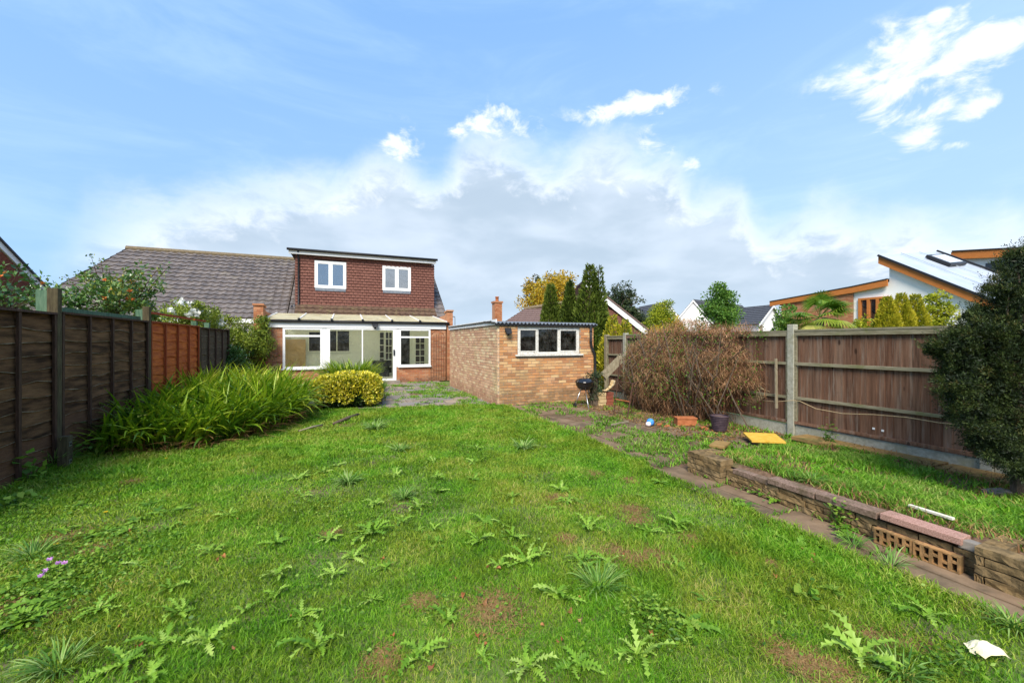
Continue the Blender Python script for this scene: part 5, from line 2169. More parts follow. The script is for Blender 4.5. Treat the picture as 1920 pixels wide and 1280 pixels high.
# dark pine
a = AT(1160, 566, 34)
clump_tree('pine_tree', 'dark evergreen tree behind the white bargeboard', 'tree', (a[0], a[1]), (a[0], a[1], a[2] - .2), (1.9, 1.5, 1.5), 60, .42, 7000, .17, 'pine', .18, seed=6, flat=.3)
a = AT(1145, 600, 33)
clump_tree('pine_tree', 'low dark evergreen between the bargeboard gable and the pale vent pole', 'tree', (a[0] + 2.0, a[1]), (a[0] + 2.0, a[1] - .5, a[2] - .2), (1.0, .8, 1.0), 26, .35, 3000, .15, 'pine', .12, seed=9)
# lime tree
a = AT(1240, 600, 28)
clump_tree('lime_yellow_tree', 'rounded lime yellow tree in front of the dark roofed white house', 'tree', (a[0], a[1]), (a[0], a[1], a[2] - .4), (1.3, 1.1, 1.6), 90, .36, 13000, .12, 'limeleaf', .12, seed=12, spire=.3)
# green tree
a = AT(1352, 582, 17)
clump_tree('young_maple', 'open green tree with pointed top rising above the bare bush', 'tree', (a[0], a[1]), (a[0], a[1], a[2] - .1), (.95, .9, 1.25), 85, .24, 8500, .10, 'maple', .07, seed=14, spire=.62)
a = AT(1262, 612, 12)
clump_tree('garden_shrub', 'reddish leaved shrub showing just over the fence left of the green tree', 'shrub', (a[0], a[1]), (a[0], a[1], a[2] - .3), (.9, .5, .45), 40, .16, 3000, .06, 'autumn', .03, seed=15)
a = AT(1470, 600, 14)
clump_tree('garden_shrub', 'loose green shrub left of the palm beyond the right fence', 'shrub', (a[0], a[1]), (a[0], a[1], a[2] - .5), (.42, .4, 1.0), 40, .15, 3800, .08, 'maple', .03, seed=16)
a = AT(1605, 612, 13)
clump_tree('garden_shrub', 'low green shrub between the palm and the yellow conifers', 'shrub', (a[0] + .3, a[1]), (a[0] + .3, a[1], a[2] - .4), (.8, .4, .5), 30, .15, 2600, .08, 'limeleaf', .03, seed=17)
a = AT(1762, 580, 12.5)
clump_tree('garden_shrub', 'spindly yellow and green shrub in front of the white wall', 'shrub', (a[0] - .15, a[1]), (a[0] - .1, a[1], a[2] - .25), (.42, .4, .75), 46, .13, 3400, .075, 'limeleaf', .03, seed=18)
# yellow upright yews
for px, py, lab in ((1664, 557, 'golden upright yew, the left spire of three above the fence'), (1690, 551, 'golden upright yew, the tallest middle spire above the fence'),
                    (1716, 553, 'golden upright yew, the right spire of three above the fence')):
    a = AT(px, py, 12.3)
    column_tree('golden_yew', lab, (a[0], a[1]), a[2] + .12, .33, 14000, .07, 'golden', 'golden upright yews beyond the right fence', .8, z0=1.3)

# palm
a = AT(1537, 594, 13)
t = thing('fan_palm', (a[0], a[1], 0), 'fan palm with drooping yellowed leaves in front of the brick wing', 'palm tree')
m = MB()
m.tube([(a[0], a[1], -.1), (a[0], a[1], a[2] - .1)], [.14, .11], 10)
m.build('trunk', M['bark'], t)
for k in range(26):
    az_, elv = random.uniform(0, 2 * math.pi), random.uniform(-.5, 1.2)
    d0 = Vector((math.cos(az_) * math.cos(elv), math.sin(az_) * math.cos(elv), math.sin(elv)))
    st_ = Vector((a[0], a[1], a[2]))
    hub = st_ + d0 * random.uniform(.38, .62)
    n = 22
    angs = np.linspace(-1.9, 1.9, n)
    sd = Vector((-math.sin(az_), math.cos(az_), 0))
    P = np.zeros((n, 4, 3))
    for i, g in enumerate(angs):
        dv2 = (d0 * math.cos(g) + sd * math.sin(g))
        ln = .56 * (1 - .18 * abs(g) / 1.9)
        for q, s_ in enumerate((0, .4, .75, 1)):
            p = hub + dv2 * ln * s_ + Vector((0, 0, -.22 * s_ ** 2.5))
            P[i, q] = p
    w_ = np.tile(np.array([.018, .034, .024, 0]), (n, 1))
    up_ = sd.cross(d0)
    tw = np.array([(-d0 * math.sin(g) + sd * math.cos(g))[:] for g in angs])
    base_r = .25 + .5 * max(0, .5 - elv) + random.uniform(-.1, .2)
    lf_ = strands('fan_leaf', P, w_, M['palm'], t, rng.random(n) * .25 + base_r * .7, twist=tw)
    mm = MB()
    mm.tube([st_, hub], .008, 4, cap=False)
    mm.build('leaf_stalk', M['palm'], lf_)

# dark yew at right edge
yc = AT(1905, 690, 3.95)
t = thing('yew_tree', (yc[0], yc[1], 0), 'large dark yew overhanging the raised bed at the right edge', 'tree')
m = MB()
m.tube([(yc[0] + .1, yc[1], -.05), (yc[0] + .05, yc[1], .8), (yc[0], yc[1], 1.6), (yc[0] + .05, yc[1], 2.3)], [.07, .06, .045, .012], 8)
m.build('trunk', M['bark'], t)
cl = []


def yb(px, py, r, dt=0.0):
    a = AT(px, py, 3.95 + dt)
    cl.append((a[0], a[1], a[2], r * 3.95 / 760))


for px, py, r_ in ((1905, 500, 26), (1895, 540, 34), (1915, 570, 34), (1880, 555, 22), (1910, 610, 40), (1940, 520, 40), (1950, 600, 50),
                   (1838, 612, 26), (1870, 618, 30), (1810, 630, 26), (1790, 650, 26), (1765, 655, 20), (1748, 652, 10), (1850, 650, 40), (1820, 680, 36), (1785, 680, 24),
                   (1890, 680, 46), (1800, 715, 36), (1850, 730, 46), (1900, 740, 50), (1795, 745, 28), (1830, 780, 36), (1880, 800, 48), (1940, 700, 60), (1950, 800, 60),
                   (1845, 825, 28), (1890, 850, 34), (1925, 880, 26), (1820, 600, 12), (1868, 590, 14), (1842, 588, 9), (1960, 870, 40), (1910, 482, 12), (1925, 640, 44)):
    for dt in ((-.22, 0, .25) if r_ > 25 else (0,)):
        yb(px + random.uniform(-4, 4), py + random.uniform(-4, 4), r_ * (1 if dt == 0 else .8), dt)
cl = np.array(cl)
limbs(t, (yc[0], yc[1], .9), [tuple(c[:3]) for c in cl[::3]], .022, sag=.08)
sub, sr = [], []
for c in cl:
    for _ in range(int(9 + c[3] * 95)):
        d = rng.normal(size=3)
        d /= np.linalg.norm(d)
        sub.append(c[:3] + d * c[3] * (.75 + .35 * rng.random()))
        sr.append(.034 + .034 * rng.random())
sub = np.array(sub)
sr = np.array(sr)
n = 140000
k = rng.integers(0, len(sub), n)
off = unit(rng.normal(size=(n, 3))) * (rng.random((n, 1)) ** .6) * sr[k][:, None]
outw = unit(sub - np.array([yc[0] + .1, yc[1], 1.2]))
P = sub[k] + off
dr = unit(off) * .6 + outw[k] * .6 + np.array([0, 0, .35]) + rng.normal(size=(n, 3)) * .3
crand = rng.random(len(sub))
ki = rng.integers(0, len(cl), 26000)
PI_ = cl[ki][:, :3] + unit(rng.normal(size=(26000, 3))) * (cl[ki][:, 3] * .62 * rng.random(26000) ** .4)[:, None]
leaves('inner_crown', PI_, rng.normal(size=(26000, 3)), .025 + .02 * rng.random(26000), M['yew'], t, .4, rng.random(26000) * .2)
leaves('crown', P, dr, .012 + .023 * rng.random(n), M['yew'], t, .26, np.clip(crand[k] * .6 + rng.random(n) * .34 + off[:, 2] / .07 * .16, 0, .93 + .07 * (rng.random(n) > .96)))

ns = 2400
ki = rng.integers(0, len(sub), ns)
sd_ = unit(outw[ki] * .9 + np.array([0, 0, .55]) + rng.normal(size=(ns, 3)) * .4)
ll = .06 + .10 * rng.random(ns)
q = rng.random((ns, 18))
PS = (sub[ki][:, None] + sd_[:, None] * (q * ll[:, None])[..., None] + rng.normal(size=(ns, 18, 3)) * .006).reshape(-1, 3)
DS = (np.repeat(sd_, 18, 0) * .8 + rng.normal(size=(ns * 18, 3)) * .45)
leaves('shoots', PS, DS, .012 + .014 * rng.random(ns * 18), M['yew'], t, .3, np.repeat(.3 + .55 * rng.random(ns), 18))

# bare brown climber on the right fence
t = thing('bare_bush', (6.3, 6.4, 0), 'big tangle of dry brown twigs slumped against the right fence', 'bush')
n = 1100
# envelope sample: v along fence, u depth
def bush_top(v):
    return np.interp(v, [4.85, 5.2, 5.6, 6.4, 7.2, 8.0, 8.6, 8.9], [1.2, 1.5, 1.78, 1.90, 1.87, 1.76, 1.55, 1.2]) + (vnoise(np.asarray(v) * 3.0, np.asarray(v) * 0, 1.0, 77) - .5) * .42


def bush_u(v, z):
    """front face of the bush"""
    w = np.interp(v, [4.85, 5.3, 6.0, 7.2, 8.2, 8.9], [.12, .35, .9, 1.05, .7, .15])
    s = np.interp(z, [0, .25, .7, 1.3, 1.8], [.72, .85, 1.0, .85, .45])
    return UR - .05 - w * s


def bush_low(v):
    return np.interp(v, [4.85, 5.3, 5.7, 6.0, 8.0, 8.5, 8.9], [.9, .75, .35, .0, .0, .25, .6])


K = 7
v0 = rng.uniform(5.15, 8.6, n)
tp = bush_top(v0) * rng.uniform(.35, 1.0, n)
lo_ = bush_low(v0)
tp = np.maximum(tp, lo_ + .1)
base = np.stack([UR - .1 - rng.random(n) * (UR - .1 - bush_u(v0, .2)), v0 + rng.normal(size=n) * .25, lo_ * .9], 1)
fr_ = bush_u(v0, tp) + rng.random(n) ** 2 * .45
top = np.stack([fr_, v0, tp], 1)
drop = rng.random(n) * .18
S = np.linspace(0, 1, K)
P = base[:, None] * (1 - S)[None, :, None] + top[:, None] * S[None, :, None]
P[:, :, 2] += (np.sin(S * np.pi * .9) * .25)[None] * rng.random((n, 1)) - (np.maximum(S - .6, 0) ** 1.5)[None] * drop[:, None] * 1.6
P[:, :, 2] = np.clip(P[:, :, 2], .02, 2.0)
P += np.cumsum(rng.normal(size=P.shape) * .045, axis=1)
P[:, :, 0] = np.minimum(P[:, :, 0], UR - .07)
W = np.linspace(1, .3, K)[None] * (.0055 + .005 * rng.random((n, 1)))
W[:, -1] = 0
strands('stems', P, W, M['twig'], t, rng.random(n) * .45)
# fine twigs, short and tangled
n = 120000
v0 = rng.uniform(5.0, 8.6, n)
lo_, hi_ = bush_low(v0), bush_top(v0)
z0 = lo_ + (hi_ - lo_) * rng.random(n)
dn2 = rng.random(n) ** 1.6
dens = fbm(v0 * 2, z0 * 2, 1.0, 21)
dark = np.exp(-(((v0 - 6.15) / .4) ** 2 + ((z0 - .6) / .45) ** 2)) + .5 * np.exp(-(((v0 - 7.0) / .2) ** 2 + ((z0 - .4) / .4) ** 2))
dens = .45 * dens + .55 * fbm(v0 * 6, z0 * 6, 1.0, 22)
keep = rng.random(n) < np.clip((dens - .40) * 4.0 - dark * 1.3, .03, 1) * np.clip((8.65 - v0) * 3, 0, 1) * np.interp(v0, [5.0, 5.4, 5.9], [.12, .45, 1])
v0, z0, dn2 = v0[keep], z0[keep], dn2[keep]
n = len(v0)
u0 = bush_u(v0, z0) - .03 + dn2 * (UR - bush_u(v0, z0)) * .8
K = 4
P = np.zeros((n, K, 3))
P[:, 0] = np.stack([u0, v0, z0], 1)
dr = unit(rng.normal(size=(n, 3)) * np.array([.7, 1, .9]) + np.array([-.25, 0, -.1]))
ln = .03 + .09 * rng.random(n) ** 1.5
for i in range(1, K):
    dr = unit(dr + rng.normal(size=(n, 3)) * .35 + np.array([0, 0, -.08]))
    P[:, i] = P[:, i - 1] + dr * ln[:, None] / (K - 1) * 1.6
P[:, :, 0] = np.minimum(P[:, :, 0], UR - .03)
P[:, :, 2] = np.maximum(P[:, :, 2], .01)
W = np.tile(np.array([1, .8, .6, 0]), (n, 1)) * (.0042 + .004 * rng.random((n, 1)))
strands('twigs', P, W, M['twig'], t, np.clip(.2 + .75 * rng.random(n) - dn2 * .2, 0, 1))
# woody main stems arching through the tangle
m = MB()
for k in range(34):
    v_ = random.uniform(5.5, 8.4)
    z_ = float(bush_top(v_)) * random.uniform(.7, 1.03)
    bx_0 = (UR - random.uniform(.3, .8), v_ + random.uniform(-.5, .5), 0.0)
    f_ = float(bush_u(v_, z_ * .6)) - random.uniform(-.05, .1)
    p1_ = (f_, v_ + random.uniform(-.4, .4), z_ * random.uniform(.45, .7))
    p2_ = (f_ + random.uniform(.0, .3), v_ + random.uniform(-.5, .5), z_)
    p3_ = (f_ + random.uniform(-.1, .3), v_ + random.uniform(-.7, .7), z_ * random.uniform(.75, 1.08))
    m.tube([bx_0, ((bx_0[0] + p1_[0]) / 2 - .05, (bx_0[1] + p1_[1]) / 2, p1_[2] * .55), p1_, p2_, p3_], [.014, .012, .010, .007, .003], 5, cap=False)
m.build('woody_stems', M['bark'], t)
# wisps above the fence
n = 2600
v0 = rng.uniform(5.3, 8.2, n)
P = np.zeros((n, 5, 3))
P[:, 0] = np.stack([UR - .1 + rng.normal(size=n) * .12, v0, 1.7 + .1 * rng.random(n)], 1)
dr = unit(np.stack([rng.normal(size=n) * .5, rng.normal(size=n) * .9, .3 + rng.random(n)], 1))
for i in range(1, 5):
    dr = unit(dr + rng.normal(size=(n, 3)) * .4 + np.array([0, 0, -.12]))
    P[:, i] = P[:, i - 1] + dr * .07
W = np.tile(np.array([1, .8, .6, .4, 0]), (n, 1)) * .006
strands('wisps', P, W, M['twig'], t, .3 + .6 * rng.random(n))
n = 2600
v0 = rng.uniform(5.0, 8.7, n)
z0 = rng.uniform(.4, 1.95, n)
P0 = np.stack([bush_u(v0, z0) + rng.normal(size=n) * .06, v0, z0], 1)
leaves('green_leaves', P0, rng.normal(size=(n, 3)), .02 + .03 * rng.random(n), M['weed'], t, .6, rng.random(n) * .5)
# drooping vine loop right of the bush
m = MB()
for k in range(6):
    a0 = random.uniform(0, .12)
    pts = [(UR - .1 - a0, 5.35 - k * .05, 1.0 - k * .05), (UR - .13 - a0, 5.2 - k * .06, .72), (UR - .15, 5.15 - .04 * k, .5 + k * .03), (UR - .13, 5.35 + k * .05, .42 + k * .02), (UR - .12, 5.6, .5)]
    m.tube(pts, .004, 4, cap=False)
m.build('vine', M['rope'], t)

# strap-leaved bed on the left
def blades(name, mat, parent, base, length, width, lean, K=7, rnd=None, droop=1.0, az=None):
    n = len(base)
    if az is None:
        az = rng.random(n) * 2 * np.pi
    S = np.linspace(0, 1, K)
    th0 = lean[:, None]
    bend = (th0 + (S[None] ** 1.4) * droop * (.5 + rng.random((n, 1)) * 1.0))
    seg = length[:, None] / (K - 1)
    hx = np.cumsum(np.sin(bend) * seg, 1) - np.sin(bend[:, :1]) * seg
    hz = np.cumsum(np.cos(bend) * seg, 1) - np.cos(bend[:, :1]) * seg
    P = np.zeros((n, K, 3))
    P[:, :, 0] = base[:, None, 0] + hx * np.cos(az)[:, None]
    P[:, :, 1] = base[:, None, 1] + hx * np.sin(az)[:, None]
    P[:, :, 2] = np.maximum(base[:, None, 2] + hz, base[:, None, 2] + .006)
    prof = np.array([.6] + [1] * (K - 3) + [.6, 0])
    W = prof[None] * width[:, None]
    tw = np.stack([-np.sin(az), np.cos(az), np.zeros(n)], 1)
    tw = unit(tw + rng.normal(size=(n, 3)) * .25)
    return strands(name, P, W, mat, parent, rnd, twist=tw)


def inbed(u, v):
    edge = np.interp(v, [7.35, 7.6, 8.0, 8.6, 9.2, 9.8, 11, 12.5], [-2.3, -1.75, -1.45, -1.15, -.95, -.9, -1.2, -1.8])
    left = -3.30 + 0 * v
    return (u < edge) & (u > left) & (v > 7.35)


n = 7500
bu, bv = rng.uniform(-3.3, -.8, n), rng.uniform(7.4, 12.3, n)
ok = inbed(bu, bv)
bu, bv = bu[ok], bv[ok]
n = len(bu)
cx = np.round(bu / .16) * .16 + rng.normal(size=n) * .03
cy = np.round(bv / .16) * .16 + rng.normal(size=n) * .03
t = thing('strap_leaf_clump', (-2, 9, 0), 'sprawling bank of green strap-leaved plants in front of the orange fence panel', 'plants')
az = np.arctan2(-1.0 + rng.normal(size=n) * 1.3, .55 + rng.normal(size=n) * 1.3)
hs = np.interp(bv, [7.4, 8.5, 10, 12], [.80, .98, 1.15, 1.2])
blades('leaf_blades', M['iris'], t, np.stack([cx, cy, np.zeros(n)], 1), hs * (.5 + .65 * rng.random(n)), .020 + .024 * rng.random(n),
       .03 + .6 * rng.random(n) ** 1.3, 7, np.clip(.02 + rng.random(n) * .6 + (fbm(cx, cy, 2.5, 66) - .4) * .8 + (bv - 8.5) * .09, 0, 1), 1.15, az)
n2_ = 3200
s = rng.permutation(n)[:n2_]
eb = np.stack([cx[s], cy[s], np.zeros(n2_)], 1)
blades('dead_blades', M['deadleaf'], t, eb, .35 + .45 * rng.random(n2_), .012 + .012 * rng.random(n2_), .8 + .6 * rng.random(n2_), 6, None, .6, az[s])
# second clump by the sliding door
bx0 = AT(655, 700, 12.6)
t = thing('strap_leaf_clump', (bx0[0], bx0[1], 0), 'upright strap-leaved clump between the yellow bush and the sliding door', 'plants')
n = 900
rr_ = np.sqrt(rng.random(n)) * .42
an = rng.random(n) * 2 * np.pi
blades('leaf_blades', M['iris'], t, np.stack([bx0[0] + rr_ * np.cos(an) * 1.2, bx0[1] + rr_ * np.sin(an), np.zeros(n)], 1), .8 + .5 * rng.random(n), .02 + .014 * rng.random(n), .05 + .35 * rng.random(n), 7, .2 + .7 * rng.random(n), .8, an + rng.normal(size=n) * .8)
n = 350
gx, gy = G(712, 752)
t = thing('strap_leaf_clump', (gx - .02, gy + .5, 0), 'narrow grassy clump squeezed against the right side of the yellow bush', 'plants')
blades('leaf_blades', M['iris'], t, np.stack([gx - .06 + rng.normal(size=n) * .08, gy + .45 + rng.normal(size=n) * .25, np.zeros(n)], 1), .35 + .4 * rng.random(n), .014 + .01 * rng.random(n), .05 + .35 * rng.random(n), 6, .1 + .5 * rng.random(n), .7)

# clipped yellow variegated bush
ec = (.02, 10.75)
t = thing('variegated_bush', (ec[0], ec[1], 0), 'clipped yellow and green variegated bush in front of the sliding door', 'bush')
m = MB()
for k in range(14):
    a = random.uniform(0, 6.28)
    m.tube([(ec[0] + .15 * math.cos(a), ec[1] + .1 * math.sin(a), 0), (ec[0] + .5 * math.cos(a), ec[1] + .3 * math.sin(a), .6)], [.018, .008], 5, cap=False)
m.build('stems', M['bark'], t)


def superbox(n, c, h, e=3.2, zlo=.0):
    out = []
    while len(out) < n:
        p = rng.uniform(-1, 1, (n, 3))
        r_ = (np.abs(p) ** e).sum(1) ** (1 / e)
        q = p[(r_ < 1) & (r_ > .80)]
        out.extend(q.tolist())
    p = np.array(out[:n])
    return p, c + p * h


p, Q = superbox(15000, np.array([ec[0], ec[1], .41]), np.array([.78, .46, .385]), 4.0)
lump = fbm(Q[:, 0] * 5 + Q[:, 1] * 4, Q[:, 2] * 6, 1.0, 31)
Q += unit(p) * ((lump - .5) * .2)[:, None]
zrel = (Q[:, 2] - .41) / .385
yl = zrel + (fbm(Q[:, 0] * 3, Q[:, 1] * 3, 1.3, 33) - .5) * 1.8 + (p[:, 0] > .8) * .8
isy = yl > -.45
drn = unit(p) + rng.normal(size=p.shape) * .5 + np.array([0, 0, .3])
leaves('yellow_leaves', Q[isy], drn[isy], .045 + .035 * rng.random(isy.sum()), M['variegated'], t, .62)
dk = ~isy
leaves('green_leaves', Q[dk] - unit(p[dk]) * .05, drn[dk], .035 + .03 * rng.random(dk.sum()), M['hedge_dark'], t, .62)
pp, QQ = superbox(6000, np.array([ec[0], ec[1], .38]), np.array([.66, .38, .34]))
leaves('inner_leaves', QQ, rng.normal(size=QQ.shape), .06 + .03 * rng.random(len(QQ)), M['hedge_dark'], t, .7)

# roses and shrubs over the left fence
def shrub(name, label, base, centre, radii, n_clump, n_leaf, ls, leafm, flowers=None, fm=None, fs=.04, seed=0, tall=(), cat='shrub', rc=.16):
    t = clump_tree(name, label, cat, base, centre, radii, n_clump, rc, n_leaf, ls, leafm, .025, seed=seed, wr=.6)
    if flowers:
        c = np.array(centre)
        rd = np.array(radii)
        for k in range(flowers):
            d = rng.normal(size=3)
            d /= np.linalg.norm(d)
            d[0] = abs(d[0]) * .6
            d[1] = -abs(d[1])
            d[2] = abs(d[2])
            p = c + d * rd * random.uniform(.85, 1.1)
            n = 14
            P0 = p + rng.normal(size=(n, 3)) * fs * .25
            leaves('flower', P0, rng.normal(size=(n, 3)), np.full(n, fs), M[fm], t, .9)
    return t


a = AT(30, 560, 6.2)
shrub('rose_bush', 'loose rose bush rising behind the fence at the far left edge', (a[0], a[1]), (a[0] - .1, a[1], 2.25), (.75, .8, .42), 34, 1100, .075, 'rose', 5, 'petal_orange', .035, 41)
a = AT(215, 540, 8.6)
shrub('rose_bush', 'tall dark green rose bush with orange hips behind the second fence panel', (a[0], a[1]), (a[0], a[1], 2.45), (.85, .9, .55), 75, 4600, .075, 'rose', 9, 'petal_orange', .04, 42, rc=.14)
# shoots
tt_ = bpy.data.objects['rose_bush.001']
m = MB()
tips = []
for px, py in ((170, 478), (188, 486), (120, 518), (145, 512), (235, 505), (300, 500), (318, 498), (205, 505), (262, 515)):
    q = AT(px, py, 8.6 + random.uniform(-.3, .3))
    b = (a[0] + (q[0] - a[0]) * .4, a[1] + (q[1] - a[1]) * .4, 2.3)
    m.tube([b, ((b[0] + q[0]) / 2, (b[1] + q[1]) / 2, (b[2] + q[2]) / 2 + .08), q], [.009, .007, .003], 5, cap=False)
    for s_ in np.linspace(.3, 1, 7):
        for _ in range(6):
            tips.append([b[i] + (q[i] - b[i]) * s_ + random.uniform(-.06, .06) for i in range(3)])
m.build('shoots', M['twig'], tt_)
leaves('shoot_leaves', np.array(tips), rng.normal(size=(len(tips), 3)), .05 + .03 * rng.random(len(tips)), M['rose'], tt_, .6, .3 + .7 * rng.random(len(tips)))
a = AT(355, 595, 12.0)
shrub('white_rose', 'pale green rambling rose with white blooms above the orange fence panel', (a[0], a[1]), (a[0] - .1, a[1], 2.3), (.95, 1.4, .45), 90, 9000, .06, 'shrubpale', 12, 'petal_white', .10, 43)
a = AT(398, 612, 13.6)
shrub('white_rose', 'rambling rose with white blooms nearest the corner of the bungalow roof', (a[0], a[1]), (a[0], a[1], 2.05), (.7, 1.0, .55), 60, 6000, .06, 'shrubpale', 10, 'petal_white', .10, 46)
a = AT(470, 640, 13.6)
shrub('large_shrub', 'bushy pale leaved shrub at the end of the fence against the house', (a[0], a[1]), (a[0], a[1], 1.45), (.80, .8, 1.05), 120, 17000, .06, 'shrubpale', 0, None, .03, 44, rc=.2)
a = AT(440, 655, 13.0)
shrub('ivy_shrub', 'dark green bush in front of the last brown fence panel', (a[0], a[1]), (a[0], a[1], .95), (.5, .7, .75), 60, 6500, .06, 'rose', 0, None, .03, 45)

# ================================================================== LAWN GRASS
bare = [(1185, 955, .13), (1195, 975, .13), (1110, 890, .14), (1180, 900, .10), (920, 1155, .17), (930, 1130, .1), (1160, 1035, .18), (1195, 1050, .14), (715, 1240, .08),
        (1040, 935, .1), (1300, 1010, .1), (1230, 1040, .15), (1510, 1245, .11), (1560, 1255, .09), (1480, 1230, .1), (110, 1010, .18), (170, 1035, .14), (40, 1130, .18), (90, 1150, .12),
        (1060, 1010, .06), (650, 795, .3), (600, 800, .25), (790, 1130, .06), (620, 1000, .05), (1450, 1060, .10), (1640, 1195, .12), (1720, 1215, .1), (30, 900, .15), (250, 905, .1)]
bare_g = [(*G(px, py), r * .72) for px, py, r in bare]


def baremask(x, y):
    f = np.zeros_like(x)
    for bx2, by2, r in bare_g:
        q = ((x - bx2) ** 2 + (y - by2) ** 2) / (r * r)
        f = np.maximum(f, np.exp(-q * 1.6))
    return np.clip(f * (.35 + 1.5 * fbm(x, y, 9.0, 55)), 0, 1)


def grass_field(name, n_try, xr, yr, accept, hfun, wbase, mat, zf, rnd_shift=0.0, pdf=1.3):
    x = rng.uniform(*xr, n_try)
    y = rng.uniform(*yr, n_try)
    tdist = x * SN + y * CS
    dist = np.sqrt(x * x + y * y + 1.6 ** 2)
    pr = np.clip((2.3 / dist), 0, 1) ** pdf
    pr = np.where(tdist < .9, pr * .12, pr)
    pr = np.where(np.abs(x * CS - y * SN) > 1.45 * np.maximum(tdist, 0) + .8, pr * .12, pr)
    ok = (rng.random(n_try) < pr * accept(x, y))
    x, y, dist = x[ok], y[ok], dist[ok]
    n = len(x)
    h = hfun(x, y) * (.55 + .8 * rng.random(n))
    w = wbase * np.clip(dist / 2.4, .9, 3.4) * (.7 + .6 * rng.random(n))
    flow = fbm(x, y, 2.6, 51) * 14
    az = flow + rng.normal(size=n) * 1.9
    ln = .15 + .7 * rng.random(n)
    z0 = zf(x, y)
    P = np.zeros((n, 3, 3))
    P[:, 0] = np.stack([x, y, z0 - .004], 1)
    P[:, 1] = P[:, 0] + np.stack([np.cos(az) * np.sin(ln) * h * .55, np.sin(az) * np.sin(ln) * h * .55, np.cos(ln) * h * .6], 1)
    l2 = ln + .35 + .4 * rng.random(n)
    P[:, 2] = P[:, 1] + np.stack([np.cos(az) * np.sin(l2) * h * .6, np.sin(az) * np.sin(l2) * h * .6, np.cos(l2) * h * .45], 1)
    W = np.stack([w, w * .8, np.zeros(n)], 1)
    tw = np.stack([-np.sin(az), np.cos(az), np.zeros(n)], 1)
    # mostly turn the flat of the blade at random
    a2 = rng.random(n) * np.pi
    tw = np.stack([np.cos(a2), np.sin(a2), np.zeros(n)], 1)
    big = fbm(x, y, 2.3, 61)
    rnd = np.clip(rng.random(n) * .75 + (big - .5) * .7 + .1 + rnd_shift, 0, 1)
    o = strands(name, P, W, mat, None, rnd, 'stuff', tw)
    return o, n


def lawn_accept(x, y):
    edge = np.where(y < 4.2, LAWN_R - .12, LAWN_R) + (fbm(y * 1.3, y * 0 + 2, 1.6, 71) - .5) * .16
    far = np.interp(x, [-1.0, .4, 1.5, 3.7], [11.5, 10.2, 9.9, 9.65]) + (fbm(x * 1.4, x * 0, 1.3, 72) - .5) * .5
    f = (x < edge) & (y < far) & (x > UL + .05) & ~inbed(x, y)
    b = baremask(x, y)
    thin = np.clip(fbm(x, y, 1.9, 73) * 2.0 - .1, .35, 1)
    return f * np.clip(1.08 - b * 1.1, .2, 1) * thin


def lawn_h(x, y):
    h = .022 + .036 * fbm(x, y, 1.4, 81) + .05 * np.clip(fbm(x, y, .9, 82) - .52, 0, 1) * 2
    h += np.where(y > 6, .03 * fbm(x, y, 3, 84), 0)
    h += .022 * np.clip(1 - np.abs(x - LAWN_R + .1) / .25, 0, 1)
    h += .05 * np.clip(1 - np.abs(x - UL) / .4, 0, 1)
    return h


_, n1_ = grass_field('grass', 2250000, (UL, LAWN_R + .1), (-.6, 11.2), lawn_accept, lawn_h, .0032, M['grass'], gz, 0, 1.25)


def bed_accept(x, y):
    f = (x > 4.14) & (x < 6.52 + .12 * vnoise(y * 4, x * 0, 1.0, 5)) & (y < 4.25) & (y > .2)
    near = np.clip((x - 4.14) / .2, .3, 1)
    thin = np.clip(fbm(x, y, 1.9, 91) * 3.2 - 1.1, .08, 1)
    dry = np.clip(1 - np.exp(-((x - 4.3) ** 2 / .05 + (y - 1.3) ** 2 / .1)), .1, 1)
    return f * near * thin * dry


grass_field('bed_grass', 420000, (4.1, 6.75), (.2, 4.3), bed_accept, lambda x, y: .035 + .085 * fbm(x, y, 2.0, 92), .0040, M['grass_bed'], bz, .05, 1.1)
grass_field('dry_grass', 60000, (4.12, 6.9), (.2, 4.3), lambda x, y: np.clip(np.exp(-((x - 4.3) ** 2 / .03)) * .7 + (x > 6.3) * .5 + .1, 0, 1), lambda x, y: .05 + .05 * rng.random(len(x)), .004, M['drygrass'], bz, 0, 1.1)


# grass in joints and tufts over paving and patio
def joint_accept(x, y):
    c = fbm(x, y, 1.7, 101) + .01
    c2 = vnoise(x, y, 6.0, 102)
    right = (x > LAWN_R) & (x < 7.0) & (y > 4.0) & (y < 9.5)
    jx = np.abs(((x - LAWN_R + .02) / .29) % 1 - .5) > .40
    jy = np.abs(((y - 4.1) / .48) % 1 - .5) > .40
    g = (c * .7 + c2 * .3)
    k1 = right * np.clip((g - .50) * 6 + (jx | jy) * .55, 0, 1)
    patio = (x > -1.0) & (x < 3.45) & (y > 9.7) & (y < VC - .1)
    k2 = patio * np.clip((g - .50) * 7, 0, 1)
    lp = (x > 3.62) & (x < 3.98) & (y > .3) & (y < 4.1)
    near_wall = np.exp(-((x - 3.93) / .05) ** 2) * (vnoise(y * 3, x * 0, 1.0, 103) > .55)
    jl = np.abs(((y + 1.2) / .75) % 1 - .5) > .45
    k3 = lp * np.clip(near_wall * .7 + jl * .5, 0, 1)
    return np.clip(k1 + k2 + k3, 0, 1)


grass_field('path_weeds', 420000, (-1.0, 7.0), (.3, VC), joint_accept, lambda x, y: .03 + .07 * fbm(x, y, 2.5, 104), .0050, M['grass_bed'], lambda x, y: x * 0 + .0, 0, .8)

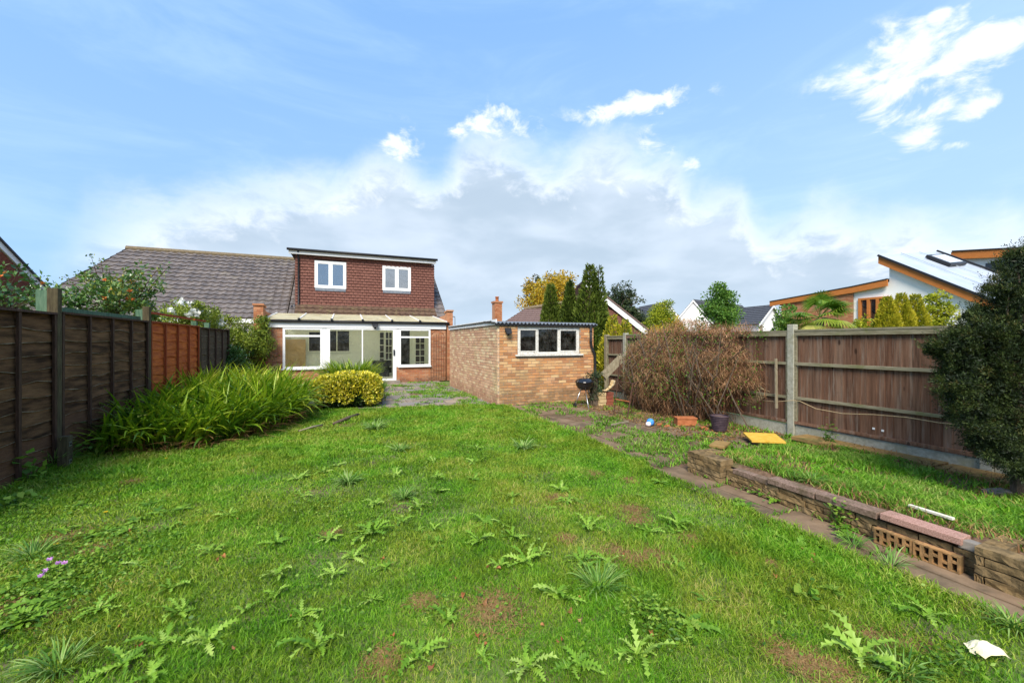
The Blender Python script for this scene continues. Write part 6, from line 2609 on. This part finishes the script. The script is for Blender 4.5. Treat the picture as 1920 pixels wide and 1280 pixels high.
# dry litter / thatch over bare patches
n = 22000
idx = rng.integers(0, len(bare_g), n)
bg_ = np.array(bare_g)
x = bg_[idx, 0] + rng.normal(size=n) * bg_[idx, 2] * .8
y = bg_[idx, 1] + rng.normal(size=n) * bg_[idx, 2] * .8
ok = (x < LAWN_R - .03) & (x > UL + .05) & (y > .5)
x, y = x[ok], y[ok]
n = len(x)
an = rng.random(n) * 6.28
l_ = .015 + .03 * rng.random(n)
P = np.zeros((n, 3, 3))
z_ = gz(x, y) + .004
P[:, 0] = np.stack([x, y, z_], 1)
P[:, 1] = P[:, 0] + np.stack([np.cos(an) * l_, np.sin(an) * l_, .008 + .006 * rng.random(n)], 1)
P[:, 2] = P[:, 1] + np.stack([np.cos(an + .3) * l_, np.sin(an + .3) * l_, -.004 + 0 * l_], 1)
strands('thatch', P, np.tile(np.array([.0045, .004, 0]), (n, 1)), M['drygrass'], None, None, 'stuff')


# ================================================================== WEEDS (countable)
def rosette_mesh(nl, L, lobes, wid, mat, seed, deep=.22, lf=(.15, .9), ragged=.35, cen=.012):
    """rosette of lobed leaves, every leaf with its own sweep, twist and ragged edge"""
    r_ = random.Random(seed)
    V, Fq, Rn = [], [], []
    for i in range(nl):
        az = i * 2.399 + r_.uniform(-.5, .5)
        ln = L * r_.uniform(.5, 1.15)
        lift = r_.uniform(*lf)
        K = lobes * 2 + 1
        sweep = r_.uniform(-.8, .8)
        twist = r_.uniform(-.5, .5)
        rv = r_.random() * .7
        x, y, z = r_.uniform(-1, 1) * cen, r_.uniform(-1, 1) * cen, .008
        prev = None
        for k in range(K + 1):
            q = k / K
            a_ = az + sweep * q
            e_ = lift - (lift + .35) * q ** 1.3 + r_.uniform(-.12, .12)
            st = ln / K
            if k:
                x += math.cos(a_) * math.cos(e_) * st
                y += math.sin(a_) * math.cos(e_) * st
                z = max(z + math.sin(e_) * st, .006)
            f = Vector((math.cos(a_), math.sin(a_), 0))
            sd = Vector((-math.sin(a_), math.cos(a_), 0)) * math.cos(twist) + Vector((0, 0, 1)) * math.sin(twist)
            env = wid * (.35 + .65 * math.sin(math.pi * min(q * .85 + .15, 1)) ** .8)
            n0 = len(V)
            pts = []
            for sg in (1, -1):
                if k == K:
                    w = .0005
                elif k % 2:
                    w = env * r_.uniform(1 - ragged, 1 + ragged)
                else:
                    w = env * deep
                up = r_.uniform(.0, .55) * w if k % 2 else 0
                pts.append(Vector((x, y, z)) + sd * (w * sg) + f * (w * .45 if k % 2 else 0) + Vector((0, 0, up)))
            V += [pts[0], Vector((x, y, z)), pts[1]]
            tipb = .25 if k % 2 else 0
            Rn += [min(rv + tipb, 1), min(rv + .12, 1), min(rv + tipb, 1)]
            if prev is not None:
                Fq += [(prev, prev + 1, n0 + 1, n0), (prev + 1, prev + 2, n0 + 2, n0 + 1)]
            prev = n0
    me = bpy.data.meshes.new('weed_leaves')
    me.from_pydata([tuple(v) for v in V], [], Fq)
    at = me.attributes.new('rnd', 'FLOAT', 'POINT')
    at.data.foreach_set('value', Rn)
    me.materials.append(mat)
    return me


thm = [rosette_mesh(9 + i % 6, .17, 7, .019, M['thistle'], 200 + i, .25, (.25, 1.15), .45, .02) for i in range(10)]
dnm = [rosette_mesh(9 + i, .10, 4, .014, M['weed'], 300 + i, .45, (.1, .7), .3) for i in range(6)]


ORD = ['first', 'second', 'third', 'fourth', 'fifth', 'sixth', 'seventh', 'eighth', 'ninth', 'tenth', 'eleventh', 'twelfth', 'thirteenth', 'fourteenth', 'fifteenth',
       'sixteenth', 'seventeenth', 'eighteenth', 'nineteenth', 'twentieth']


def ordinals(pts, edges, bands, noun):
    """label for every (px, py): its place from the left within its band of distance"""
    out = {}
    for i, b in enumerate(bands):
        row = sorted([p for p in pts if edges[i] <= p[1] < edges[i + 1]])
        for k, p in enumerate(row):
            out[p] = noun + ', ' + ORD[k] + ' from the left ' + b
    return out


def put(me, name, x, y, z, s, label, cat, group):
    o = bpy.data.objects.new(name, me)
    col.objects.link(o)
    o.location = (x, y, z)
    o.rotation_euler = (random.uniform(-.12, .12), random.uniform(-.12, .12), random.uniform(0, 6.28))
    o.scale = (s, s, s * random.uniform(.85, 1.15))
    return tag(o, label, cat, group)


th_pos = [(323, 1110, 1.1), (337, 1153, 1.15), (230, 1247, 1.2), (300, 1217, 1.4), (387, 1207, 1.4), (397, 1043, 1.1), (430, 973, .9), (517, 1023, 1.1), (617, 1013, 1.1),
          (520, 1083, 1.1), (520, 1120, .9), (567, 1163, 1.0), (597, 1225, 1.7), (187, 1147, .9), (627, 1080, 1.0), (317, 997, .8), (567, 897, .8), (567, 937, .8), (260, 1067, .8),
          (287, 1273, 1.1), (607, 887, .9), (697, 1003, 1.6), (660, 1047, 1.2), (703, 950, 1.0), (743, 893, 1.0), (753, 980, .9), (783, 955, 1.4), (820, 900, 1.2), (823, 923, 1.0),
          (887, 900, 1.0), (843, 977, .6), (787, 997, .6), (813, 993, .7), (817, 1020, 1.0), (723, 1067, .9), (907, 983, 1.3), (897, 1022, 1.6), (960, 935, 1.3), (963, 1010, 1.2),
          (990, 1060, 1.4), (937, 1067, .9), (1050, 922, 1.0), (1027, 957, .7), (1103, 993, 1.4), (1220, 1000, 1.1), (1267, 983, 1.3), (1090, 1057, 1.2), (1140, 1063, 1.4),
          (1047, 1125, 1.6), (837, 1170, 1.2), (783, 1235, 1.4), (993, 1260, 1.4), (1080, 1253, 1.4), (1197, 1235, 1.6), (1267, 1063, 1.0), (556, 900, .8), (606, 887, .9), (634, 875, .8),
          (687, 850, .9), (812, 869, 1.0), (894, 844, 1.1), (887, 869, .9), (1062, 944, .9), (1617, 1240, 1.8), (1740, 1160, 1.3), (940, 985, .9), (1015, 1040, .8), (1265, 1000, .8),
          (460, 1150, .7), (700, 1130, .7), (905, 1240, .7)]
BIG = {(597, 1225): 'largest pale thistle with long spiny arms at the bottom of the lawn', (697, 1003): 'wide bushy thistle left of the lawn centre',
       (897, 1022): 'double headed thistle just below the middle of the lawn', (1047, 1125): 'tall curled thistle left of the bright grass tussock',
       (1617, 1240): 'big spreading thistle at the lower right near the cream paper'}
TL = ordinals([(p[0], p[1]) for p in th_pos], [0, 935, 990, 1035, 1085, 1180, 1300], ['in the far lawn', 'in the farther middle lawn', 'across the middle of the lawn', 'in the nearer middle lawn', 'in the near lawn', 'along the bottom edge'], 'spiny thistle')
for (px, py, s) in th_pos:
    gx, gy = G(px, py)
    t_ = math.hypot(gx, gy)
    lab = BIG.get((px, py), TL[(px, py)])
    put(random.choice(thm), 'thistle', gx, gy, gz(gx, gy) + .012, s * (.56 + .06 * t_), lab, 'thistle', None if (px, py) in BIG else 'thistle rosettes in the lawn')
dn_pos = [(1493, 1030, 1.2), (1527, 1023, 1.2), (1460, 1010, .9), (1555, 1035, 1.0), (1297, 1177, 1.2), (1237, 907, 1.3), (1083, 943, .8), (1060, 925, .8), (100, 1130, 1.4), (70, 1115, 1.3), (130, 1090, 1.2),
          (60, 1160, 1.3), (30, 1180, 1.3), (140, 1060, 1.1), (170, 1010, 1.1), (200, 1000, 1.0), (240, 1000, 1.0), (120, 1000, 1.1), (300, 965, 1.0), (345, 960, 1.0), (280, 950, .9), (150, 950, .9),
          (750, 925, .9), (1400, 950, 1.0), (60, 1085, 1.2), (260, 980, 1.0), (1330, 1130, .9), (1205, 935, .8), (1155, 1090, .8), (20, 1110, 1.2), (330, 1010, .8), (1560, 1110, .9)]
TL = ordinals([(p[0], p[1]) for p in dn_pos], [0, 960, 1015, 1080, 1120, 1300], ['in the far lawn', 'in the middle lawn', 'level with the hollow blocks', 'in the near lawn', 'nearest the camera'], 'flat dandelion rosette')
for (px, py, s) in dn_pos:
    gx, gy = G(px, py)
    put(random.choice(dnm), 'dandelion_rosette', gx, gy, gz(gx, gy) + .012, s * 1.15, TL[(px, py)], 'weed', 'dandelion rosettes in the turf')
# weeds on the path, by the wall and on patio
PW = ((1430, 925, 1.3, 0), (1455, 940, 1.0, 0), (1400, 915, .9, 0), (1580, 995, 1.3, .0), (1590, 1010, .9, 0), (1330, 895, .8, 0), (1380, 940, .9, 0), (1210, 860, .9, 0), (1250, 850, .8, 0), (1180, 845, .8, 0), (1290, 830, .8, 0),
                        (725, 742, 1.0, 0), (745, 752, 1.2, 0), (790, 735, 1.2, 0), (830, 727, 1.3, 0), (800, 755, 1.2, 0), (870, 745, 1.0, 0), (770, 724, 1.1, 0), (848, 740, 1.1, 0), (720, 765, 1.0, 0), (900, 770, 1.0, 0))
TL = ordinals([(p[0], p[1]) for p in PW], [0, 780, 870, 1100], ['on the patio before the house', 'on the weedy paving', 'along the narrow path'], 'green joint weed')
for (px, py, s, zz) in PW:
    gx, gy = G(px, py)
    put(random.choice(dnm), 'path_weed', gx, gy, .01, s * 1.2, TL[(px, py)], 'weed', 'weeds sprouting in the paving joints')


# grass tussocks
def tussock(px, py, n, L, label, lean=.35, mat='tuft', r=.05, z=None, w=.006, name='grass_tussock'):
    gx, gy = G(px, py, z or 0)
    z0 = gz(gx, gy) if z is None else z
    t = thing(name, (gx, gy, z0), label, 'tussock')
    rr = np.sqrt(rng.random(n)) * r
    an = rng.random(n) * 6.28
    blades('blades', M[mat], t, np.stack([gx + rr * np.cos(an), gy + rr * np.sin(an), np.full(n, z0)], 1), L * (.5 + .7 * rng.random(n)), w * (.7 + .6 * rng.random(n)), lean + .5 * rng.random(n), 6, None, 1.0, an + rng.normal(size=n) * .4)
    return t


tussock(1123, 1105, 150, .19, 'large bright grass tussock with arching silver green blades right of centre', r=.06)
tussock(653, 907, 130, .2, 'pale yellow green grass tuft at the left middle of the lawn', w=.008)
tussock(757, 933, 110, .17, 'pale grass tuft just right of the yellow green one', w=.008)
tussock(703, 805, 150, .26, 'bushy grass tuft on the lawn below the variegated bush', w=.011, r=.1)
tussock(750, 845, 110, .2, 'fine grass tuft between the house patio and the lawn centre', w=.01, r=.08)
tussock(981, 840, 120, .2, 'grass tuft in the far lawn below the shed corner', w=.01, r=.08)
tussock(1693, 1268, 110, .15, 'grass tuft at the bottom right below the big thistle', r=.04)
tussock(1905, 1180, 130, .16, 'dark green grass tuft at the right edge beside the path', r=.06)
tussock(100, 878, 160, .42, 'tall grass growing up at the foot of the stub post', .1, r=.08, w=.010)
tussock(60, 1045, 130, .18, 'dark drooping grass tuft left of the pink flowers', r=.07)
tussock(110, 1250, 130, .16, 'coarse grass tuft at the bottom left corner', r=.06)
tussock(1672, 1060, 60, .16, 'thin grass tuft on the path in front of the hollow blocks', .3, r=.05)
tussock(1600, 1022, 60, .14, 'thin grass tuft left of the hollow blocks at the wall foot', .3, r=.04)
tussock(1800, 1050, 60, .18, 'sprawling grass blades at the end of the bed wall', .5, r=.04)
tussock(1520, 905, 110, .16, 'grey green grass tuft near the coping in the raised bed', z=.2, r=.05)
tussock(520, 792, 160, .2, 'dark green grass at the edge of the strap-leaved bank', .5, r=.2, w=.01)


# leafy low weeds: bramble by fence, feverfew, clover
def leafy(name, label, pts, n, ls, mat, h, sp, cat='weed', wr=.7, group=None, z=0, stems=10):
    gx, gy = G(*pts, z) if len(pts) == 2 else pts[:2]
    z0 = gz(gx, gy) if not z else z
    t = thing(name, (gx, gy, z0), label, cat, group)
    P0 = np.stack([gx + rng.normal(size=n) * sp[0], gy + rng.normal(size=n) * sp[1], z0 + np.abs(rng.normal(size=n)) * h * .5 + .01], 1)
    P0[:, 2] = np.minimum(P0[:, 2], z0 + h * 1.3)
    dr = rng.normal(size=(n, 3)) * np.array([1, 1, .35])
    leaves('leaves', P0, dr, ls * (.6 + .8 * rng.random(n)), M[mat], t, wr)
    m = MB()
    for k in range(stems):
        i = rng.integers(0, n)
        m.tube([(gx, gy, z0), (gx * .4 + P0[i, 0] * .6, gy * .4 + P0[i, 1] * .6, z0 + (P0[i, 2] - z0) * .8), tuple(P0[i])], [.004, .003, .002], 4, cap=False)
    m.build('stems', M['weed'], t)
    return t


leafy('bramble_plant', 'bramble with rounded leaves at the foot of the nearest dark fence panel', (60, 905), 55, .075, 'weed', .26, (.07, .10), 'bramble', .85)
leafy('bramble_plant', 'small bramble right of the stub post by the fence', (180, 858), 50, .075, 'weed', .2, (.1, .10), 'bramble', .8)
leafy('bramble_plant', 'bramble spray climbing the fence left of the orange panel', (253, 800), 60, .07, 'rose', .95, (.06, .07), 'bramble', .8)
leafy('bramble_plant', 'trailing leafy weed at the left bottom of the fence', (20, 950), 60, .06, 'weed', .12, (.12, .14), 'bramble', .8)
leafy('leafy_weed', 'dense parsley-like weed clump at the lower centre right of the lawn', (1213, 1155), 420, .026, 'weed', .10, (.075, .06), 'weed', .5)
leafy('leafy_weed', 'second parsley-like weed clump beside the first at lower right of centre', (1250, 1190), 420, .026, 'weed', .09, (.07, .06), 'weed', .5)
leafy('leafy_weed', 'long dark mat of parsley-like weed between the thistle and the cream paper', (1763, 1256), 650, .024, 'hedge_dark' if False else 'weed', .06, (.16, .05), 'weed', .5)
leafy('leafy_weed', 'small bramble shoot alone in the right part of the lawn', (1513, 1120), 26, .045, 'weed', .09, (.05, .05), 'weed', .85)
leafy('leafy_weed', 'fern-like weed growing out of the bed wall above the path', (1575, 985), 160, .035, 'weed', .24, (.04, .05), 'weed', .45)
leafy('leafy_weed', 'leafy weed where the path slabs meet the bed wall', (1432, 925), 260, .03, 'weed', .12, (.07, .09), 'weed', .5)
leafy('leafy_weed', 'bright tall weed beside the fence in the raised bed', (1552, 838), 150, .05, 'maple', .34, (.06, .06), 'weed', .5)
leafy('silver_weed', 'silvery grey leaved mat near the end of the raised bed', (1450, 862, .0) if False else G(1450, 865, .2), 420, .04, 'thistle', .09, (.22, .12), 'plant', .3, z=.2)
leafy('silver_weed', 'mauve tinged rosette plant in the middle of the raised bed', G(1625, 912, .18), 120, .05, 'thistle', .08, (.09, .06), 'plant', .6, z=.17)
leafy('clover_patch', 'low clover patch along the edging slabs in the raised bed', G(1720, 895, .1), 900, .03, 'tuft', .05, (.28, .55), 'clover', .9, z=.09)
# ground cover of round leaves along the left fence: nobody could count it
n = 9000
x = UL + .08 + np.abs(rng.normal(size=n)) * .42
y = rng.uniform(1.6, 7.8, n)
c = fbm(x, y, 2.2, 121)
ok = (rng.random(n) < np.clip((c - .42) * 5, 0, 1)) & (x < 0) & ~inbed(x, y)
x, y = x[ok], y[ok]
x2 = rng.normal(size=2500) * .30
y2 = rng.normal(size=2500) * .35
cx_, cy_ = G(130, 1085)
x = np.concatenate([x, cx_ + x2])
y = np.concatenate([y, cy_ + y2])
cx_, cy_ = G(1290, 1195)
ccx, ccy = rng.uniform(UL + .1, 3.5, 150), rng.uniform(1.4, 9, 150)
kk = rng.integers(0, 150, 4200)
x = np.concatenate([x, ccx[kk] + rng.normal(size=4200) * .08])
y = np.concatenate([y, ccy[kk] + rng.normal(size=4200) * .08])
ok = x < 3.5
x, y = x[ok], y[ok]
n = len(x)
leaves('ground_cover', np.stack([x, y, gz(x, y) + .02 + .03 * rng.random(n)], 1), rng.normal(size=(n, 3)) * np.array([1, 1, .22]), .014 + .016 * rng.random(n), M['weed'], None, .8, None, 'stuff')
cx_ = np.linspace(4.0, 3.8, 2)

# fallen leaves
fl_pos = [(223, 1182), (981, 888), (855, 1092), (845, 1076), (1015, 1107), (735, 1202), (811, 1258), (1045, 1208), (1054, 1204), (1083, 1168), (1087, 1128), (917, 1069), (910, 1137), (1470, 993), (1505, 1035),
          (1526, 1046), (1523, 1056), (1455, 1085), (1863, 1162), (257, 1218), (440, 1222), (408, 1058), (420, 1052), (446, 981), (543, 1164), (1018, 1180), (868, 1126), (894, 1198), (909, 1201), (973, 1112),
          (1223, 1195), (1594, 1172), (1646, 1213), (1380, 1040), (1372, 1038), (245, 1000), (716, 1053), (932, 1075), (70, 1142), (262, 1037), (1070, 1152), (908, 1220), (1170, 1045), (1300, 1030)]
lmesh = []
for k in range(4):
    me = bpy.data.meshes.new('fallen_leaf')
    V = []
    for i in range(9):
        a = i / 9 * 6.283
        r_ = .0125 * (1 + .5 * math.cos(a)) * random.uniform(.75, 1.15)
        V.append((r_ * math.cos(a) * 1.3, r_ * math.sin(a), .012 * math.sin(a * 1.5 + k) + .004))
    V.append((0, 0, .003))
    me.from_pydata(V, [], [(i, (i + 1) % 9, 9) for i in range(9)])
    at = me.attributes.new('rnd', 'FLOAT', 'POINT')
    at.data.foreach_set('value', [.2 + .2 * k] * 10)
    me.materials.append(M['fallen'])
    lmesh.append(me)
TL = ordinals(fl_pos, [0, 1035, 1060, 1100, 1150, 1185, 1300], ['in the far lawn', 'across the middle of the lawn', 'in the nearer middle lawn', 'in the near lawn', 'in the nearest lawn', 'along the bottom edge'], 'orange fallen leaf')
for px, py in fl_pos:
    gx, gy = G(px, py)
    o = put(random.choice(lmesh), 'fallen_leaf', gx, gy, gz(gx, gy) + .026, random.uniform(.6, 1.25), TL[(px, py)], 'leaf', 'fallen orange leaves on the lawn')

# cyclamen and dandelion flowers
for k, (px, py) in enumerate(((93, 1055), (110, 1062), (121, 1062), (85, 1077), (77, 1087))):
    gx, gy = G(px, py + 18)
    t = thing('cyclamen_flower', (gx, gy, gz(gx, gy)), 'pink cyclamen flower, ' + ['second from the left at the top', 'second from the right', 'rightmost of the cluster', 'second lowest of the cluster', 'lowest and leftmost of the cluster'][k], 'flower', 'pink cyclamen flowers')
    h = .085
    m = MB()
    m.tube([(gx, gy, gz(gx, gy)), (gx, gy, gz(gx, gy) + h)], .0015, 4)
    m.build('stem', M['weed'], t)
    n = 6
    an = np.arange(n) * 1.05 + random.random()
    dr = np.stack([np.cos(an) * .7, np.sin(an) * .7, np.full(n, .9)], 1)
    leaves('petals', np.tile(np.array([gx, gy, gz(gx, gy) + h]), (n, 1)), dr, np.full(n, .028), M['petal_pink'], t, .7)
for k, (px, py) in enumerate(((198, 966), (106, 1027), (312, 860))):
    gx, gy = G(px, py + 6)
    z0 = gz(gx, gy)
    t = thing('dandelion_flower', (gx, gy, z0), ['yellow dandelion in the weedy turf nearer the lawn middle', 'yellow dandelion above the pink flowers', 'yellow dandelion at the foot of the strap-leaved bank'][k], 'flower', 'yellow dandelion flowers')
    m = MB()
    m.tube([(gx, gy, z0), (gx, gy, z0 + .05)], .002, 4)
    m.build('stem', M['weed'], t)
    n = 26
    an = rng.random(n) * 6.28
    leaves('petals', np.tile(np.array([gx, gy, z0 + .05]), (n, 1)), np.stack([np.cos(an), np.sin(an), .15 + .5 * rng.random(n)], 1), np.full(n, .020), M['petal_yellow'], t, .3)

# cream paper litter at lower right
gx, gy = G(1850, 1221, .03)
t = thing('paper_scrap', (gx, gy, 0), 'crumpled cream paper scrap with grey print lying in the grass at the lower right', 'litter')
K1, K2 = 9, 7
V, F = [], []
for j in range(K2):
    for i in range(K1):
        u_, v_ = i / (K1 - 1) - .5, j / (K2 - 1) - .5
        sc = 1 - .45 * abs(v_) - .2 * abs(u_)
        V.append((gx + CS * u_ * .19 * sc + SN * v_ * .10, gy - SN * u_ * .19 * sc + CS * v_ * .10, gz(gx, gy) + .05 + .03 * math.cos(u_ * 3.2) * math.cos(v_ * 2.5) + random.uniform(-.006, .006) - .02 * abs(u_)))
for j in range(K2 - 1):
    for i in range(K1 - 1):
        q = j * K1 + i
        F.append((q, q + 1, q + K1 + 1, q + K1))
me = bpy.data.meshes.new('sheet')
me.from_pydata(V, [], F)
link_mesh('sheet', me, M['paper'], t)

# sticks / timber edging by the strap-leaved bank
for (p0, p1, lab) in (((560, 812), (605, 800), 'thin dry stick on the lawn at the left of the old log'), ((625, 798), (672, 780), 'old mossy log half buried below the variegated bush')):
    a, b = G(*p0), G(*p1)
    m = MB()
    r_ = .018 if 'thin' in lab else .035
    m.tube([(a[0], a[1], .04), ((a[0] + b[0]) / 2 + .03, (a[1] + b[1]) / 2, .055), (b[0], b[1], .04)], [r_ * .7, r_, r_ * .8], 7)
    tag(m.build('fallen_branch', M['bark' if r_ > .02 else 'greywood'], smooth=True), lab, 'branch')
# dark litter and soil debris under the bare bush
n = 5000
x = rng.uniform(5.2, 7.0, n)
y = rng.uniform(4.7, 9.3, n)
leaves('leaf_litter', np.stack([x, y, .008 + .02 * rng.random(n)], 1), rng.normal(size=(n, 3)) * np.array([1, 1, .2]), .02 + .03 * rng.random(n), M['deadleaf'], None, .6, None, 'stuff')
print('grass blades', n1_, 'objects', len(bpy.data.objects))
